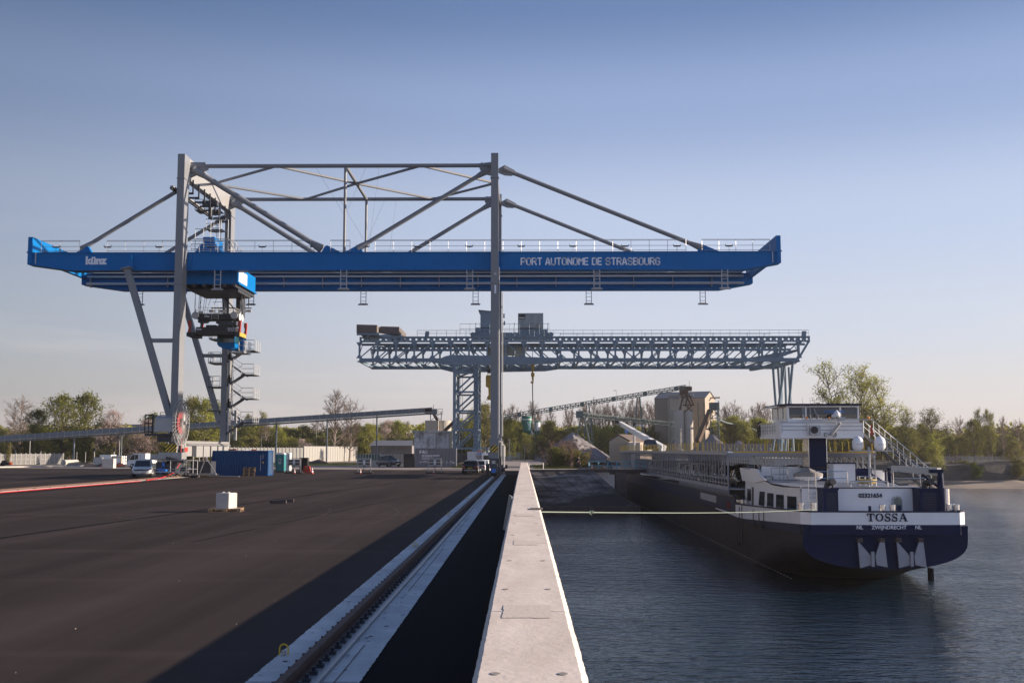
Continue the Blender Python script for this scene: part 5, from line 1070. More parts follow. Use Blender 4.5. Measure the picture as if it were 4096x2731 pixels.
# ================================================================ vehicles
def atx(px, py, x):
    d = RC @ V(((px - 2048) / FPX, -(py - 1365.5) / FPX, -1)); return EYE + d * ((x - EYE.x) / d.x)
def car(label, kind='wagon', paint='paint_black', group=None, loc=(0, 0, 0), rz=0, plate='white', simple=False):
    """nose towards +Y in its own frame"""
    t = thing('parked_car', label, 'car', (0, 0, 0), group=group)
    L, W, H, B = {'wagon': (4.7, 1.8, 1.46, .92), 'suv': (4.6, 1.86, 1.70, 1.06), 'hatch': (4.0, 1.72, 1.50, .92)}[kind]
    hw = W / 2; g = .20 if kind != 'suv' else .26
    y0 = -L / 2
    st = [(0, .5, B - .20, .82), (.06, .30, B - .04, .93), (.5, g, B, .99), (1.4, g, B, 1.), (2.6, g, B - .02, 1.), (3.3, g, B - .06, .99), (L - .5, g + .02, B - .16, .96), (L - .10, g + .06, B - .28, .86), (L, g + .2, B - .42, .74)]
    m = MB(); K = 10; rings = []
    for (y, zl, zb, f) in st:
        w = hw * f; rings.append([(-w * .82, zl), (-w * .97, zl + .10), (-w, zl + .3), (-w, (zl + zb) / 2 + .1), (-w * .95, zb - .06), (-w * .84, zb), (w * .84, zb), (w * .95, zb - .06), (w, (zl + zb) / 2 + .1), (w, zl + .3), (w * .97, zl + .10), (w * .82, zl)])
    n = 12; vs = [(x, y0 + s[0], z) for s, r in zip(st, rings) for x, z in r]
    fs = [(i * n + k, i * n + (k + 1) % n, (i + 1) * n + (k + 1) % n, (i + 1) * n + k) for i in range(len(st) - 1) for k in range(n)] + [tuple(range(n)), tuple(range(len(vs) - 1, len(vs) - 1 - n, -1))]
    m.add(vs, fs)
    # roof and pillars
    rear = .25 if kind != 'hatch' else .2; ws = L - 1.45
    rf = [(rear + .35, H - .07, .60), (rear + .8, H, .66), (2.2, H, .68), (ws - 1.0, H - .05, .66), (ws - .75, H - .12, .62)]
    vs = []
    for y, z, w in rf: vs += [(-w * W / 1.8 - .03, y0 + y, z - .06), (-w * W / 1.8 * .8, y0 + y, z), (w * W / 1.8 * .8, y0 + y, z), (w * W / 1.8 + .03, y0 + y, z - .06)]
    fs = [(i * 4 + k, i * 4 + k + 1, i * 4 + 5 + k, i * 4 + 4 + k) for i in range(4) for k in range(3)] + [(i * 4 + 3, i * 4, i * 4 + 4, i * 4 + 7) for i in range(4)] + [(0, 3, 2, 1), (16, 17, 18, 19)]
    m.add(vs, fs)
    for s in (-1, 1):
        rw = .64 * W / 1.8
        for a, b, w in (((s * hw * .84, y0 + ws + .05, B - .02), (s * rw, y0 + ws - .76, H - .13), .07), ((s * hw * .86, y0 + rear + .05, B - .02), (s * (rw - .02), y0 + rear + .4, H - .1), .12), ((s * hw * .86, y0 + 1.55, B - .02), (s * rw, y0 + 1.6, H - .06), .07), ((s * hw * .86, y0 + 2.5, B - .02), (s * rw, y0 + 2.3, H - .06), .06)): m.beam(a, b, w, .05)
    m.build('body', paint, t, smooth=True)
    m = MB(); a, b = rear + .03, ws + .06; q = .845 * hw; r = .62 * W / 1.8
    P = [(-q, y0 + a, B - .02), (q, y0 + a, B - .02), (q, y0 + b, B - .05), (-q, y0 + b, B - .05), (-r, y0 + rear + .38, H - .09), (r, y0 + rear + .38, H - .09), (r, y0 + ws - .75, H - .14), (-r, y0 + ws - .75, H - .14)]
    m.add(P, [(0, 1, 5, 4), (1, 2, 6, 5), (2, 3, 7, 6), (3, 0, 4, 7)]); m.build('windows', 'glass_dark', t)
    for s in (-1, 1):
        for y in (.85, L - .85):
            m = MB(); m.lathe((s * (hw - .11), y0 + y, .33), [(.28, -.11), (.33, -.09), (.33, .09), (.28, .11)], 14, 'x'); wh_ = m.build('wheel', 'rubber', t)
            if not simple:
                m = MB(); m.lathe((s * (hw - .0), y0 + y, .33), [(.06, -.02), (.06, .03)], 8, 'x')
                for k in range(5): c_ = math.cos(k * 1.257), math.sin(k * 1.257); m.beam((s * hw + .0, y0 + y, .33), (s * hw, y0 + y + .21 * c_[0], .33 + .21 * c_[1]), .05, .05)
                m.ring((s * hw, y0 + y, .33), .22, .02, 16, 'x', 4); m.build('rim', 'galv', wh_)
    for s in (-1, 1):
        m = MB(); m.cbox((s * hw * .74, y0 + .03, B - .20), .26, .1, .17); m.build('tail_light', 'tail_red', t)
        m = MB(); m.cbox((s * hw * .66, y0 + L - .12, B - .36), .34, .18, .12, s * -.25); m.build('headlight', 'rail_metal', t)
        if not simple: m = MB(); m.cbox((s * (hw + .08), y0 + ws - .15, B + .02), .18, .1, .13); m.build('mirror', paint, t)
    if not simple:
        m = MB(); m.box(-.26, .26, y0 - .02, y0 + .02, B - .36, B - .25); m.build('number_plate', plate, t)
        m = MB(); m.box(-.26, .26, y0 + L - .02, y0 + L + .02, .42, .53); m.build('number_plate', 'white', t)
        m = MB()
        for k in range(-3, 4): m.box(k * .1 - .035, k * .1 + .035, y0 + L - .06, y0 + L + .0, B - .46, B - .34)
        m.build('grille', 'black', t)
        m = MB(); m.box(-.7, .7, y0 + .01, y0 + .04, B - .19, B - .16); m.box(-hw * .7, hw * .7, y0 - .03, y0 + .12, .32, .44); m.build('trim', 'galv' if paint == 'paint_black' else 'black', t)
    t.location = loc; t.rotation_euler = (0, 0, rz); return t
q = atz(947, 1918); car('white off-road car facing the camera beyond the far rail', 'suv', 'paint_white', loc=(X(574, 108), 108, -.0), rz=R(196))
car('black estate car seen from behind with yellow number plate', 'wagon', 'paint_black', loc=(X(1491, 124) if 0 else X(1863 + 20, 121), 121 + 2.4, 0), rz=R(-2), plate='plate_yellow')
car('white estate car parked beside the black one, side lit by the sun', 'wagon', 'paint_white', loc=(X(1935, 124), 127.2, 0), rz=R(-17), plate='white')
car('dark blue off-road car standing alone on the bare ground by the concrete blocks', 'suv', 'paint_darkblue', loc=(X(1556, 172), 172, 0), rz=R(222))
car('dark car driving on the road by the white gate, left of the pair', 'hatch', 'paint_darkblue', loc=(X(2125, 305), 305, 0), rz=R(165), simple=True)
car('dark car driving on the road by the bare bushes, right of the pair', 'suv', 'paint_grey', loc=(X(2150, 285), 285, 0), rz=R(172), simple=True)
v = thing('parked_van', 'pale van partly hidden behind the right crane leg', 'van', (X(1958, 150), 150, 0)); m = MB(); x = X(1958, 150); m.prism([(x - .95, 148, .35), (x - .95, 148, 1.95), (x - .85, 148, 2.15), (x + .85, 148, 2.15), (x + .95, 148, 1.95), (x + .95, 148, .35)], (0, 4.8, 0)); m.build('body', 'paint_white', v)
m = MB(); m.box(x - .75, x + .75, 147.97, 148, 1.2, 1.85); m.build('rear_window', 'glass_dark', v); m = MB()
for s in (-1, 1): m.tube((x + s * .95, 149, .35), (x + s * .75, 149, .35), .35, n=14)
m.build('wheels', 'rubber', v)
# flatbed lorry
Yt = 152; t = thing('flatbed_lorry', 'small white flatbed lorry parked beside the steel frames', 'lorry', (X(556, Yt), Yt, 0)); a, b = X(510, Yt), X(610, Yt)
m = MB(); m.prism([(a, Yt, .45), (a, Yt, .95), (a + .25, Yt, 1.2), (a + .65, Yt, 1.95), (a + .9, Yt, 2.1), (a + 1.75, Yt, 2.1), (a + 1.75, Yt, .45)], (0, 1.9, 0)); m.build('cab', 'paint_white', t)
m = MB(); m.prism([(a + .30, Yt - .02, 1.2), (a + .68, Yt - .02, 1.9), (a + 1.0, Yt - .02, 1.95), (a + 1.0, Yt - .02, 1.25)], (0, .02, 0)); m.box(a + 1.05, a + 1.5, Yt - .02, Yt, 1.25, 1.92); m.build('window', 'glass_dark', t)
m = MB(); m.box(a + 1.8, b, Yt - .1, Yt + 2.0, .75, 1.2); m.box(a + 1.8, a + 2.5, Yt, Yt + 1.9, 1.2, 2.1); m.build('flatbed', 'paint_white', t)
for x in (a + .75, b - .75):
    for y in (Yt + .1, Yt + 1.9): m = MB(); m.tube((x, y - .1, .36), (x, y + .1, .36), .36, n=16); m.build('wheel', 'rubber', t)
m = MB(); m.box(a + .3, b - .1, Yt + .3, Yt + 1.6, .45, .74); m.build('chassis', 'black', t)

# ================================================================ the inland ship
XS, XE, YS, YN, YF = 16.6, 26.35, 66.9, 90.8, 193.0; XC = (XS + XE) / 2; HB = (XE - XS) / 2
sp_ = thing('cargo_ship', 'long car-carrying river ship with white and navy stern moored along the slope', 'ship', (XC, YS, WZ))
def lerp(a, b, t): return a + (b - a) * t
def keyf(ks, y):
    for (a, va), (b, vb) in zip(ks, ks[1:]):
        if y <= b: return lerp(va, vb, max(0, (y - a) / (b - a)))
    return ks[-1][1]
ztop = [(66.9, -1.90), (73, -2.1), (86, -2.6), (97, -2.38), (193, -2.38), (204, -2.0)]
zbot = [(66.9, -4.45), (70, -5.0), (74, -5.9), (78, -6.6), (86, -8), (190, -8), (204, -7)]
zsid = [(66.9, -2.9), (72, -3.2), (80, -5.0), (88, -7.2), (193, -7.2), (204, -3)]
hbk = [(66.9, HB), (190, HB), (197, HB * .8), (202, HB * .45), (205, .25)]
def section(y, bulge=0):
    b = keyf(hbk, y); zt_, zb_, zs = keyf(ztop, y), keyf(zbot, y), keyf(zsid, y); pts = [(-b, zt_)]
    for k in range(13):
        a = k / 12 * math.pi / 2; p = 2.3; pts.append((-b * max(math.cos(a), 0) ** (2 / p), zs - (zs - zb_) * math.sin(a) ** (2 / p)))
    pts += [(-x, z) for x, z in pts[-2::-1]]; out = []
    for x, z in pts:
        out.append((XC + x, y - bulge * (1 - (x / b) ** 2) * .15 + (bulge * (keyf(ztop, y) - z) * .10), z))
    return out
ys = [66.9, 67.8, 69, 70.5, 72, 74, 76, 78, 81, 84, 88, 92, 110, 150, 185, 190, 194, 198, 201, 203.5, 205]
S = [section(y, 1 if i == 0 else max(0, .8 - (y - 66.9) * .5)) for i, y in enumerate(ys)]; nn = len(S[0]); m = MB(); m.v = [p for s in S for p in s]
for i in range(len(S) - 1):
    for k in range(nn - 1): m.f.append((i * nn + k, (i + 1) * nn + k, (i + 1) * nn + k + 1, i * nn + k + 1)); m.m.append(0)
for k in range(1, nn // 2): m.f.append((k, k + 1, nn - 2 - k, nn - 1 - k) if k + 1 < nn - 2 - k else (k, k + 1, nn - 1 - k)); m.m.append(1)
m.f.append((0, 1, nn - 2, nn - 1)); m.m.append(1)
hull = m.build('hull', ['ship_black', 'ship_navy'], sp_)
# decks
m = MB(); m.quad((XS + .1, 67.3, -2.02), (XE - .1, 67.3, -2.02), (XE - .1, 92, -2.3), (XS + .1, 92, -2.3)); m.quad((XS, 92, -2.3), (XE, 92, -2.3), (XE, 193, -2.3), (XS, 193, -2.3)); m.build('main_deck', 'ship_deck', sp_)
# bulwark: white strake with navy band beneath, following the stern
def rim(zf0, zf1, off, y_end, name, mt, z_off=0):
    m = MB(); path = []
    for i in range(13): y = lerp(y_end, 67.4, i / 12); path.append((XS - off, y))
    for i in range(1, 20): f = i / 20; x = lerp(XS - off, XE + off, f); path.append((x, 66.9 - off - .15 * (1 - (2 * f - 1) ** 2)))
    for i in range(13): y = lerp(67.4, y_end, i / 12); path.append((XE + off, y))
    P = []
    for x, y in path: P.append(((x, y, zf0(y)), (x, y, zf1(y))))
    cx, cy = XC, 90
    for (a0, a1), (b0, b1) in zip(P, P[1:]):
        m.quad(a0, b0, b1, a1)
        def inn(p): v_ = V((XC - p[0], 80 - p[1], 0)); v_.normalize(); return tuple(V(p) + V((v_.x * .09, (.09 if p[1] < 67.3 else 0), 0)))
        i0, i1, j0, j1 = inn(a0), inn(a1), inn(b0), inn(b1); m.quad(i0, i1, j1, j0); m.quad(a1, b1, j1, i1); m.quad(a0, i0, j0, b0)
    return m.build(name, mt, sp_)
zbt = lambda y: keyf([(60, -1.08), (67.4, -1.10), (80, -1.45), (90.3, -1.72), (97.4, -2.42)], y)
zbb = lambda y: keyf([(60, -1.81), (67.4, -1.83), (77, -2.25), (86.1, -2.62), (97.4, -2.46)], y)
rim(zbb, zbt, .02, 97.4, 'bulwark', 'ship_white'); rim(lambda y: zbt(y), lambda y: zbt(y) + .09, .05, 91, 'gunwale', 'ship_navy')
rim(lambda y: keyf([(60, -2.42), (67.4, -2.42), (80, -2.7), (88, -2.72)], y), lambda y: zbb(y) + .0, .035, 88, 'navy_band', 'ship_navy')
m = MB()
for s, x in ((-1, XS), (1, XE)): m.box(x - .03 if s < 0 else x - .05, x + .05 if s < 0 else x + .03, 88, 192, -2.38, -1.12)
m.build('side_strake', 'ship_navy', sp_)
m = MB(); m.box(XS - .12, XS + .35, 88.5, 192, -1.12, -.98); m.box(XE - .35, XE + .12, 88.5, 192, -1.12, -.98); m.build('side_rail', 'dark_steel', sp_)
m = MB(); m.box(XS - .06, XS - .04, 96.5, 105, -1.95, -1.35); m.build('side_panel', 'ship_grey', sp_)
for y in (93.5, 111, 132, 160):
    m = MB(); m.tube((XS + .1, y, -1.5), (XS + .1, y, -1.0), .12, n=10); m.tube((XS + .1, y + .5, -1.5), (XS + .1, y + .5, -1.0), .12, n=10); m.build('bollard', 'inox', sp_)
for y in (90.5, 91.2):
    m = MB()
    for k in range(16):
        a0, a1 = k * .3927, (k + 1) * .3927; m.beam((XS - .05, y + .18 * math.cos(a0), -1.85 + .26 * math.sin(a0)), (XS - .05, y + .18 * math.cos(a1), -1.85 + .26 * math.sin(a1)), .02, .05, up=(1, 0, 0))
    m.build('draught_mark', 'red', sp_)
m = MB(); y = 70
while y < 190: m.box(XS - .015, XS - .005, y, y + .45, -5.35, -5.325); y += .9
m.build('load_line', 'rail_metal', sp_)
for y in (84, 98, 110, 126, 144, 165): m = MB(); m.box(XS - .012, XS - .002, y, y + .035, -5.5, -2.45); m.build('plate_seam', 'rust', sp_)
# lettering
def sl_(px, py): q = at(px, py, 66.68); return q
q = sl_(3540, 2082); zz = q.z
# serif capitals
m = MB(); hc = .47
def serif(ch, x):
    y = 66.66
    def B_(x0, x1, z0, z1): m.box(x + x0, x + x1, y, y + .03, zz + z0, zz + z1)
    def arc(cx, cz, rx, rz_, a0, a1, w0=.085, w1=.04, n=12):
        for k in range(n):
            t0, t1 = R(lerp(a0, a1, k / n)), R(lerp(a0, a1, (k + 1) / n)); ww = lerp(w1, w0, abs(math.cos((t0 + t1) / 2)))
            m.beam((x + cx + rx * math.cos(t0), y + .01, zz + cz + rz_ * math.sin(t0)), (x + cx + rx * math.cos(t1), y + .01, zz + cz + rz_ * math.sin(t1)), .02, ww, up=(math.cos(t0), 0, math.sin(t0)))
    if ch == 'T': B_(.17, .27, 0, hc); B_(.0, .44, hc - .06, hc); B_(.0, .045, hc - .16, hc); B_(.395, .44, hc - .16, hc); B_(.11, .33, 0, .04); return .50
    if ch == 'O': arc(.23, hc / 2, .185, hc / 2 - .02, 0, 360, .10, .035, 20); return .54
    if ch == 'S': arc(.17, hc * .72, .12, hc * .245, 20, 225, .07, .05); arc(.17, hc * .27, .13, hc * .25, 50, -150, .08, .05); m.beam((x + .08, y + .01, zz + hc * .56), (x + .27, y + .01, zz + hc * .42), .02, .11, up=(0, 0, 1)); B_(.29, .33, hc * .66, hc); B_(.0, .04, 0, hc * .34); return .42
    if ch == 'A':
        m.beam((x + .06, y + .01, zz), (x + .24, y + .01, zz + hc), .02, .045, up=(1, 0, 0)); m.beam((x + .24, y + .015, zz + hc), (x + .43, y + .015, zz), .02, .11, up=(1, 0, 0)); B_(.13, .36, .15, .19); B_(0, .15, 0, .035); B_(.33, .53, 0, .035); return .5
xx = X(3460, 66.68); zz = at(3540, 2084, 66.68).z
for ch in 'TOSSA': xx += serif(ch, xx)
m.build('name_lettering', 'ship_navy', sp_)
lettering('ZWIJNDRECHT', (X(3546, 66.68), 66.66, at(3546, 2115, 66.68).z), .30, FR, 'lettering', 'letter_grey', sp_, off=.006)
for p in (3429, 3662): lettering('NL', (X(p, 66.68), 66.66, at(p, 2115, 66.68).z), .30, FR, 'lettering', 'letter_grey', sp_, off=.006)
# anchors on the transom
Za = lambda py: at(3500, py, 66.75).z
for p0 in (0, 154):
    def xp(p): return X(2850 + (p + p0 * 1.984) * .504, 66.75)
    def zp(p): return Za(1560 + p * .504)
    a = thing('x', 'x', 'x') if 0 else None
    m = MB(); m.prism([(xp(1127), 66.62, zp(1195)), (xp(1225), 66.62, zp(1310)), (xp(1228), 66.62, zp(1385)), (xp(1140), 66.62, zp(1408))], (0, .08, 0)); m.prism([(xp(1262), 66.62, zp(1312)), (xp(1303), 66.62, zp(1200)), (xp(1335), 66.62, zp(1185)), (xp(1355), 66.62, zp(1402)), (xp(1268), 66.62, zp(1385))], (0, .08, 0))
    m.box(xp(1226), xp(1250), 66.5, 66.64, zp(1395), zp(1278)); o = m.build('anchor', 'ship_grey', sp_)
    m = MB(); m.box(xp(1128), xp(1165), 66.6, 67.0, zp(1205), zp(1172)); m.box(xp(1300), xp(1338), 66.6, 67.0, zp(1205), zp(1172)); m.build('anchor_bracket', 'timber_dark', o)
m = MB(); m.box(25.9, 26.05, 71.9, 72.6, WZ - 1, -4.9); m.build('rudder', 'ship_black', sp_)
# ---- aft deckhouse
XD0, XD1, YD = 17.62, 26.0, 71.2
prof = [(2980, 1876), (3015, 1884), (3039, 1897), (3067, 1925), (3092, 1939), (3132, 1947), (3198, 1950)]
PL = [atx(a, b, XD0) for a, b in prof]; PL = [(p.y, p.z) for p in PL]
zr = PL[-1][1]
m = MB()
for x in (XD0, XD1):
    P = [(x, y, z) for y, z in PL] + [(x, YD, -2.1), (x, PL[0][0], -2.3)]; m.prism(P, (.08 if x == XD0 else -.08, 0, 0))
N_ = 16; R_b = [(lerp(XD0, XD1, i / N_), YD - .45 * (1 - (2 * i / N_ - 1) ** 2)) for i in range(N_ + 1)]
for (a, b) in zip(R_b, R_b[1:]): m.quad((a[0], a[1], -2.1), (b[0], b[1], -2.1), (b[0], b[1], zr + .02), (a[0], a[1], zr + .02))
m.quad((XD0, PL[0][0], -2.3), (XD1, PL[0][0], -2.3), (XD1, PL[0][0], 1.0), (XD0, PL[0][0], 1.0))
dh = m.build('deckhouse', 'ship_white', sp_)
m = MB(); m.add([(a[0], a[1], zr - .02) for a in R_b] + [(XD1, 88.5, zr + .15), (XD0, 88.5, zr + .15)], [tuple(range(N_ + 3))]); m.build('house_roof', 'ship_deck', dh)
m = MB()
for (a, b) in zip(R_b, R_b[1:]): m.beam((a[0], a[1] - .02, zr + .03), (b[0], b[1] - .02, zr + .03), .08, .06)
for (a, b) in zip(PL, PL[1:]):
    for x in (XD0 - .02, XD1): m.beam((x, a[0], a[1] + .03), (x, b[0], b[1] + .03), .10, .06)
m.build('roof_trim', 'ship_navy', dh)
def wallpoly(pts, x, d, name, mt, par): m = MB(); P = [atx(2850 + a * .504, 1560 + b * .504, x) for a, b in pts]; m.prism([tuple(p) for p in P], (d, 0, 0)); return m.build(name, mt, par)
def grow(pts, g): cx = sum(p[0] for p in pts) / len(pts); cy = sum(p[1] for p in pts) / len(pts); return [(cx + (p[0] - cx) * g, cy + (p[1] - cy) * (1 + (g - 1) * .6)) for p in pts]
for pts in ([(377, 806), (412, 808), (408, 916), (369, 905)], [(438, 818), (481, 822), (480, 935), (436, 925)], [(509, 830), (562, 834), (562, 948), (508, 938)], [(598, 842), (662, 848), (662, 955), (598, 950)]):
    w = wallpoly(grow(pts, 1.12), XD0 - .012, -.02, 'window_frame', 'ship_navy', dh); wallpoly(pts, XD0 - .035, -.012, 'pane', 'glass_dark', w)
d_ = wallpoly([(270, 770), (314, 775), (314, 940), (270, 925)], XD0 - .012, -.02, 'door', 'ship_white', dh); wallpoly([(277, 780), (306, 785), (306, 880), (277, 872)], XD0 - .035, -.012, 'door_pane', 'glass_dark', d_); wallpoly([(314, 768), (326, 770), (326, 942), (314, 940)], XD0 - .012, -.03, 'door_gap', 'black', d_)
m = MB(); P = [atx(2850 + a * .504, 1560 + b * .504, XD0 - .14) for a, b in ((215, 615), (350, 625), (375, 668), (420, 715), (330, 735), (235, 715), (228, 680))]; m.prism([tuple(p) for p in P], (.13, 0, 0)); m.build('bridge_wing', 'ship_white', dh)
m = MB(); m.rail([(XD0 - .6, 85, zr + 1.0), (XD0 - .1, 85, zr + 1.0)], .3, .5, .02); m.cbox((XD0 - .3, 87, PL[0][1] + .1), .4, .5, .12); m.build('wing_light', 'galv', dh)
# rear wall fittings
Yb_ = 70.55
def bx(p): return X(2850 + p * .504, Yb_)
def bz(p): return Z(1560 + p * .504, Yb_)
lettering('02321654', (bx(1247), Yb_ + .15, bz(850)), .37, FR, 'lettering', 'ship_navy', dh, off=.008, ext=.02)
m = MB(); P = [(bx(1420), Yb_, bz(950)), (bx(1495), Yb_, bz(950))] + [(lerp(bx(1420), bx(1495), .5) + (bx(1495) - bx(1420)) / 2 * math.cos(k * math.pi / 10), Yb_, bz(875) + (bz(838) - bz(875)) * math.sin(k * math.pi / 10)) for k in range(11)]; m.prism(P, (0, .15, 0)); o = m.build('arched_door', 'rail_metal', dh)
m = MB(); P = [(bx(1428), Yb_ - .03, bz(950)), (bx(1487), Yb_ - .03, bz(950))] + [(lerp(bx(1428), bx(1487), .5) + (bx(1487) - bx(1428)) / 2 * math.cos(k * math.pi / 10), Yb_ - .03, bz(878) + (bz(846) - bz(878)) * math.sin(k * math.pi / 10)) for k in range(11)]; m.prism(P, (0, .03, 0)); m.build('door_glass', 'glass_green', o)
for p0, p1, e0, e1 in ((838, 955, 872, 930), (1592, 1735, 1632, 1708)):
    m = MB(); m.box(bx(p0), bx(p1), Yb_ - .9, Yb_ + .5, -2.0, bz(775)); m.box(bx(p0) - .05, bx(p1) + .05, Yb_ - .95, Yb_ + .5, bz(785), bz(772)); o = m.build('vent_box', 'ship_navy', dh)
    m = MB()
    for k in range(14): z = lerp(-1.5, bz(815), k / 13); m.box(bx(p0) + .2, bx(p1) - .12, Yb_ - .93, Yb_ - .90, z, z + .03)
    m.build('louvres', 'dark_steel', o)
    cx, cz = (bx(e0) + bx(e1)) / 2 + .05, bz(725); m = MB(); m.tube((cx - .15, Yb_ - .3, bz(775)), (cx - .05, Yb_ - .3, bz(730)), .2, n=14); m.tube((cx - .05, Yb_ - .2, bz(735)), (cx + .1, Yb_ - .9, bz(722)), .2, n=16); m.tube((cx + .25, Yb_ - .2, bz(775)), (cx + .25, Yb_ - .2, bz(715)), .07); m.build('exhaust_pipe', 'black', dh)
m = MB()
for p in (748, 810): m.tube((bx(p), Yb_ - .2, -2.0), (bx(p), Yb_ - .2, bz(700 if p < 800 else 765)), .025, n=5)
for k in range(8): z = -1.8 + k * .28; m.tube((bx(748), Yb_ - .2, z), (bx(810), Yb_ - .2, z), .02, n=4)
m.build('ladder', 'inox', dh)
def bollard2(px, py, Y, w=22, h=60, lab=''):
    q = at(px, py, Y)
    m = MB(); r = w * .504 / FPX * Y; hh = h * .504 / FPX * Y
    m.lathe((q.x, Y, q.z - hh), [(r * 1.05, -.5), (r, 0), (r, hh * .86), (r * 1.12, hh * .88), (r * 1.12, hh * .96), (r * .9, hh)], 16); m.tube((q.x - r * 1.5, Y, q.z - hh * .35), (q.x + r * 1.5, Y, q.z - hh * .35), .02, n=5); m.build('bollard', 'inox', sp_)
for p, q, Y in ((703, 890, 68.2), (803, 888, 68.2), (1348, 905, 67.6), (1428, 907, 67.6), (1876, 903, 68.6), (1936, 905, 68.6)): bollard2(2850 + p * .504, 1560 + q * .504, Y)
for p, q in ((238, 866), (262, 868)): bollard2(2850 + p * .504, 1560 + q * .504, 87.5, 22, 62)
m = MB(); m.cbox((bx(1220), 68.6, -1.55), 1.1, .7, .7); m.tube((bx(1150), 68.6, -1.5), (bx(1200), 68.6, -1.5), .3, n=14); m.cbox((bx(1150), 68.4, -1.2), .12, .2, .8); m.cbox((bx(1375), 68.5, -1.3), .2, .3, 1.0); m.build('winch', 'ship_navy', sp_)
# blue deck crane at the right rear
cq = bx(1770); Yq = 69.8
m = MB(); m.tube((cq, Yq, -2), (cq, Yq, bz(770)), .26, n=16); m.tube((cq - .03, Yq, bz(770)), (cq - .06, Yq, bz(632)), .19, n=14); m.cbox((cq - .3, Yq, bz(640)), .8, .35, .22); ck = m.build('deck_crane', 'ship_navy', sp_)
m = MB(); m.beam((cq - .1, Yq, bz(645)), (bx(1540), Yq + 3.5, bz(625)), .35, .5, w2=.28, h2=.34); m.build('jib', 'rail_metal', ck); m = MB(); m.beam((cq - .1, Yq, bz(770)), (cq - .8, Yq + 1, bz(668)), .13, .13); m.build('ram', 'ship_navy', ck)
m = MB(); m.tube((cq + .5, Yq + .8, -2), (cq + .5, Yq + .8, bz(782)), .28, n=14); m.build('steel_funnel', 'inox', sp_)
# roof fittings
zR = zr + .03
def rp(p, q, Y=75): return at(2850 + p * .504, 1560 + q * .504, Y)
for p0, p1, Y in ((820, 1072, 72.3), (1437, 1690, 72.6)):
    m = MB(); a, b = rp(p0, 760, Y), rp(p1, 760, Y); m.rail([(a.x, Y, zR), (b.x, Y, zR)], 1.0, 2.0, .028, (1., .55), 6); m.build('roof_railing', 'inox', dh)
m = MB(); a, b = rp(1095, 745, 73), rp(1390, 745, 73); m.rail([(a.x, 73, zR), (b.x, 73, zR)], .35, 1.2, .04, (1.,), 4); m.box(a.x, b.x, 72.9, 73.1, zR + .3, zR + .36); m.build('lamp_rail', 'rail_metal', dh)
m = MB(); c = rp(1225, 690, 75); m.ring((c.x, 75, zR + .35), .55, .1, 20, 'z'); m.ring((c.x, 75, zR + .22), .5, .1, 20, 'z'); m.build('hose_coil', 'hook_yellow', dh)
m = MB()
for k in range(9): t = k * .7; m.tube((c.x + .62 * math.cos(t), 75 + .62 * math.sin(t), zR), (c.x + .62 * math.cos(t), 75 + .62 * math.sin(t), zR + .6), .02, n=4)
m.ring((c.x, 75, zR + .6), .62, .02, 20, 'z', 4); m.build('hose_basket', 'rail_metal', dh)
m = MB(); m.path([(c.x + .9, 74.5, zR + .95), (c.x + 1.3, 74.5, zR + 1.0), (c.x + 1.5, 74.4, zR + .7), (c.x + 1.45, 74, zR + .25), (c.x + 1.7, 73.5, zR + .08), (c.x + 2.2, 73.4, zR + .12)], .045, 6); m.build('black_hose', 'black', dh)
# white coaming arc and cabinet in front of the car deck
m = MB(); Yk = 86.6
for i in range(14):
    f0, f1 = i / 14, (i + 1) / 14
    def cp(f): px = lerp(3045, 3560, f); y = Yk - 2.2 * f * f; h = Z(1560 + lerp(604, 640, f * f) * .504, y); return X(px, y), y, h
    a, b = cp(f0), cp(f1); m.quad((a[0], a[1], zr), (b[0], b[1], zr), b, a); m.quad((a[0], a[1] + .08, zr), (b[0], b[1] + .08, zr), (b[0], b[1] + .08, b[2]), (a[0], a[1] + .08, a[2])); m.quad(a, b, (b[0], b[1] + .08, b[2]), (a[0], a[1] + .08, a[2]))
m.build('coaming', 'ship_white', dh)
m = MB(); a, b = at(3336, 1920, 82), at(3420, 1854, 82); m.box(a.x, b.x, 82, 83.4, zR, b.z); o = m.build('roof_cabinet', 'ship_white', dh); m = MB(); m.box(a.x - .05, b.x + .05, 81.9, 83.5, b.z, b.z + .08); m.build('cabinet_lid', 'ship_navy', o)
m = MB(); a, b = at(3430, 1915, 82), at(3490, 1873, 82); m.box(a.x, b.x, 82.2, 83.2, zR, b.z); m.build('blue_locker', 'ship_navy', dh)
m = MB(); c = at(3558, 1900, 80); m.tube((c.x, 80, zR), (c.x, 80, zR + 1.1), .16, n=12); m.build('vent_pipe', 'ship_navy', dh); m = MB(); c = at(3543, 1900, 79); m.tube((c.x, 79, zR), (c.x, 79, zR + .9), .08, n=8); m.build('vent_pipe', 'ship_navy', dh)
m = MB(); c = at(3073, 1900, 85.5)
for s in (0, .55): m.beam((c.x + s, 86, zR), (c.x - .35 + s, 90, zR + 2.1), .06, .12)
for k in range(8): m.beam((c.x - .35 * k / 8, 86 + k * .5, zR + k * .26 + .1), (c.x - .35 * k / 8 + .55, 86 + k * .5, zR + k * .26 + .1), .2, .04)
m.build('deck_steps', 'galv', dh)
m = MB(); m.rail([(c.x - .2, 83.5, zR + .05), (c.x + 1.0, 83.5, zR + .05), (c.x + 1.0, 86, zR + .05)], 1.0, 1.1, .03, (1., .5)); m.build('white_railing', 'rail_metal', dh)
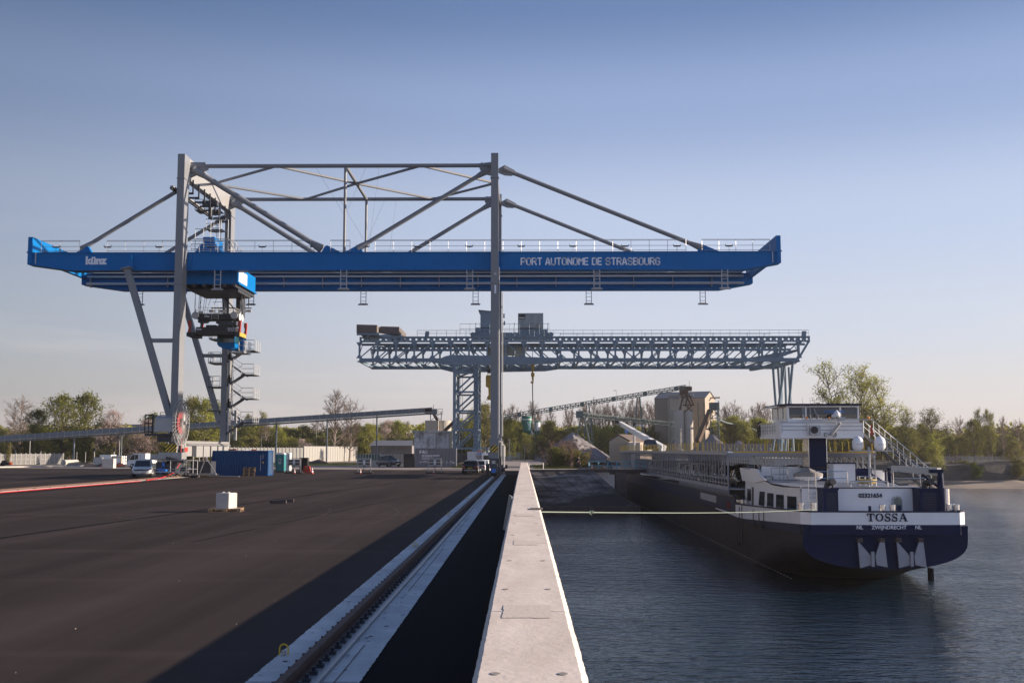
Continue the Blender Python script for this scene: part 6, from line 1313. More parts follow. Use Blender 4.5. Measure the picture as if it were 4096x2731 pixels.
# covered boat on the roof
bt = thing('dinghy', 'small dinghy under a grey tarpaulin on the ship roof', 'boat', (at(3234, 1920, 75.5).x, 75.5, zR)); cx = at(3234, 1920, 75.5).x; m = MB()
Ls = 12; n = 10; vs = []
for i in range(Ls + 1):
    f = i / Ls; x = cx - .95 + 1.9 * f; w = .55 * math.sin(math.pi * min(1, max(.02, f))) ** .5; zt_ = zR + .72
    for k in range(n): a = math.pi + math.pi * k / (n - 1); vs.append((x, 75.5 + w * math.cos(a), zt_ + .42 * math.sin(a) * (.5 + .5 * math.sin(math.pi * f) ** .5)))
m.add(vs, [(i * n + k, i * n + k + 1, (i + 1) * n + k + 1, (i + 1) * n + k) for i in range(Ls) for k in range(n - 1)]); m.build('hull', 'ship_white', bt, smooth=True)
m = MB(); vs = []
for i in range(Ls + 1):
    f = i / Ls; x = cx - .98 + 1.96 * f; w = .6 * math.sin(math.pi * min(1, max(.02, f))) ** .5; pk = .38 * max(0, 1 - abs(f - .5) * 2.1)
    for k in range(n): a = math.pi * k / (n - 1); vs.append((x, 75.5 + w * math.cos(a), zR + .70 + (.10 + pk) * math.sin(a) ** .8 - (.10 if k in (0, n - 1) else 0)))
m.add(vs, [(i * n + k, i * n + k + 1, (i + 1) * n + k + 1, (i + 1) * n + k) for i in range(Ls) for k in range(n - 1)]); m.build('tarpaulin', 'tarp', bt)
m = MB()
for x in (-.5, .5):
    for y in (-.3, .3): m.tube((cx + x, 75.5 + y, zR), (cx + x * .8, 75.5 + y, zR + .45), .03, n=5)
m.build('cradle', 'rail_metal', bt)
# ---- wheelhouse on its column
YW = 83.0
def wx(p): return X(2850 + p * .504, YW)
def wz(p): return Z(1560 + p * .504, YW)
m = MB(); m.box(X(3236, 84), X(3306, 84), 84, 85.75, zr, wz(372)); wc = m.build('wheelhouse_column', 'ship_navy', sp_)
m = MB(); m.box(X(3236, 84) - .03, X(3236, 84), 84.0, 85.74, zr, wz(374)); m.box(X(3306, 84) - .02, X(3306, 84) + .04, 83.96, 84.1, zr, wz(374)); m.build('steel_cladding', 'inox', wc)
m = MB(); m.box(X(3222, 84), X(3312, 84), 83.9, 86, zr + 1.05, zr + 1.12); m.build('column_collar', 'black', wc)
px0, px1 = 19.0, wx(1190); m = MB()
m.box(px0, px1, YW - .4, 89.8, wz(380), wz(362)); m.box(px0, px1, YW - .4, YW - .34, wz(362), wz(262)); m.box(px0, px0 + .06, YW - .33, 89.8, wz(362), wz(262)); m.box(px1 - .06, px1, YW - .33, 89.8, wz(362), wz(262))
m.box(px0, px1, YW - .43, YW - .4, wz(352), wz(345)); pf = m.build('wheelhouse_platform', 'ship_white', sp_)
m = MB(); m.rail([(px0 + .1, YW - .5, wz(345)), (wx(1180), YW - .5, wz(345))], wz(258) - wz(345), 1.9, .022, (1., .66, .33), 5); m.rail([(px0 - .1, 84, wz(345)), (px0 - .1, 89, wz(345))], wz(258) - wz(345), .9, .022, (1., .66, .33), 5); m.build('platform_rail', 'rail_metal', pf)
m = MB()
for y in (88.6, 89.2): m.path([(px0 - .25, y, wz(365)), (px0 - .28, y, wz(250)), (px0 - .1, y, wz(235))], .07, 6)
for k in range(5): m.tube((px0 - .25, 88.6, wz(355 - k * 25)), (px0 - .25, 89.2, wz(355 - k * 25)), .04, n=5)
m.build('fender_rack', 'black', pf)
hx0, hx1, hy1 = wx(602), wx(1172), 88.3; m = MB()
m.box(hx0, hx1, YW, hy1, wz(262), wz(228)); m.box(hx0, hx1, YW, hy1, wz(136), wz(124))
for x in (hx0, wx(742), wx(1017), hx1 - .12): m.box(x, x + .12, YW, YW + .12, wz(228), wz(136))
for x in (hx0, hx1 - .12):
    for y in (YW + 1.6, YW + 3.3, hy1 - .14): m.box(x, x + .12, y, y + .12, wz(228), wz(136))
wh = m.build('wheelhouse', 'ship_white', sp_)
m = MB(); m.prism([(wx(605), YW - .35, wz(122)), (wx(1187), YW - .35, wz(122)), (wx(1187) , hy1 + .3, wz(122)), (hx0 - .45, hy1 + .3, wz(122)), (hx0 - .45, YW + .6, wz(122))], (0, 0, .12)); m.build('roof', 'ship_navy', wh)
m = MB(); m.box(hx0 - .5, hx0 - .2, YW + 1.4, hy1 + .2, wz(128), wz(118)); m.build('roof_edge', 'ship_white', wh)
for a, b in ((612, 740), (752, 1014), (1024, 1162)): m = MB(); m.box(wx(a), wx(b), YW + .04, YW + .07, wz(224), wz(140)); m.build('window', 'glass_dark', wh)
m = MB(); m.box(hx0 + .04, hx0 + .06, YW + .15, hy1 - .2, wz(226), wz(138)); m.build('window', 'glass_green', wh)
m = MB(); m.box(hx1 - .06, hx1 - .04, YW + .15, hy1 - .2, wz(226), wz(138)); m.build('window', 'glass_green', wh)
mat('blind', (.12, .13, .14), .7)
for a, b in ((612, 740), (752, 1014), (1024, 1162)): m = MB(); m.box(wx(a), wx(b), YW + .015, YW + .035, wz(193), wz(140)); m.build('blind', 'blind', wh)
for p in (718, 776): m = MB(); m.tube((wx(p), YW - .3, wz(232)), (wx(p), YW - .3, wz(62)), .015, n=5); m.tube((wx(p), YW - .3, wz(232)), (wx(p), YW - .3, wz(200)), .03, n=6); m.build('antenna', 'white', wh)
m = MB(); m.cbox((wx(985), YW - .6, wz(172)), 1.0 * 1.0, .12, .09); m.cbox((wx(930), YW - .6, wz(171)), .9, .1, .08); o = m.build('radar_scanner', 'blue_small', wh)
m = MB(); m.lathe((wx(975), YW - .6, wz(215)), [(.2, 0), (.26, .1), (.24, .3), (.12, .42), (.05, .5)], 16); m.lathe((wx(945), YW - .6, wz(217)), [(.12, 0), (.14, .1), (.08, .2)], 12); m.build('radar_base', 'white', wh)
m = MB(); m.box(wx(720), wx(1160), YW - .7, YW - .5, wz(240), wz(232)); m.box(wx(1175), wx(1260), YW - .5, YW - .3, wz(240), wz(233)); m.beam((wx(805), YW - .3, wz(145)), (wx(830), YW - .3, wz(205)), .04, .04); m.tube((wx(830), YW - .5, wz(232)), (wx(830), YW - .5, wz(203)), .035); m.cbox((wx(830), YW - .5, wz(200)), .16, .16, .06); m.build('instrument_bar', 'rail_metal', wh)
for p in (738, 917, 1228): m = MB(); m.lathe((wx(p), YW - .55, wz(232)), [(.07, 0), (.08, .12), (.05, .2)], 10); m.build('beacon', 'amber', wh)
m = MB(); m.box(wx(755), wx(835), YW - 1.0, YW - .55, wz(357), wz(282)); o = m.build('air_conditioner', 'beige' if 0 else 'rail_metal', pf); m = MB(); m.lathe((wx(785), YW - 1.02, wz(318)), [(.27, -.01), (.27, .015)], 22, 'y'); m.build('fan_grille', 'black', o)
m = MB(); m.beam((wx(925), YW - .7, wz(350)), (wx(985), YW - 1.2, wz(262)), .22, .26, w2=.16, h2=.18); m.cbox((wx(992), YW - 1.3, wz(235)), .55, .3, .25, 0, R(-10)); m.tube((wx(900), YW - .6, wz(352)), (wx(965), YW - .6, wz(352)), .06); m.build('searchlight_arm', 'rail_metal', pf)
m = MB(); m.path([(wx(890), YW - .7, wz(340)), (wx(870), YW - .7, wz(345)), (wx(870), YW - .7, wz(368)), (wx(890), YW - .7, wz(368))], .03, 5); m.build('cable_loop', 'black', pf); m = MB(); m.path([(wx(950), YW - .7, wz(335)), (wx(966), YW - .7, wz(345)), (wx(962), YW - .7, wz(368)), (wx(935), YW - .7, wz(368))], .03, 5); m.build('cable_loop', 'black', pf)
for p, mt, lab in ((746, 'white', 'white flag hanging limp beside the air conditioner'), (1248, 'red', 'red and white flag hanging at the top of the gangway')):
    m = MB(); z1 = wz(258 if p < 800 else 275); m.prism([(wx(p) - .02, YW - .55, z1), (wx(p) + .05, YW - .55, z1), (wx(p) + .14, YW - .52, z1 - .75), (wx(p) - .05, YW - .5, z1 - .8)], (0, .05, 0)); tag(m.build('flag', mt), lab, 'flag', 'flags on the wheelhouse')
# gangway stairs
A = V((X(3458, 86), 86, wz(345))); B2 = V((X(3681, 75), 75.2, zR)); d = B2 - A; st = MB(); rl = MB(); sw = .75
for s in (0, sw):
    o = V((s, 0, 0)); st.beam(A + o, B2 + o, .07, .26)
    rl.beam(A + o + V((0, 0, 1.05)), B2 + o + V((0, 0, 1.05)), .045, .045); rl.beam(A + o + V((0, 0, .6)), B2 + o + V((0, 0, .6)), .03, .03)
    for k in range(10): q = A + o + d * (k / 9); rl.tube(q, q + V((0, 0, 1.05)), .025, n=5)
for k in range(24): q = A + d * (k / 23.5); st.box(q.x, q.x + sw, q.y - .12, q.y + .12, q.z - .02, q.z + .02)
st.build('gangway', 'dark_steel', sp_); rl.build('gangway_rail', 'inox', sp_)
# satellite domes on a T mast
YM = 79.5; m = MB(); c = at(3475, 1787, YM); m.tube((c.x, YM, zR), (c.x, YM, c.z), .09, n=10); z_ = Z(1802, YM); m.box(at(3398, 1802, YM).x, at(3566, 1802, YM).x, YM - .05, YM + .05, z_ - .05, z_ + .03); tm = m.build('dome_mast', 'rail_metal', sp_)
for p in (3431, 3519):
    c = at(p, 1769, YM); r = .385; m = MB(); m.lathe((c.x, YM, 0), [(r * .55, z_ + .03), (r * .8, z_ + .12), (r, z_ + .22)] + [(r, c.z)] + [(r * math.cos(k * .19), c.z + r * 1.15 * math.sin(k * .19)) for k in range(1, 9)], 22); m.build('satellite_dome', 'ship_white', tm, smooth=True)
    m = MB(); m.box(c.x - .08, c.x + .2, YM - r - .012, YM - r + .05, c.z - .15, c.z - .12); m.cbox((c.x - .15, YM - r - .0, c.z - .13), .06, .025, .06); m.build('dome_mark', 'letter_grey' if 0 else 'galv', tm)
# hanging lines on the port quarter
m = MB()
for p, q0, q1 in ((212, 925, 1200), (232, 905, 1215), (322, 950, 1035), (368, 960, 1045), (405, 960, 1060)):
    a = atx(2850 + p * .504, 1560 + q0 * .504, XS - .12); b = V((XS - .12, a.y, atx(2850 + p * .504, 1560 + q1 * .504, XS - .12).z)); m.tube(a, b, .035, n=5)
for p, q in ((330, 1070), (385, 1085), (205, 1210)): a = atx(2850 + p * .504, 1560 + q * .504, XS - .15); m.ring(a, .18, .05, 10, 'x', 5); m.ring(a + V((0, .25, .1)), .15, .05, 10, 'x', 5)
m.build('hanging_lines', 'timber_dark', sp_)
# ---- two-level car deck
def fy(x): return lerp(YN, 84.2, (x - XS) / (XE + .15 - XS))
ZF, ZT = -.50, 2.30
m = MB(); m.prism([(XS, YN, ZF - .12), (XE + .1, fy(XE), ZF - .12), (XE + .1, YF, ZF - .12), (XS, YF, ZF - .12)], (0, 0, .12)); m.box(XS - .04, XS, YN, YF, ZF - .2, ZF + .12); m.build('car_deck', 'ship_grey', sp_)
m = MB(); m.prism([(XS - .03, YN, ZT), (XE + .13, fy(XE), ZT), (XE + .13, YF, ZT), (XS - .03, YF, ZT)], (0, 0, .06)); m.box(XS - .10, XS - .03, YN, YF, ZT - .12, ZT + .16); m.box(XE + .13, XE + .2, fy(XE), YF, ZT - .12, ZT + .16)
m.beam((XS, YN + .05, ZT - .12), (XE + .1, fy(XE) + .05, ZT - .12), .1, .34)
y = YN + 2
while y < YF: m.box(XS, XE, y, y + .1, ZT - .2, ZT); y += 2.9
tp = m.build('upper_deck', 'ship_grey', sp_)
m = MB(); m.beam((XS + .4, YN - .06, ZT + .12), (XE, fy(XE) - .06, ZT + .12), .07, .1); m.build('yellow_edge_beam', 'yellow', tp)
ys_ = [YN + .06 + 1.46 * i for i in range(70)]
pm = MB(); pm.box(-.05, .05, -.07, .07, ZF - .1, ZT - .1); pm.box(-.02, .02, -.07, -.05, ZF, ZT); pm.beam((.05, 0, ZT - .55), (.75, 0, ZT - .12), .05, .07)
post0 = pm.build('post', 'ship_grey', tp); post0.location = V((XS - .02, ys_[0], 0)) - V(ORG[sp_.name])
post0.data.transform(Matrix.Translation(V(ORG[sp_.name])))
for y in ys_[1:]: o = post0.copy(); col.objects.link(o); o.location = V((XS - .02, y, 0)) - V(ORG[sp_.name])
m = MB()
for y in ys_:
    if y < 120: m.box(XS - .07, XS + .03, y - .05, y + .05, -1.1, ZF - .1); m.box(XS - .07, XS + .03, y + .68, y + .78, -1.1, ZF - .1)
m.build('deck_legs', 'ship_grey', sp_)['kind'] = 'stuff'
m = MB()
for i in range(8): x = XS + 1.2 + i * 1.1; m.box(x - .05, x + .05, fy(x) + .1, fy(x) + .2, -1.7, ZF - .1)
m.build('end_legs', 'ship_grey', sp_)
m = MB()
for z in (ZF + .35, ZF + .75): m.box(XS - .06, XS + .0, YN, YF, z - .035, z + .035)
m.box(XS - .06, XS + .02, YN - .06, YN + .03, ZF - .1, ZT); m.box(XS - .09, XS - .07, YN + 75, YN + 81, ZF, ZT - .3); m.build('side_rails', 'ship_grey', sp_)
m = MB(); y = fy(XE) + .1
while y < 150:
    m.box(XE + .03, XE + .13, y - .05, y + .05, -1.1, ZT); m.beam((XE + .03, y, ZT - 1.3), (XE - .9, y, ZT - .1), .06, .08); y += 1.46
m.build('far_side_posts', 'rail_metal', sp_)['kind'] = 'stuff'
sm = MB(); sm.box(-.03, .03, -.03, .03, ZT + .1, ZT + .98); s0_ = sm.build('stanchion', 'yellow', tp); s0_.data.transform(Matrix.Translation(V(ORG[sp_.name]))); s0_.location = V((XS - .07, YN + 1, 0)) - V(ORG[sp_.name])
cnt = 1
for i in range(1, 60):
    o = s0_.copy(); col.objects.link(o); o.location = V((XS - .07, YN + 1 + i * 1.7, 0)) - V(ORG[sp_.name]); o.rotation_euler = (rnd.uniform(-.03, .03), rnd.uniform(-.03, .03), 0)
for i in range(32):
    o = s0_.copy(); col.objects.link(o); o.location = V((XE + .17, fy(XE) + 1 + i * 1.9, 0)) - V(ORG[sp_.name]); o.rotation_euler = (rnd.uniform(-.03, .03), rnd.uniform(-.02, .02), 0)
for i in range(6):
    f = (i + .7) / 6.3; o = s0_.copy(); col.objects.link(o); o.location = V((lerp(XS, XE, f), lerp(YN, fy(XE), f) - .03, .1)) - V(ORG[sp_.name])
m = MB()
for i in range(14): y = YN + 6 + i * 4.7; m.prism([(XE + .1, y, ZT + .5), (XE + .2, y, ZT + .5), (XE + .3, y + .1, ZT + .15)], (0, .15, 0))
m.build('tape_scraps', 'white', tp)['kind'] = 'stuff'
# cars on the ship
rows = [93.4 + 4.75 * i for i in range(20)]
cols = (18.3, 21.7, 25.0); pk = {'black': 'paint_black', 'white': 'paint_white', 'silver': 'paint_silver', 'dark red': 'paint_red', 'dark grey': 'paint_grey'}
protos = {}
for j, cx in enumerate(cols):
    for i, y in enumerate(rows[:19 if j == 0 else 5]):
        c_ = ('black', 'black', 'dark grey', 'black', 'silver', 'black', 'dark grey', 'white')[(i * 3 + j * 5) % 8]
        if j == 1 and i == 0: c_ = 'white'
        if j == 0 and i in (5, 6, 7): c_ = 'white'
        if j == 2 and i == 0: c_ = 'dark red'
        kd = 'suv' if (i + j) % 3 else 'hatch'
        od = 'first second third fourth fifth sixth seventh eighth ninth tenth eleventh twelfth thirteenth fourteenth fifteenth sixteenth seventeenth eighteenth nineteenth'.split()[i]
        lab = f'{c_} car, {od} from the stern in the ' + ('lattice-side file' if j == 0 else ('middle file' if j == 1 else 'far file')) + ' of the ship'
        key = (kd, c_)
        yy = y + (0 if j == 0 else -2.2 * j)
        if key not in protos: protos[key] = car(lab, kd, pk[c_], 'cars carried on the ship', loc=(cx, yy, ZF), rz=R(180), simple=True)
        else: dup(protos[key], (cx, yy, ZF), R(180), lab)
dup(protos[('suv', 'black')], (XS + 1.6, 160, ZT + .06), R(180), 'dark car standing on the upper deck of the ship near the white boom')
# white boom of the bow crane and mast
m = MB(); Yb2 = 188; a, b = at(2480, 1692, Yb2), at(2655, 1795, Yb2 - 10); m.beam(b, a, .9, 1.0, w2=.6, h2=.62); bm = m.build('boom', 'white', sp_)
m = MB(); m.beam(at(2482, 1694, Yb2), at(2466, 1684, Yb2), .5, .5, w2=.25, h2=.3); m.cbox(at(2464, 1687, Yb2), .3, .3, .4); m.beam(at(2468, 1690, Yb2 - .5), at(2490, 1712, Yb2 - .5), .12, .12); m.build('boom_tip', 'black', bm)
m = MB(); q = at(2536, 1695, 192); m.tube((q.x, 192, ZT), (q.x, 192, q.z), .22, .15, n=8); z_ = Z(1701, 192); m.box(X(2508, 192), X(2575, 192), 191.9, 192.1, z_ - .1, z_ + .1); m.tube((X(2508, 192), 192, z_), (X(2508, 192), 192, z_ + .5), .1); mm_ = m.build('bow_mast', 'rail_metal', sp_)
m = MB(); m.cbox((q.x, 192, q.z - .1), .4, .4, .6); m.cbox((X(2508, 192), 192, z_ + .4), .3, .3, .3); m.build('mast_lamp', 'black', mm_)
m = MB(); a = at(2575, 1702, 191); m.prism([a, a + V((.5, 0, -.6)), a + V((.45, 0, -1.8)), a + V((.15, 0, -1.3))], (0, .06, 0)); tag(m.build('flag', 'cloth_black'), 'dark flag hanging from the bow mast of the ship', 'flag')
m = MB(); a = at(2506, 1725, 190); m.prism([a + V((-.35, 0, .35)), a + V((.25, 0, .3)), a + V((.35, 0, -.25)), a + V((-.2, 0, -.35))], (0, .06, 0)); tag(m.build('flag', 'blue_small'), 'small blue flag by the white boom', 'flag')
# mooring rope, bow jetty
rp0 = V((.46, py + .05, .98)); rp1 = V((X(3256, 68.2), 68.15, -1.0)); pts = [rp0.lerp(rp1, i / 24) - V((0, 0, .10 * math.sin(math.pi * i / 24))) for i in range(25)]
mr = thing('mooring_rope', 'pale green mooring rope stretched from the quay wall to the ship stern', 'rope', tuple(rp0)); m = MB(); m.path(pts, .016, 6); m.build('rope_line', 'rope', mr)
k = rp0.lerp(rp1, .085) - V((0, 0, .03)); m = MB(); m.ring(k, .035, .022, 10, 'x'); m.ring(k + V((.07, .04, .01)), .03, .02, 10, 'y'); m.tube(k, k + V((.05, 0, -.09)), .012); m.build('knot', 'fence_green' if 0 else 'rope', mr)
fb = thing('footbridge', 'blue railed footbridge reaching from the slope to the ship on a dark pile', 'footbridge', (X(2400, 150), 150, -.2))
m = MB(); m.box(8.4, XS - .2, 149.6, 151.4, -.35, -.08); m.box(8.4, XS - .2, 149.5, 149.6, -.42, -.02); m.build('walkway', 'timber_dark', fb)
m = MB(); m.rail([(8.8, 149.6, -.05), (XS - .3, 149.6, -.05)], 1.05, 1.2, .035, (1., .5)); m.rail([(8.8, 151.3, -.05), (XS - .3, 151.3, -.05)], 1.05, 1.2, .035, (1., .5)); m.build('railing', 'hut_blue', fb)
m = MB(); m.box(12.3, 13.7, 149.4, 151.6, WZ - 1, -.42); m.box(11.6, 15.6, 149.7, 151.2, -.7, -.42); m.build('pile', 'concrete_dark', fb)
m = MB(); m.box(9.2, 11.2, 149.2, 149.5, -1.2, -1.12); m.tube((9.3, 149.3, -1.15), (9.3, 149.3, -.3), .03, n=4); m.tube((11.1, 149.3, -1.15), (11.1, 149.3, -.3), .03, n=4); m.build('hanging_frame', 'galv', fb)
m = MB(); m.rail([(.7, 149.3, 0), (2.6, 149.3, 0)], .9, 1.6, .05, (1.,)); m.tube((1.0, 147.9, -1.1), (7.3, 148.2, -.75), .05); tag(m.build('barrier', 'rail_metal'), 'white pipe barrier at the end of the quay wall by the slope', 'barrier')

# ================================================================ people
def person(label, loc, rz, joints, mats, hat=False):
    t = thing('person', label, 'person', (0, 0, 0))
    def skin(name, chain, mt, par):
        vs = [c[0] for c in chain[0]]; rs = [c[1] for c in chain[0]]
        me = bpy.data.meshes.new(name); me.from_pydata(vs, chain[1], []); o = bpy.data.objects.new('tmp', me); col.objects.link(o)
        o.modifiers.new('s', 'SKIN'); o.modifiers.new('d', 'SUBSURF').levels = 1
        for v_, r in zip(me.skin_vertices[0].data, rs): v_.radius = (r, r)
        me.skin_vertices[0].data[0].use_root = True
        bpy.context.view_layer.update(); nm = bpy.data.meshes.new_from_object(o.evaluated_get(bpy.context.evaluated_depsgraph_get())); bpy.data.objects.remove(o)
        nm.materials.clear(); nm.materials.append(MATS[mt]); nm.polygons.foreach_set('use_smooth', [True] * len(nm.polygons)); nm.name = name
        q = bpy.data.objects.new(name, nm); col.objects.link(q); q.parent = par; return q
    J = joints
    P = [(J['pelvis'], .14), (J['chest'], .165), (J['neck'], .06), (J['head'], .10), (J['top'], .085)]
    E = [(0, 1), (1, 2), (2, 3), (3, 4)]
    for s in ('l', 'r'):
        b = len(P); P += [(J['sh' + s], .075), (J['el' + s], .05), (J['wr' + s], .035)]; E += [(1, b), (b, b + 1), (b + 1, b + 2)]
        h = V(J['wr' + s]); dr = (h - V(J['el' + s])).normalized()
        P += [(tuple(h + dr * .09), .03)]; E += [(b + 2, b + 3)]
        for k in range(5): P += [(tuple(h + dr * (.17 if k else .13) + V((0, (k - 2) * .018, 0))), .009)]; E += [(b + 3, b + 4 + k)]
        b = len(P); P += [(J['hip' + s], .10), (J['kn' + s], .07), (J['an' + s], .05), (J['to' + s], .04)]; E += [(0, b), (b, b + 1), (b + 1, b + 2), (b + 2, b + 3)]
    body = skin('body', (P, E), 'skin', t)
    C_ = [(J['pelvis'], .165), (J['chest'], .195), ((J['chest'][0], J['chest'][1], J['chest'][2] + .1), .11)]; E = [(0, 1), (1, 2)]
    for s in ('l', 'r'): b = len(C_); C_ += [(J['sh' + s], .095), (J['el' + s], .07), (J['wr' + s], .055)]; E += [(1, b), (b, b + 1), (b + 1, b + 2)]
    skin('jacket', (C_, E), mats[0], t)
    C_ = [(J['pelvis'], .16)]; E = []
    for s in ('l', 'r'): b = len(C_); C_ += [(J['hip' + s], .12), (J['kn' + s], .095), (J['an' + s], .075)]; E += [(0, b), (b, b + 1), (b + 1, b + 2)]
    skin('trousers', (C_, E), mats[1], t)
    m = MB(); hd = V(J['head'])
    m.lathe(hd + V((0, 0, .0)), [(.112, .02), (.118, .07), (.10, .14), (.05, .18), (.01, .19)], 12); m.build('hair', mats[2], t)
    m = MB(); m.cbox(hd + V((0, -.115, .0)), .025, .04, .04)
    for s in (-1, 1): m.cbox(hd + V((s * .04, -.1, .025)), .02, .02, .012)
    m.build('face', 'skin', body)
    t.location = loc; t.rotation_euler = (0, 0, rz); return t
stand = dict(pelvis=(0, 0, .95), chest=(0, -.02, 1.30), neck=(0, 0, 1.48), head=(0, -.01, 1.60), top=(0, 0, 1.70), shl=(-.2, 0, 1.40), shr=(.2, 0, 1.40), ell=(-.27, .03, 1.12), elr=(.26, -.02, 1.12), wrl=(-.25, -.08, .88), wrr=(.22, -.14, .90), hipl=(-.09, 0, .9), hipr=(.09, 0, .9), knl=(-.12, -.02, .5), knr=(.16, -.10, .5), anl=(-.12, .03, .09), anr=(.28, .05, .09), tol=(-.13, -.12, .04), tor=(.32, -.08, .04))
person('person in dark clothes standing at the top of the concrete slope', (X(2313, 150) , 149.7, 0), R(10), stand, ('cloth_black', 'cloth_black', 'cloth_black'))
bend = dict(pelvis=(0, 0, .92), chest=(.14, -.02, 1.24), neck=(.24, -.02, 1.38), head=(.30, -.03, 1.48), top=(.34, -.03, 1.57), shl=(.14, -.2, 1.30), shr=(.16, .18, 1.32), ell=(.30, -.24, 1.08), elr=(.36, .2, 1.1), wrl=(.48, -.18, .98), wrr=(.52, .12, 1.0), hipl=(0, -.1, .9), hipr=(0, .1, .9), knl=(.12, -.12, .5), knr=(-.10, .12, .5), anl=(.02, -.13, .09), anr=(-.3, .12, .12), tol=(.16, -.14, .04), tor=(-.18, .13, .05))
person('person in dark blue leaning forward on the footbridge', (X(2437, 150.3), 150.4, -.07), R(180), bend, ('cloth_black', 'cloth_blue', 'cloth_black'))
# ================================================================ things in the yard
def ground_x(px, Y): return X(px, Y)
Yb3 = 111.0; x0, x1 = X(846, Yb3), X(1073, Yb3); hC = Z(1801, Yb3)
c = container('blue corrugated container with open timber pallets in front of it, beside the left crane leg', x0, x1, Yb3, Yb3 + 2.44, hC, 'container_blue', 'container_blue')
m = MB()
for k in range(4): y = Yb3 + .35 + k * .56; m.tube((x1 + .04, y, .15), (x1 + .04, y, hC - .15), .025, n=6); m.box(x1 + .02, x1 + .07, y - .05, y + .05, .9, 1.0)
m.build('door_rods', 'galv', c)
m = MB()
for k in range(9): m.box(X(1043 + 0, Yb3), X(1044.2, Yb3), Yb3 - .01, Yb3 + .02, .55 + k * .17, .66 + k * .17)
for k in range(4): m.box(X(1052, Yb3), X(1053, Yb3), Yb3 - .01, Yb3 + .02, 1.7 + k * .12, 1.78 + k * .12)
m.build('container_marks', 'letter_grey', c); m = MB(); m.box(X(1051, Yb3), X(1056, Yb3), Yb3 - .01, Yb3 + .02, 1.25, 1.42); m.build('yellow_label', 'yellow', c)
def junk(lab, x, y, z, s, mt, rz=0):
    m = MB(); m.cbox((x, y, z + s[2] / 2), *s, rz); m.cbox((x + s[0] * .2, y, z + s[2] * .9), s[0] * .5, s[1] * .7, s[2] * .6, rz + .3); tag(m.build('bundle', mt), lab, 'bundle', 'bundles lying on the blue container')
junk('dark red bundle lying on the left part of the blue container roof', X(930, Yb3 + 1), Yb3 + 1, hC, (.7, .5, .14), 'paint_red'); junk('pale bundle on the middle of the blue container roof', X(985, Yb3 + 1), Yb3 + 1, hC, (.6, .5, .07), 'white', .4); junk('red strap bundle on the right part of the blue container roof', X(1015, Yb3 + 1), Yb3 + 1, hC, (.5, .4, .09), 'red', .2)
# pallets
def pallet_mesh(t, mt='timber'):
    m = MB()
    for k in range(7): m.box(-.6, .6, -.4 + k * .128, -.4 + k * .128 + .09, .122, .144)
    for y in (-.35, 0, .35): m.box(-.6, .6, y - .05, y + .05, 0, .022)
    m.build('deck_boards', mt, t); m = MB()
    for x in (-.53, 0, .53):
        for y in (-.34, 0, .34): m.box(x - .07, x + .07, y - .05, y + .05, .022, .1)
        m.box(x - .07, x + .07, -.4, .4, .1, .122)
    m.build('blocks', mt, t)
    return t
q = atz(996, 1903); P0 = thing('pallet', 'lowest wooden pallet of the stack in front of the blue container', 'pallet', (0, 0, 0), group='stack of pallets by the container'); pallet_mesh(P0); P0.location = (q.x, q.y + .2, 0); P0.rotation_euler = (0, 0, .05); base = P0.location.copy()
for i, nm in enumerate(('second', 'third', 'fourth', 'fifth', 'topmost')): dup(P0, base + V((rnd.uniform(-.04, .04) + .012 * i, rnd.uniform(-.02, .02), .145 * (i + 1))), rnd.uniform(-.03, .1), f'{nm} wooden pallet ' + ('of the stack in front of the blue container' if nm == 'topmost' else 'from the ground in the stack before the blue container'))
# white block on a pallet in the open yard
q = atz(895, 2047); PP = dup(P0, (q.x, q.y + .35, 0), .12, 'worn wooden pallet carrying the white block in the open yard', 'x'); del PP['group']; PP.scale = (1.12, 1.3, 1.0)
bk = thing('concrete_block', 'white square concrete block standing on a pallet in the open yard', 'block', (q.x, q.y + .35, .144)); m = MB(); w = .62; xx = q.x; yy = q.y + .4
m.cbox((xx, yy, .144 + .31), w * 1.0, .62, .62, -.42 + .1); m.cbox((xx, yy, .144 + .63), w - .05, .57, .02, -.32); m.build('block_body', 'concrete', bk)
m = MB()
for dx in (-.12, .1): m.cbox((xx + dx, yy, .144 + .66), .10, .08, .05, .3)
m.build('lifting_studs', 'white', bk)
for (a, b, p, z_), lab in (((1078, 1144, 2013, .16), 'dark square timber beam lying in front in the open yard'), ((1116, 1174, 2007, .15), 'dark square timber beam lying just behind the other one')):
    q0, q1 = atz(a, p), atz(b, p); m = MB(); m.box(q0.x, q1.x, q0.y, q0.y + .16, .01, z_ - .02); m.box(q0.x + .01, q1.x - .01, q0.y + .01, q0.y + .15, z_ - .02, z_ - .01); tag(m.build('timber_beam', 'timber_dark'), lab, 'beam', 'timber beams in the yard')
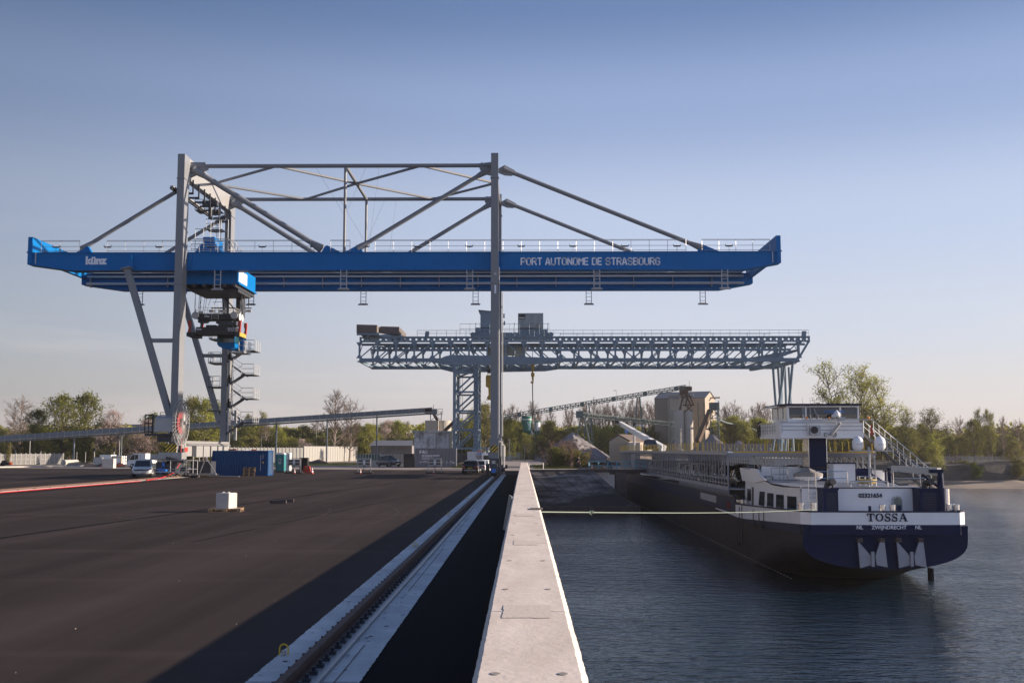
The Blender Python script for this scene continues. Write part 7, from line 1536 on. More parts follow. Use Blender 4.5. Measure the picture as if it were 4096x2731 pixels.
# portable toilets
for px, Y, mt, dm, lab in ((1120, 130, 'toilet_teal', 'toilet_teal', 'teal portable toilet with white roof beside the blue container'), (1143, 132.5, 'white', 'white', 'pale portable toilet right behind the teal one')):
    x = X(px, Y); t = thing('portable_toilet', lab, 'toilet', (x, Y, 0), group='portable toilets'); H = 2.05; m = MB(); m.box(x - .5, x + .5, Y, Y + 1.05, .12, H); m.build('cabin', mt, t)
    for k in range(0): pass
    m = MB(); m.prism([(x - .54, Y - .04, H), (x + .54, Y - .04, H), (x + .48, Y - .04, H + .14), (x + .2, Y - .04, H + .2), (x - .2, Y - .04, H + .2), (x - .48, Y - .04, H + .14)], (0, 1.13, 0)); m.build('roof', 'white', t)
    m = MB(); m.box(x - .52, x + .52, Y - .03, Y + 1.08, 0, .12); m.box(x - .36, x - .33, Y - .02, Y, .15, 1.95); m.box(x + .33, x + .36, Y - .02, Y, .15, 1.95); m.build('skid', 'black', t)
    m = MB(); m.box(x - .12, x + .14, Y - .03, Y - .01, 1.15, 1.55); m.box(x - .15, x + .17, Y - .03, Y - .01, .98, 1.06); o = m.build('sign_plate', 'white', t)
    m = MB(); m.box(x - .08, x + .1, Y - .04, Y - .03, 1.2, 1.5); m.build('pictogram', 'dark_steel', o)
# distribution boards on timber feet
def board(px, lab):
    Y = 122.5; x = X(px, Y); t = thing('distribution_board', lab, 'electric board', (x, Y, 0), group='site power boards on timber feet'); w = .74; H = 1.62
    m = MB(); m.box(x - w, x - w + .07, Y, Y + .07, .16, H); m.box(x + w - .07, x + w, Y, Y + .07, .16, H); m.box(x - w, x + w, Y + .001, Y + .069, H, H + .06); m.box(x - w, x + w, Y + .002, Y + .068, .78, .82); m.build('stand', 'rail_metal', t)
    m = MB(); m.box(x - w + .08, x + w - .08, Y - .12, Y + .1, .88, H - .06); cb = m.build('cabinet', 'galv', t)
    m = MB()
    for k in (-1, 1):
        for j in range(2): m.box(x + k * .38 - .24, x + k * .38 + .24, Y - .14, Y - .12, 1.0 + j * .32, 1.14 + j * .32)
    m.build('socket_rows', 'black', cb); m = MB(); m.box(x - .11, x + .11, Y - .15, Y - .12, 1.02, 1.45); m.build('panel', 'white', cb)
    m = MB()
    for k in (-.55, -.42, .3, .42, .55): m.cbox((x + k, Y - .15, .97), .06, .05, .05)
    m.build('sockets', 'red', cb)
    m = MB(); m.box(x - w - .25, x + w + .2, Y - .3, Y - .08, 0, .16); m.box(x - w - .2, x + w + .3, Y + .1, Y + .32, 0, .16); m.build('timber_feet', 'timber_dark', t)
    m = MB(); m.path([(x - .1, Y - .05, .9), (x - .06, Y - .1, .5), (x - .1, Y - .15, .2)], .02, 5); m.path([(x + .05, Y - .05, .9), (x + .1, Y - .1, .45), (x + .05, Y - .2, .17)], .02, 5); m.build('cables', 'black', t)
board(1178, 'power board nearest the portable toilets'); board(1458, 'power board between the toilets and the grey container'); board(1740, 'power board in front of the grey container')
def cone(px, Y, lab, s=1.):
    x = X(px, Y); t = thing('traffic_cone', lab, 'cone', (x, Y, 0), group='traffic cones'); m = MB(); m.box(x - .2 * s, x + .2 * s, Y - .2 * s, Y + .2 * s, 0, .04); m.lathe((x, Y, .04), [(.15 * s, 0), (.03 * s, .70 * s)], 14); m.build('cone_body', 'orange' if 0 else 'red', t)
    m = MB(); m.lathe((x, Y, .04), [(.128 * s, .14 * s), (.098 * s, .31 * s)], 14); m.lathe((x, Y, .04), [(.079 * s, .43 * s), (.056 * s, .56 * s)], 14); m.build('white_sleeve', 'white', t)
cone(1250, 121, 'tall red and white traffic cone standing alone right of the red barrier', 1.0); cone(1180, 122.2, 'traffic cone under the power board by the toilets', .72); cone(1443, 122.2, 'traffic cone under the middle power board', .72); cone(1736, 122.2, 'traffic cone under the power board by the grey container', .6)
cone(2368, 149.9, 'traffic cone near the left end of the footbridge', .9); cone(2418, 150.2, 'traffic cone beside the leaning person on the footbridge', .8)
x = X(1228, 124); m = MB(); m.prism([(x - .5, 124, 0), (x - .3, 124, .8), (x - .1, 124, .8), (x - .1, 124, .5), (x + .1, 124, .5), (x + .1, 124, .8), (x + .3, 124, .8), (x + .5, 124, 0)], (0, .4, 0)); tag(m.build('plastic_barrier', 'red'), 'red plastic road barrier between the power board and the tall cone', 'barrier')
x = X(1215, 127); t = thing('open_cabinet', 'dark open frame cabinet just behind the first power board', 'cabinet', (x, 127, 0)); m = MB(); m.box(x - .45, x - .35, 127, 127.8, 0, 1.7); m.box(x + .35, x + .45, 127, 127.8, 0, 1.7); m.box(x - .35, x + .35, 127, 127.8, 1.6, 1.7); m.box(x - .35, x + .35, 127.7, 127.8, .2, 1.6); m.build('casing', 'black', t)
# rubble and planks by the container
m = MB(); rr = random.Random(9)
for i in range(26): m.cbox((X(rr.uniform(740, 800), 106), 105 + rr.uniform(0, 3), .08), rr.uniform(.2, .6), rr.uniform(.1, .3), rr.uniform(.05, .2), rr.uniform(0, 3))
tag(m.build('rubble', 'dark_steel'), 'heap of dark cables and scrap at the foot of the crane', 'scrap', kind='stuff')
t = thing('plank_pile', 'loose brown planks lying between the crane foot and the blue container', 'planks', (X(820, 107), 107, 0)); 
for i in range(4): m = MB(); x = X(795 + i * 9, 107); m.cbox((x, 107.5 + i * .1, .1 + .05 * i), 2.2, .22, .05, .1 * i, .06 * (i % 2)); m.build('plank', 'timber', t)
m = MB(); m.beam((X(835, 106.5), 106.5, .12), (X(960, 106.5), 106.5, .06), .4, .05); tag(m.build('pale_board', 'galv'), 'long pale board lying flat before the blue container', 'board')
m = MB(); m.cbox((X(815, 106.8), 106.8, .45), .45, .35, .25, .2); tag(m.build('red_canister', 'red'), 'small red canister on top of the planks', 'canister'); m = MB(); m.lathe((X(817, 107.6), 107.6, .25), [(.02, .0), (.16, .08), (.18, .2), (.12, .32), (.02, .36)], 10); tag(m.build('white_bag', 'white'), 'small white bag behind the red canister', 'bag')
# red cable along the far rail
m = MB(); m.path([(-31.0 + .05 * math.sin(y), y, .07) for y in range(24, 92, 3)], .03, 6); tag(m.build('red_cable', 'cable_red'), 'long red cable lying along the far crane rail', 'cable')
# kerbs and concrete blocks at left
def cblock(a, b, p, Y, h, mt, lab, cat='block', grp='pale concrete blocks at the left', d=.9):
    x0, x1 = X(a, Y), X(b, Y); m = MB(); m.box(x0, x1 - .1, Y, Y + d, 0, h); m.box(x0 + .02, x1 - .12, Y + .02, Y + d - .02, h, h + .02); tag(m.build('concrete_block', mt), lab, cat, grp)
cblock(375, 412, 1852, 178, 1.35, 'concrete', 'concrete block farther back at the end of the white kerb'); cblock(410, 458, 1868, 158, 1.3, 'concrete', 'concrete block nearer the crane in the left yard', d=1.1)
for i in range(3): cblock(1478 - i * 4, 1526 - i * 2, 1838, 184 - i * .2, .0, 'concrete', 'x') if 0 else None
t = thing('concrete_blocks', 'low stack of pale concrete beams on the bare ground left of the dark off-road car', 'blocks', (X(1500, 186), 186, 0))
for i, (a, b, z) in enumerate(((1476, 1524, 0), (1480, 1526, .42))): m = MB(); m.box(X(a, 186), X(b, 186), 186, 187, z, z + .4); m.build('beam_block', 'concrete', t)
m = MB(); P = [(X(-40, 160), 160), (X(300, 172), 172), (X(412, 181), 181)]
for (a, b), (c_, d) in zip(P, P[1:]): m.beam((a, b, .1), (c_, d, .1), .8, .2)
tag(m.build('white_kerb', 'concrete'), 'pale concrete kerb edging the asphalt at the far left', 'kerb')
# panel fences
def pfence(lab, a, Ya, b, Yb_, h, n, mt, post='rail_metal', gap=0):
    A, B_ = V((X(a, Ya), Ya, 0)), V((X(b, Yb_), Yb_, 0)); t = thing('panel_fence', lab, 'fence', tuple(A)); d = (B_ - A) / n; m = MB(); u = d.normalized(); nn_ = V((-u.y, u.x, 0)) * .04
    for i in range(n):
        for k in range(6 if not gap else 9):
            p, q = A + d * (i + k / (6 if not gap else 9)), A + d * (i + (k + (.86 if not gap else .35)) / (6 if not gap else 9)); m.prism([p + nn_, q + nn_, q + nn_ + V((0, 0, h)), p + nn_ + V((0, 0, h))], -nn_ * 2)
    if gap:
        for z in (.1, h * .5, h - .1): m.beam(A + V((0, 0, z)), B_ + V((0, 0, z)), .05, .05)
    m.build('panels', mt, t)
    for i in range(0, n + 1): m = MB(); p = A + d * i; m.box(p.x - .07, p.x + .07, p.y - .1, p.y + .1, 0, h + .15); m.build('post', post, t)
    return t
pfence('long white noise barrier fence behind the blue container', 890, 215, 1215, 226, 3.0, 22, 'fence_white'); pfence('white barrier fence section stepping higher toward the green fence', 1216, 226, 1430, 262, 3.3, 22, 'fence_white')
pfence('dark green panel fence in front of the low shed', 1430, 205, 1520, 205, 1.75, 8, 'fence_green'); pfence('grey wire panel fence right of the green fence', 1524, 203, 1650, 203, 1.7, 9, 'galv', gap=1)
pfence('light grey picket fence panels at the far left edge', -60, 188, 254, 204, 1.85, 16, 'fence_white', gap=1); pfence('white panel gate beside the round concrete planters', 2042, 300, 2092, 300, 1.9, 3, 'rail_metal', 'white'); pfence('rusty sheet pile fence on the far right bank among trees', 3785, 285, 3865, 285, 1.5, 9, 'gravel_pile', 'rust')
pfence('thin wire fence on top of the far right bluff', 3720, 262, 4140, 258, 1.1, 16, 'galv', 'galv', gap=1)
for p, lab in ((2017, 'round concrete planter left of the white pole'), (2037, 'round concrete planter holding the white pole')): x = X(p, 262); m = MB(); m.lathe((x, 262, 0), [(.5, 0), (.6, .5), (.6, 1.1), (.5, 1.1), (.45, .9)], 18); tag(m.build('planter', 'silo_conc'), lab, 'planter', 'round concrete planters')
def pole(px, Y, ytop, lab, kind=0, mt='galv', r=.08):
    x = X(px, Y); z = at(px, ytop, Y).z; t = thing('lamp_post' if kind else 'pole', lab, 'lamp post' if kind else 'pole', (x, Y, 0)); m = MB(); m.tube((x, Y, 0), (x, Y, z), r, r * .7, n=8); m.build('shaft', mt, t)
    if kind: m = MB(); m.beam((x, Y, z), (x + kind * .9, Y, z + .05), .3, .14); m.build('lamp_head', 'rail_metal', t)
pole(2038, 262, 1754, 'thick pale wooden pole standing in the round planter', mt='concrete', r=.14); pole(2098, 265, 1778, 'thin post behind the white gate'); pole(119, 215, 1738, 'lamp post before the conveyor at the far left', 1); pole(477, 205, 1742, 'slim lamp post right of the white hut', 1); pole(485, 206, 1742, 'thicker grey post beside the slim lamp post', 0, 'conv_green', .14)
pole(812, 240, 1738, 'left lamp post of the pair between the crane legs', 1); pole(826, 245, 1746, 'right lamp post of the pair between the crane legs', -1); pole(1045, 250, 1748, 'short lamp post rising above the white barrier fence', 1); pole(1210 + 1318 - 980, 330, 1560, 'tall thin mast behind the lower conveyor', 1) if 0 else pole(2468, 330, 1562, 'tall thin mast above the truss conveyor', -1, r=.07); pole(1265, 260, 1645, 'thin mast on the grey conveyor left of its middle', 0, r=.05); pole(1492, 262, 1632, 'thin mast behind the right part of the grey conveyor', 0, r=.05); pole(2122, 320, 1610, 'thin mast behind the green silos', 1, r=.06)
pole(63, 170, 1800, 'short white post behind the left picket fence', r=.06); pole(164, 190, 1803, 'short signal post behind the middle of the left picket fence', r=.06); pole(308, 190, 1806, 'short blue white post right of the left picket fence', r=.06); pole(343, 190, 1806, 'short post with cross arm left of the signals', r=.06)
for px, lab in ((378, 'black railway signal left of the white hut'), (457, 'black railway signal behind the white hut')):
    Y = 196; x = X(px, Y); t = thing('railway_signal', lab, 'signal', (x, Y, 0), group='railway signals'); m = MB(); m.tube((x, Y, 0), (x, Y, 2.6), .07, n=8); m.build('post', 'galv', t); m = MB(); m.cbox((x, Y, 2.6), .42, .3, .65); h_ = m.build('signal_head', 'black', t); m = MB()
    for k in (-.15, .15): m.tube((x, Y - .2, 2.6 + k), (x, Y - .14, 2.6 + k), .1, n=12)
    m.build('lens', 'dark_steel', h_)
Y = 186; t = thing('site_hut', 'white site hut with orange framed opening at the left of the yard', 'hut', (X(443, Y), Y, 0)); m = MB(); a, b, d_ = X(400, Y), X(445, Y), X(487, Y); m.box(a, b, Y, Y + 2.4, .15, 1.75); m.box(b + .02, d_, Y + .2, Y + 2.4, .15, 1.6); m.build('walls', 'white', t); m = MB()
for x in (b + .1, d_ - .15): m.box(x, x + .1, Y + .1, Y + .2, .2, 1.45)
m.box(b + .1, d_ - .05, Y + .12, Y + .18, 1.35, 1.45); m.build('orange_frame', 'hook_yellow', t)
Y = 176; t = thing('storage_racks', 'grey steel racks and frames behind the flatbed lorry', 'racks', (X(560, Y), Y, 0))
for i in range(7):
    a = X(492 + i * 21, Y + (i % 3) * 2); m = MB(); yy = Y + (i % 3) * 2
    for dx in (0, .35, .7): m.box(a + dx, a + dx + .09, yy, yy + .09, 0, 1.7 + .15 * (i % 2))
    for z in (.7, 1.2, 1.62): m.box(a - .1, a + .85, yy + .01, yy + .08, z, z + .07)
    m.build('rack', 'galv' if i % 2 else 'steel_grey', t)
x = X(268, 185); m = MB(); m.tube((x - .5, 185, .45), (x + .5, 188, .45), .5, n=20); tag(m.build('pipe_segment', 'silo_conc'), 'large concrete pipe segment lying behind the left fence end', 'pipe')
Y = 176; x = X(28, Y); t = thing('site_roller', 'dark small machine with orange end at the far left edge', 'machine', (x, Y, 0)); m = MB(); m.cbox((x - .1, Y, .4), 1.3, .8, .45); m.cbox((x - .3, Y, .75), .6, .6, .3); m.tube((x - .6, Y - .4, .25), (x - .6, Y + .4, .25), .25, n=12); m.build('machine_body', 'black', t); m = MB(); m.cbox((x + .65, Y, .45), .3, .7, .45); m.build('orange_end', 'orange', t)
for i, (p, Y, r, h, g) in enumerate(((1275, 205, 2.6, .9, 'brown earth heap by the white fence, taller one'), (1235, 207, 2.2, .6, 'pale rubble heap left of the brown earth heap'), (340, 176, 2.5, .7, 'low dirt heap behind the concrete blocks at the left'), (430, 172, 2.2, .8, 'reddish dirt heap behind the concrete block near the hut'), (480, 170, 1.5, .7, 'small dirt heap left of the flatbed lorry'))):
    heap('dirt_heap', g, (X(p, Y), Y, -.03), r, h, 20 + i, 'dirt heaps')
m = MB()
for i in range(12): m.beam((X(405 + i * 7, 167), 167, .1 + .05 * (i % 3)), (X(415 + i * 7, 167), 167.5, .35 + .05 * (i % 2)), .12, .12)
tag(m.build('orange_netting', 'orange'), 'crumpled orange safety netting beside the concrete block', 'netting', kind='stuff')
x = X(2174, 283); m = MB(); m.box(x - .35, x + .35, 283, 283.3, 0, 1.8); m.box(x - .5, x + .5, 282.9, 283.4, 0, .15); tag(m.build('orange_sign', 'orange'), 'narrow orange road sign beside the dark cars', 'sign')
# brick kiosk behind the fence, far left building, far roofs
t = thing('kiosk', 'small dark kiosk with reddish roof behind the white barrier fence', 'kiosk', (X(1128, 300), 300, 0)); m = MB(); m.box(X(1107, 300), X(1148, 300), 300, 303, 0, at(1128, 1768, 300).z); m.build('wall', 'gravel_pile', t); m = MB(); m.box(X(1104, 300), X(1154, 300), 299.5, 303.5, at(1128, 1768, 300).z, at(1128, 1764, 300).z); m.build('roof', 'timber', t)
Y = 520; t = thing('long_building', 'distant long grey building with flat roof behind the blossom trees', 'building', (X(480, Y), Y, 0)); z1 = at(480, 1697, Y).z; m = MB(); m.box(X(372, Y), X(640, Y), Y, Y + 20, 0, z1 - 1); m.build('wall', 'gravel_pile', t); m = MB(); m.box(X(368, Y), X(645, Y), Y - .5, Y + 20.5, z1 - 1, z1); m.build('roof', 'roof_grey', t)
for i in range(8): m = MB(); m.box(X(385 + i * 30, Y), X(402 + i * 30, Y), Y - .1, Y, z1 - 4.5, z1 - 1.8); m.build('window', 'glass_dark', t)
for i, (p, w, q, Y) in enumerate(((495, 30, 1742, 330), (1420, 40, 1712, 520), (1160, 50, 1716, 540))): m = MB(); m.box(X(p - w, Y), X(p + w, Y), Y, Y + 12, 0, at(p, q, Y).z); m.box(X(p - w - 2, Y), X(p + w + 2, Y), Y - .5, Y + 12.5, at(p, q, Y).z, at(p, q, Y).z + .5); tag(m.build('far_house', 'fence_white'), ('pale far building glimpsed behind the trees left of the crane', 'distant pale building above the trees right of the tall bare tree', 'distant pale building above the trees left of the tall bare tree')[i], 'building')
# earth mound and blocks near right foot
x = X(1900, 172); heap('dirt_heap', 'low weedy mound under the old crane leg behind the black car', (X(1850, 171), 170.5, -.03), 2.6, .8, 40, 'dirt heaps')
# ================================================================ trees, bushes and woods
leafmat('leaf_fresh', (.22, .24, .04), (.40, .39, .09)); leafmat('leaf_mid', (.11, .13, .035), (.25, .245, .065)); leafmat('leaf_dark', (.05, .068, .026), (.11, .12, .04))
leafmat('twig_red', (.17, .10, .08), (.24, .15, .12)); leafmat('twig_brown', (.12, .085, .065), (.20, .145, .11)); leafmat('blossom', (.42, .30, .27), (.62, .50, .44)); leafmat('leaf_olive', (.13, .13, .04), (.24, .22, .07)); leafmat('weed', (.07, .10, .02), (.16, .17, .05))
def maketree(name, seed, kind):
    """10 m tall plant: wandering leader(s), limbs at every height, twigs, leaf cards gathered round the twig ends"""
    rr = random.Random(seed); P = {'airy': (2, .16, 3.2, 28, 1.0, 10, 9, .24, .10), 'broad': (1, .12, 4.1, 44, .7, 11, 13, .32, .135), 'poplar': (2, .10, 2.9, 32, 1.1, 10, 12, .26, .10), 'bare': (1, .18, 3.3, 34, 1.5, 10, 0, 0, 0), 'blossom': (2, .08, 4.0, 30, .9, 10, 12, .28, .10),
        'bush': (6, .0, 5.2, 11, .8, 8, 12, .5, .24), 'stick': (9, .0, 3.6, 8, 1.6, 8, 0, 0, 0)}[kind]
    ns, z0, W, nl, up, nt_, nc, rad, cs = P; m = MB(); lf = MB()
    def card(c, s):
        a = V((rr.gauss(0, 1), rr.gauss(0, 1), rr.gauss(0, 1))).normalized(); b = a.cross(V((rr.gauss(0, 1), rr.gauss(0, 1), rr.gauss(0, 1)))).normalized()
        lf.add([c - a * s, c - b * s * .5, c + a * s, c + b * s * .55], [(0, 1, 2, 3)])
    def twigcard(p, q, w=.016):
        n_ = (q - p).cross(V((rr.gauss(0, 1), rr.gauss(0, 1), rr.gauss(0, 1)))).normalized() * w; lf.add([p - n_, p + n_, q], [(0, 1, 2)])
    def rv(): return V((rr.gauss(0, 1), rr.gauss(0, 1), rr.gauss(0, 1)))
    for st_ in range(ns):
        a0 = rr.uniform(0, 6.28); Hs = 10 * (1 if st_ == 0 else rr.uniform(.6, .97)); sprd = 0 if ns == 1 else (1.2 if ns == 2 else 2.6)
        pts = []; ox_, oy_ = 0, 0; wx_, wy_ = rr.gauss(0, .25), rr.gauss(0, .25)
        for i in range(9):
            f = i / 8; pts.append(V((sprd * f ** .8 * math.cos(a0) + wx_ * math.sin(f * 3) + .1 * rr.gauss(0, 1) * f, sprd * f ** .8 * math.sin(a0) + wy_ * math.sin(f * 2.4) + .1 * rr.gauss(0, 1) * f, Hs * f)))
        r0 = .22 if ns == 1 else (.14 if ns == 2 else .05)
        for i in range(8): m.tube(pts[i], pts[i + 1], r0 * (1 - i / 9), r0 * (1 - (i + 1) / 9), n=6, cap=False)
        for k in range(nl):
            f = z0 + (.98 - z0) * ((k + rr.random()) / nl); i = min(7, int(f * 8)); p = pts[i].lerp(pts[i + 1], f * 8 - i); g = (f - z0) / (1 - z0)
            env = {'airy': .4 + .6 * math.sin(math.pi * min(1, g * .8 + .1)), 'broad': math.sin(math.pi * min(1, g * .82 + .20)) ** .7, 'blossom': math.sin(math.pi * min(1, g * .8 + .22)) ** .6, 'poplar': (math.sin(math.pi * min(1, g * .85 + .12))) ** .8, 'bare': .35 + .65 * math.sin(math.pi * min(1, g * .75 + .12)), 'bush': 1 - .7 * g, 'stick': .8 - .5 * g}[kind]
            L = W * env * rr.uniform(.55, 1.12) * (1 if ns < 3 else .55); az_ = k * 2.4 + a0 + rr.uniform(-.5, .5); u = up * rr.uniform(.55, 1.2) * (.5 + .9 * g)
            d = V((math.cos(az_), math.sin(az_), u)).normalized(); q = p; r = r0 * (1 - f) * .5 + .03; seg = []
            for j in range(4):
                d2 = (d + rv() * .16 + V((0, 0, .07))).normalized(); q2 = q + d2 * L / 4; m.tube(q, q2, r * (1 - j * .2), r * (1 - (j + 1) * .2), n=4, cap=False); seg.append((q, q2)); q, d = q2, d2
            for t in range(nt_):
                h = .25 + .75 * (t + rr.random()) / nt_; j = min(3, int(h * 4)); s0 = seg[j][0].lerp(seg[j][1], h * 4 - j); td = ((seg[j][1] - seg[j][0]).normalized() + rv() * .65 + V((0, 0, .25 * up))).normalized(); tl = L * rr.uniform(.18, .42) * (1.15 - h * .4) + .25; e = s0 + td * tl
                if kind in ('bare', 'stick'):
                    m.tube(s0, e, .028, .012, n=3, cap=False)
                    for _ in range(7): h2 = rr.uniform(.2, 1); b = s0.lerp(e, h2); twigcard(b, b + (td + rv() * .55 + V((0, 0, .3))).normalized() * rr.uniform(.3, .8))
                else:
                    m.tube(s0, e, .022, .01, n=3, cap=False)
                    if rr.random() < .07: continue
                    c_ = e if rr.random() < .7 else s0.lerp(e, .6); big = rr.uniform(.7, 1.3)
                    for _ in range(nc): card(c_ + rv() * rad * big * V((1, 1, .8)).x, cs * rr.uniform(.6, 1.35))
    return m, lf
TP = {}
def proto(key, kind, seed): TP[key] = maketree(key, seed, kind)
for k_, kd, s_ in (('b1', 'broad', 1), ('b2', 'broad', 2), ('b3', 'broad', 3), ('p1', 'poplar', 4), ('p2', 'poplar', 5), ('a1', 'airy', 21), ('a2', 'airy', 22), ('n1', 'bare', 6), ('n2', 'bare', 7), ('c1', 'blossom', 8), ('u1', 'bush', 9), ('u2', 'bush', 10), ('k1', 'stick', 11), ('k2', 'stick', 12)): proto(k_, kd, s_)
MESH = {}
def tree(key, leaf, x, y, z, h, lab, group, wide=1., rz=None, name='tree', cat='tree'):
    mk = (key, leaf)
    if mk not in MESH:
        t = MB.build(TP[key][0], 'trunk', 'bark_pale' if key[0] in 'nk' else 'bark'); c = MB.build(TP[key][1], 'crown', leaf); MESH[mk] = (t.data, c.data); bpy.data.objects.remove(t); bpy.data.objects.remove(c)
    r = thing(name, lab, cat, (x, y, z), group=group); r.rotation_euler = (0, 0, rnd.uniform(0, 6.28) if rz is None else rz); s = h / 10; r.scale = (s * wide, s * wide, s)
    for nm, me in zip(('trunk', 'crown') if cat == 'tree' else ('stems', 'foliage'), MESH[mk]): o = bpy.data.objects.new(nm, me); col.objects.link(o); o.parent = r
    return r
def T(px, top, Y, key, leaf, lab, grp, wide=1., name='tree', cat='tree', z=-.05):
    h = at(px, top, Y).z - z; return tree(key, leaf, X(px, Y), Y, z, h, lab, grp, wide, name=name, cat=cat)
GL_ = 'trees behind the conveyor on the left'; GM = 'trees behind the barrier fence'; GR = 'trees behind the old crane and silos'; GB = 'trees on the far right bank'
# landmark trees, each with its own words
T(75, 1628, 245, 'n1', 'twig_brown', 'bare brown tree near the left edge of the picture', GL_, 1.25, 'bare_tree')
T(155, 1648, 240, 'b1', 'leaf_mid', 'olive green tree between the bare tree and the tall clump at the left', GL_, 1.0)
T(245, 1592, 235, 'b2', 'leaf_mid', 'tall dark green tree, left half of the big clump', GL_, .95); T(345, 1590, 240, 'b3', 'leaf_mid', 'tall green tree, right half of the big clump at the left', GL_, 1.0)
T(437, 1655, 235, 'c1', 'blossom', 'pale pink blossoming tree left of the crane', GL_, 1.15, 'blossom_tree'); T(562, 1690, 235, 'c1', 'blossom', 'smaller pale blossoming tree close to the left crane leg', GL_, 1.2, 'blossom_tree')
T(610, 1663, 240, 'b2', 'leaf_mid', 'green tree behind the grey crane cabinet', GL_, .9); T(775, 1602, 245, 'b1', 'leaf_olive', 'tall olive tree between the two left crane legs', GL_, .8); T(812, 1612, 240, 'b3', 'leaf_fresh', 'bright yellow green tree right behind the cable reel', GL_, .8); T(858, 1618, 245, 'b2', 'leaf_fresh', 'yellow green tree touching the rear crane strut', GL_, .75)
T(1330, 1602, 248, 'n2', 'twig_brown', 'tall bare tree rising above the grey conveyor', GM, 1.15, 'bare_tree'); T(1398, 1636, 252, 'n1', 'twig_brown', 'lesser bare tree right beside the tall bare one', GM, 1.0, 'bare_tree')
T(1030, 1658, 300, 'p1', 'leaf_mid', 'pointed green tree just right of the stair tower', GM, .8); T(1005, 1668, 300, 'p2', 'leaf_olive', 'pointed olive tree touching the stair tower', GM, .8)
T(1125, 1700, 262, 'p1', 'leaf_fresh', 'yellow green upright tree by the kiosk', GM, 1.1); T(1220, 1760, 258, 'c1', 'blossom', 'small white blossoming shrub tree above the barrier fence', GM, 1.3, 'blossom_tree')
T(1475, 1702, 262, 'b1', 'leaf_fresh', 'round fresh green tree over the low shed', GM, 1.1); T(1430, 1705, 268, 'b3', 'leaf_mid', 'round green tree left of the low shed', GM, 1.1)
T(1590, 1690, 280, 'b2', 'leaf_fresh', 'green tree above the low shed roof', GM, .9); T(1560, 1690, 290, 'c1', 'blossom', 'pale pink tree behind the conveyor end', GM, 1.2, 'blossom_tree'); T(1690, 1700, 240, 'p2', 'leaf_fresh', 'small pointed green tree left of the concrete silo', GM, .9)
T(1940, 1625, 270, 'b2', 'leaf_olive', 'tall olive tree between the old crane leg and the right crane leg', GR, .75); T(1900, 1650, 280, 'b1', 'leaf_fresh', 'bright tree seen through the old crane leg', GR, .8)
T(2035, 1685, 285, 'b3', 'leaf_fresh', 'bright yellow green tree right of the tall crane leg', GR, 1.1); T(2200, 1690, 265, 'b1', 'leaf_olive', 'olive tree right of the green silos', GR, 1.0); T(2160, 1745, 262, 'b2', 'leaf_mid', 'green tree below the green silos', GR, 1.1); T(2100, 1740, 268, 'b3', 'leaf_mid', 'green tree under the large green silo', GR, 1.1)
# background rows, generated kind by kind; their labels tell the kind and where it stands
rt_ = random.Random(77)
KD = {'leaf_mid': 'mid green', 'leaf_fresh': 'yellow green', 'leaf_dark': 'dark green', 'leaf_olive': 'olive', 'twig_brown': 'bare brown', 'blossom': 'pale blossoming'}
ORD = 'first second third fourth fifth sixth seventh eighth ninth tenth eleventh twelfth thirteenth fourteenth fifteenth sixteenth seventeenth eighteenth nineteenth twentieth'.split()
def row(a, b, step, Y, dY, t0, t1, keys, grp, where, wide=1.1):
    p = a; cnt_ = {}
    while p < b:
        key, lf = rt_.choice(keys); w_ = f'{KD[lf]} {"upright" if key[0] in "pk" else "spreading"} tree'; cnt_[w_] = cnt_.get(w_, 0) + 1; T(p + rt_.uniform(-.4, .4) * step, rt_.uniform(t0, t1), Y + rt_.uniform(0, dY), key, lf, f'{ORD[min(cnt_[w_], 20) - 1]} {w_} from left {where}', grp, wide * rt_.uniform(.85, 1.2), {'n': 'bare_tree', 'c': 'blossom_tree'}.get(key[0], 'tree')); p += step
G1 = [('b1', 'leaf_mid'), ('b2', 'leaf_dark'), ('b3', 'leaf_mid'), ('b1', 'leaf_fresh'), ('b2', 'leaf_olive'), ('n1', 'twig_brown'), ('b3', 'leaf_dark')]
row(-40, 660, 46, 262, 30, 1700, 1740, G1, GL_, 'behind the left conveyor end', 1.25)
row(-30, 900, 60, 232, 16, 1755, 1790, [('b2', 'leaf_dark'), ('b1', 'leaf_mid'), ('u1', 'leaf_mid')], GL_, 'low in front of the left row', 1.6)
row(730, 900, 40, 262, 20, 1690, 1720, G1, GL_, 'seen between the crane legs')
row(920, 1660, 44, 285, 40, 1695, 1722, G1 + [('c1', 'blossom'), ('n2', 'twig_brown')], GM, 'behind the barrier fence', 1.25)
row(930, 1660, 52, 262, 14, 1740, 1762, [('b2', 'leaf_dark'), ('b1', 'leaf_mid'), ('b3', 'leaf_olive'), ('u2', 'leaf_mid')], GM, 'low behind the barrier fence', 1.5)
row(1830, 2130, 38, 300, 30, 1672, 1700, G1, GR, 'behind the two crane legs in the middle')
row(2000, 2700, 42, 335, 20, 1636, 1668, [('n1', 'twig_brown'), ('n2', 'twig_brown'), ('n2', 'twig_brown')], GR, 'in the tall row behind the conveyors', .85)
row(2020, 2720, 40, 300, 16, 1700, 1730, [('b1', 'leaf_fresh'), ('b2', 'leaf_mid'), ('b3', 'leaf_fresh'), ('b1', 'leaf_olive')], GR, 'in the green row below the conveyors', 1.3)
row(2350, 2700, 30, 330, 6, 1622, 1650, [('n2', 'twig_brown'), ('n1', 'twig_brown')], GR, 'tall and thin left of the concrete silos', .6)
row(2870, 3110, 34, 330, 20, 1640, 1668, [('n1', 'twig_brown'), ('n2', 'twig_brown')], GR, 'in the back row between silos and wheelhouse', .85)
row(2870, 3120, 36, 300, 12, 1672, 1712, [('b1', 'leaf_fresh'), ('b2', 'leaf_mid'), ('b3', 'leaf_olive')], GR, 'in the front row between silos and wheelhouse', 1.1)
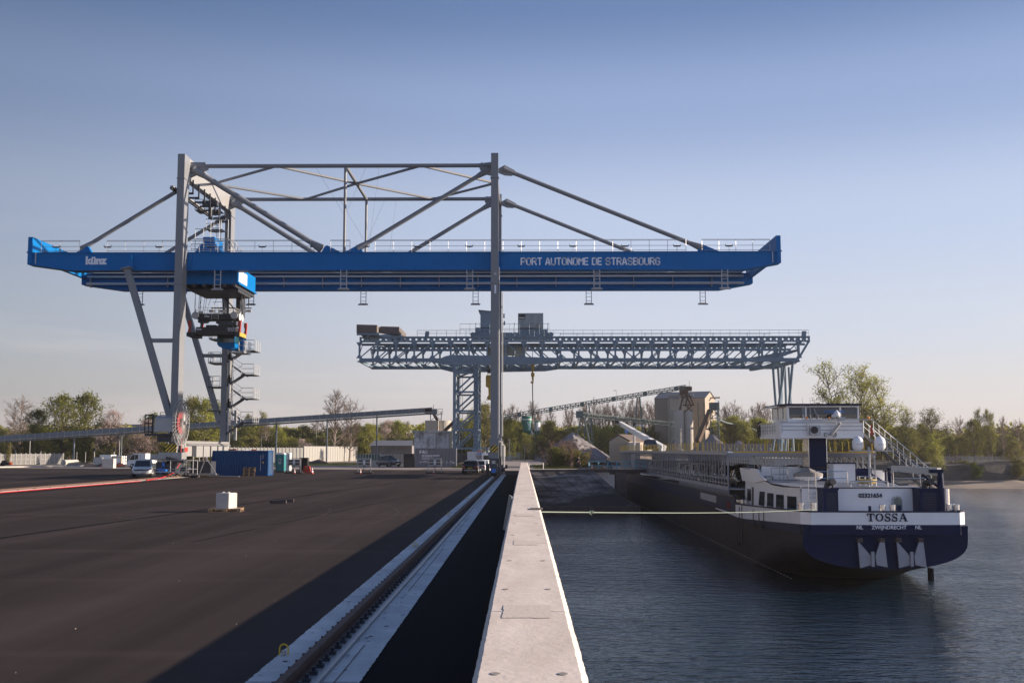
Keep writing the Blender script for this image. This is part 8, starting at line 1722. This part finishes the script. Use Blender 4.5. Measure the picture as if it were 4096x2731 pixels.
row(3110, 3480, 44, 290, 14, 1720, 1760, [('b2', 'leaf_mid'), ('b1', 'leaf_olive'), ('k1', 'twig_brown')], GB, 'behind the wheelhouse')
T(3340, 1502, 276, 'a1', 'leaf_fresh', 'tall fresh green poplar left of the pair above the wheelhouse roof', GB, 1.15, 'poplar'); T(3432, 1498, 280, 'a2', 'leaf_fresh', 'tall fresh green poplar, second of the pair above the wheelhouse roof', GB, 1.0, 'poplar')
T(3550, 1545, 274, 'a1', 'leaf_fresh', 'tall fresh green poplar just right of the wheelhouse', GB, 1.15, 'poplar'); T(3610, 1655, 270, 'a2', 'leaf_fresh', 'spreading green tree lower right of the wheelhouse poplar', GB, .95)
T(3480, 1650, 272, 'a1', 'leaf_olive', 'olive tree directly behind the gangway stairs', GB, .9)
T(3690, 1700, 300, 'b2', 'leaf_mid', 'round green tree in the haze right of the gangway', GB, 1.2); T(3640, 1720, 285, 'b1', 'leaf_olive', 'round olive tree right beside the gangway foot', GB, 1.2)
T(3752, 1655, 270, 'a2', 'leaf_olive', 'olive upright tree standing alone right of the gangway', GB, 1.35); T(3752, 1742, 252, 'p1', 'leaf_fresh', 'bright green young tree low on the bank in front of the olive tree', GB, 1.1, z=-3.0)
T(3840, 1692, 330, 'n1', 'twig_brown', 'bare hazy tree right of the olive upright tree', GB, .9, 'bare_tree'); T(3898, 1688, 272, 'b3', 'leaf_olive', 'olive tree left of the twin poplars', GB, .95)
T(3928, 1648, 276, 'p1', 'leaf_mid', 'left one of the twin slim poplars at the right edge', GB, .6, 'poplar'); T(3968, 1650, 276, 'p2', 'leaf_mid', 'right one of the twin slim poplars at the right edge', GB, .6, 'poplar')
T(4015, 1690, 268, 'n2', 'twig_brown', 'bare slim tree right of the twin poplars', GB, .7, 'bare_tree'); T(4078, 1702, 270, 'n1', 'twig_brown', 'bare tree at the right edge of the picture', GB, .9, 'bare_tree'); T(4060, 1770, 256, 'b1', 'leaf_olive', 'olive tree low on the bank at the right edge', GB, 1.1, z=-2)
row(3600, 4150, 48, 330, 20, 1712, 1745, [('b2', 'leaf_mid'), ('b1', 'leaf_olive'), ('n1', 'twig_brown')], GB, 'along the far right bank', 1.3)
row(3180, 3640, 40, 282, 12, 1690, 1740, [('b1', 'leaf_fresh'), ('b2', 'leaf_mid'), ('b3', 'leaf_fresh')], GB, 'under the poplars by the wheelhouse', 1.3)
row(3640, 4150, 34, 300, 14, 1725, 1760, [('b1', 'leaf_olive'), ('b2', 'leaf_mid'), ('b3', 'leaf_fresh')], GB, 'in the middle row of the right bank', 1.3)
row(3620, 4150, 60, 275, 8, 1770, 1790, [('b2', 'leaf_olive'), ('b3', 'leaf_mid'), ('k2', 'twig_brown')], GB, 'low on top of the far right bank', 1.2)
# bushes
GU = 'bushes between the basin and the road'
rb = random.Random(5)
for i, (p, t_, Y, key, lf, lab) in enumerate(((2190, 1778, 170, 'k1', 'twig_brown', 'bare reddish bush nearest the road'), (2225, 1790, 168, 'u1', 'weed', 'green bush in the middle of the bare thicket'), (2260, 1752, 172, 'k2', 'twig_brown', 'bare tall thicket beside the green bush'), (2300, 1768, 170, 'k1', 'twig_brown', 'bare thicket in front of the gravel cone'), (2335, 1785, 166, 'k2', 'twig_brown', 'bare low bush at the footbridge end of the thicket'), (2245, 1790, 164, 'u2', 'weed', 'low green bush at the front of the thicket'), (2280, 1775, 175, 'n1', 'twig_brown', 'dense bare bush behind the thicket'), (2215, 1790, 165, 'k2', 'twig_brown', 'small bare bush at the left front of the thicket'), (2320, 1800, 163, 'u1', 'leaf_olive', 'low olive bush beside the standing person'), (2355, 1815, 160, 'k1', 'twig_brown', 'smallest bare bush close to the footbridge'), (2205, 1768, 173, 'k2', 'twig_red', 'reddish bare thicket behind the bush nearest the road'), (2242, 1756, 176, 'k1', 'twig_red', 'tallest reddish bare thicket in the middle'), (2285, 1762, 168, 'k2', 'twig_red', 'reddish bare thicket left of the standing person'), (2270, 1785, 163, 'k1', 'twig_red', 'low reddish bare bush at the front middle'), (2235, 1775, 166, 'k2', 'twig_red', 'reddish bare bush at the front left'))):
    T(p, t_, Y, key, lf, lab, GU, 1.6, 'bush', 'bush')
GS = 'shrubs on the far right bluff'
for i, (p, t_, Y, key, lf, lab) in enumerate(((3700, 1800, 262, 'u1', 'leaf_olive', 'olive shrub at the top of the bluff next to the gangway'), (3905, 1850, 250, 'u2', 'weed', 'green shrub halfway down the right bluff'), (4065, 1835, 248, 'u1', 'leaf_olive', 'large shrub on the bluff at the right edge'), (3990, 1868, 252, 'k1', 'twig_brown', 'bare shrub low on the right bluff'), (3800, 1820, 258, 'k2', 'twig_brown', 'bare shrub beside the young bright tree'), (3735, 1870, 250, 'u2', 'weed', 'green shrub at the foot of the young bright tree'), (3850, 1840, 256, 'u1', 'leaf_olive', 'small olive shrub in the middle of the bluff edge'))):
    T(p, t_, Y, key, lf, lab, GS, 1.3, 'shrub', 'shrub', z=-3.4)
for i, (p, Y, lab) in enumerate(((9, 192, 'small young tree at the left edge behind the fence'), (33, 192, 'second small young tree behind the left fence'), (372, 200, 'young tree beside the left railway signal'), (452, 200, 'young tree beside the right railway signal'))): T(p, 1775, Y, 'p1', 'leaf_olive', lab, 'young trees along the railway', .55)
# far-off woods as one mass
rw = random.Random(31)
def woods(name, lab, x0, x1, Y, dY, h0, h1, n, s, mt, holes=1):
    m = MB(); ph = [rw.uniform(0, 6) for _ in range(6)]
    for i in range(n):
        x = rw.uniform(x0, x1); y = Y + rw.uniform(0, dY); hh = lerp(h0, h1, .5 + .25 * math.sin(x * .11 + ph[0]) + .17 * math.sin(x * .29 + ph[1]) + .12 * math.sin(x * .71 + ph[2]))
        c = V((x, y, hh * rw.random() ** .75)); a = V((rw.gauss(0, 1), rw.gauss(0, 1), rw.gauss(0, 1))).normalized(); b = a.cross(V((rw.gauss(0, 1), rw.gauss(0, 1), rw.gauss(0, 1)))).normalized(); q = s * rw.uniform(.5, 1.3)
        m.add([c - a * q, c - b * q * .6, c + a * q, c + b * q * .6], [(0, 1, 2, 3)])
    tag(m.build(name, mt), lab, 'woods', kind='stuff')
woods('woods', 'far green woods filling the horizon behind the rows', -240, 260, 400, 30, 8, 12.5, 24000, .85, 'leaf_fresh')
woods('woods', 'far brown leafless woods along the horizon', -240, 280, 380, 12, 6, 11.5, 14000, .75, 'leaf_olive')
woods('undergrowth', 'dark undergrowth below the trees behind the fences', -170, 14, 300, 25, 3.5, 9.0, 14000, .7, 'leaf_dark')
woods('undergrowth', 'scrub below the trees on the right', 14, 190, 306, 20, 2.5, 7.5, 12000, .6, 'leaf_olive')
woods('undergrowth', 'low scrub behind the road in the middle', -20, 60, 322, 6, 3, 7.5, 4000, .6, 'leaf_mid')
m = MB(); rg = random.Random(8)
for i in range(9000):
    c_ = rg.choice(((5, 178, 4.5, 10), (-38, 200, 12, 8), (-10, 186, 4, 8), (-1, 300, 9, 14), (-60, 215, 20, 8), (-9.2, 166, 1.6, 5), (4.5, 157, 3.2, 2))); a = rg.uniform(0, 6.28); r_ = rg.random() ** .5; x, y = c_[0] + c_[2] * r_ * math.cos(a), c_[1] + c_[3] * r_ * math.sin(a); h_ = rg.uniform(.05, .28); dx = rg.uniform(-.1, .1)
    m.add([(x - .04, y, -.02), (x + .04, y, -.02), (x + dx, y + rg.uniform(-.1, .1), h_)], [(0, 1, 2)])
tag(m.build('grass_tufts', 'weed'), 'rough grass tufts on the verges', 'grass', kind='stuff')
# ---------------------------------------------------------------- hazy morning air
hz = MB(); hz.box(-900, 900, -120, 900, WZ - 3, 46); ho = hz.build('haze', 'black'); hm = bpy.data.materials.new('haze'); hm.use_nodes = True; hn = hm.node_tree.nodes; hn.remove(hn['Principled BSDF']); pv = hn.new('ShaderNodeVolumePrincipled'); pv.inputs['Color'].default_value = (.88, .84, .84, 1); pv.inputs['Density'].default_value = .00013; pv.inputs['Anisotropy'].default_value = .25
hm.node_tree.links.new(pv.outputs[0], hn['Material Output'].inputs['Volume']); ho.data.materials.clear(); ho.data.materials.append(hm); ho['kind'] = 'stuff'; ho['label'] = 'thin morning haze over the port'; ho['category'] = 'haze'
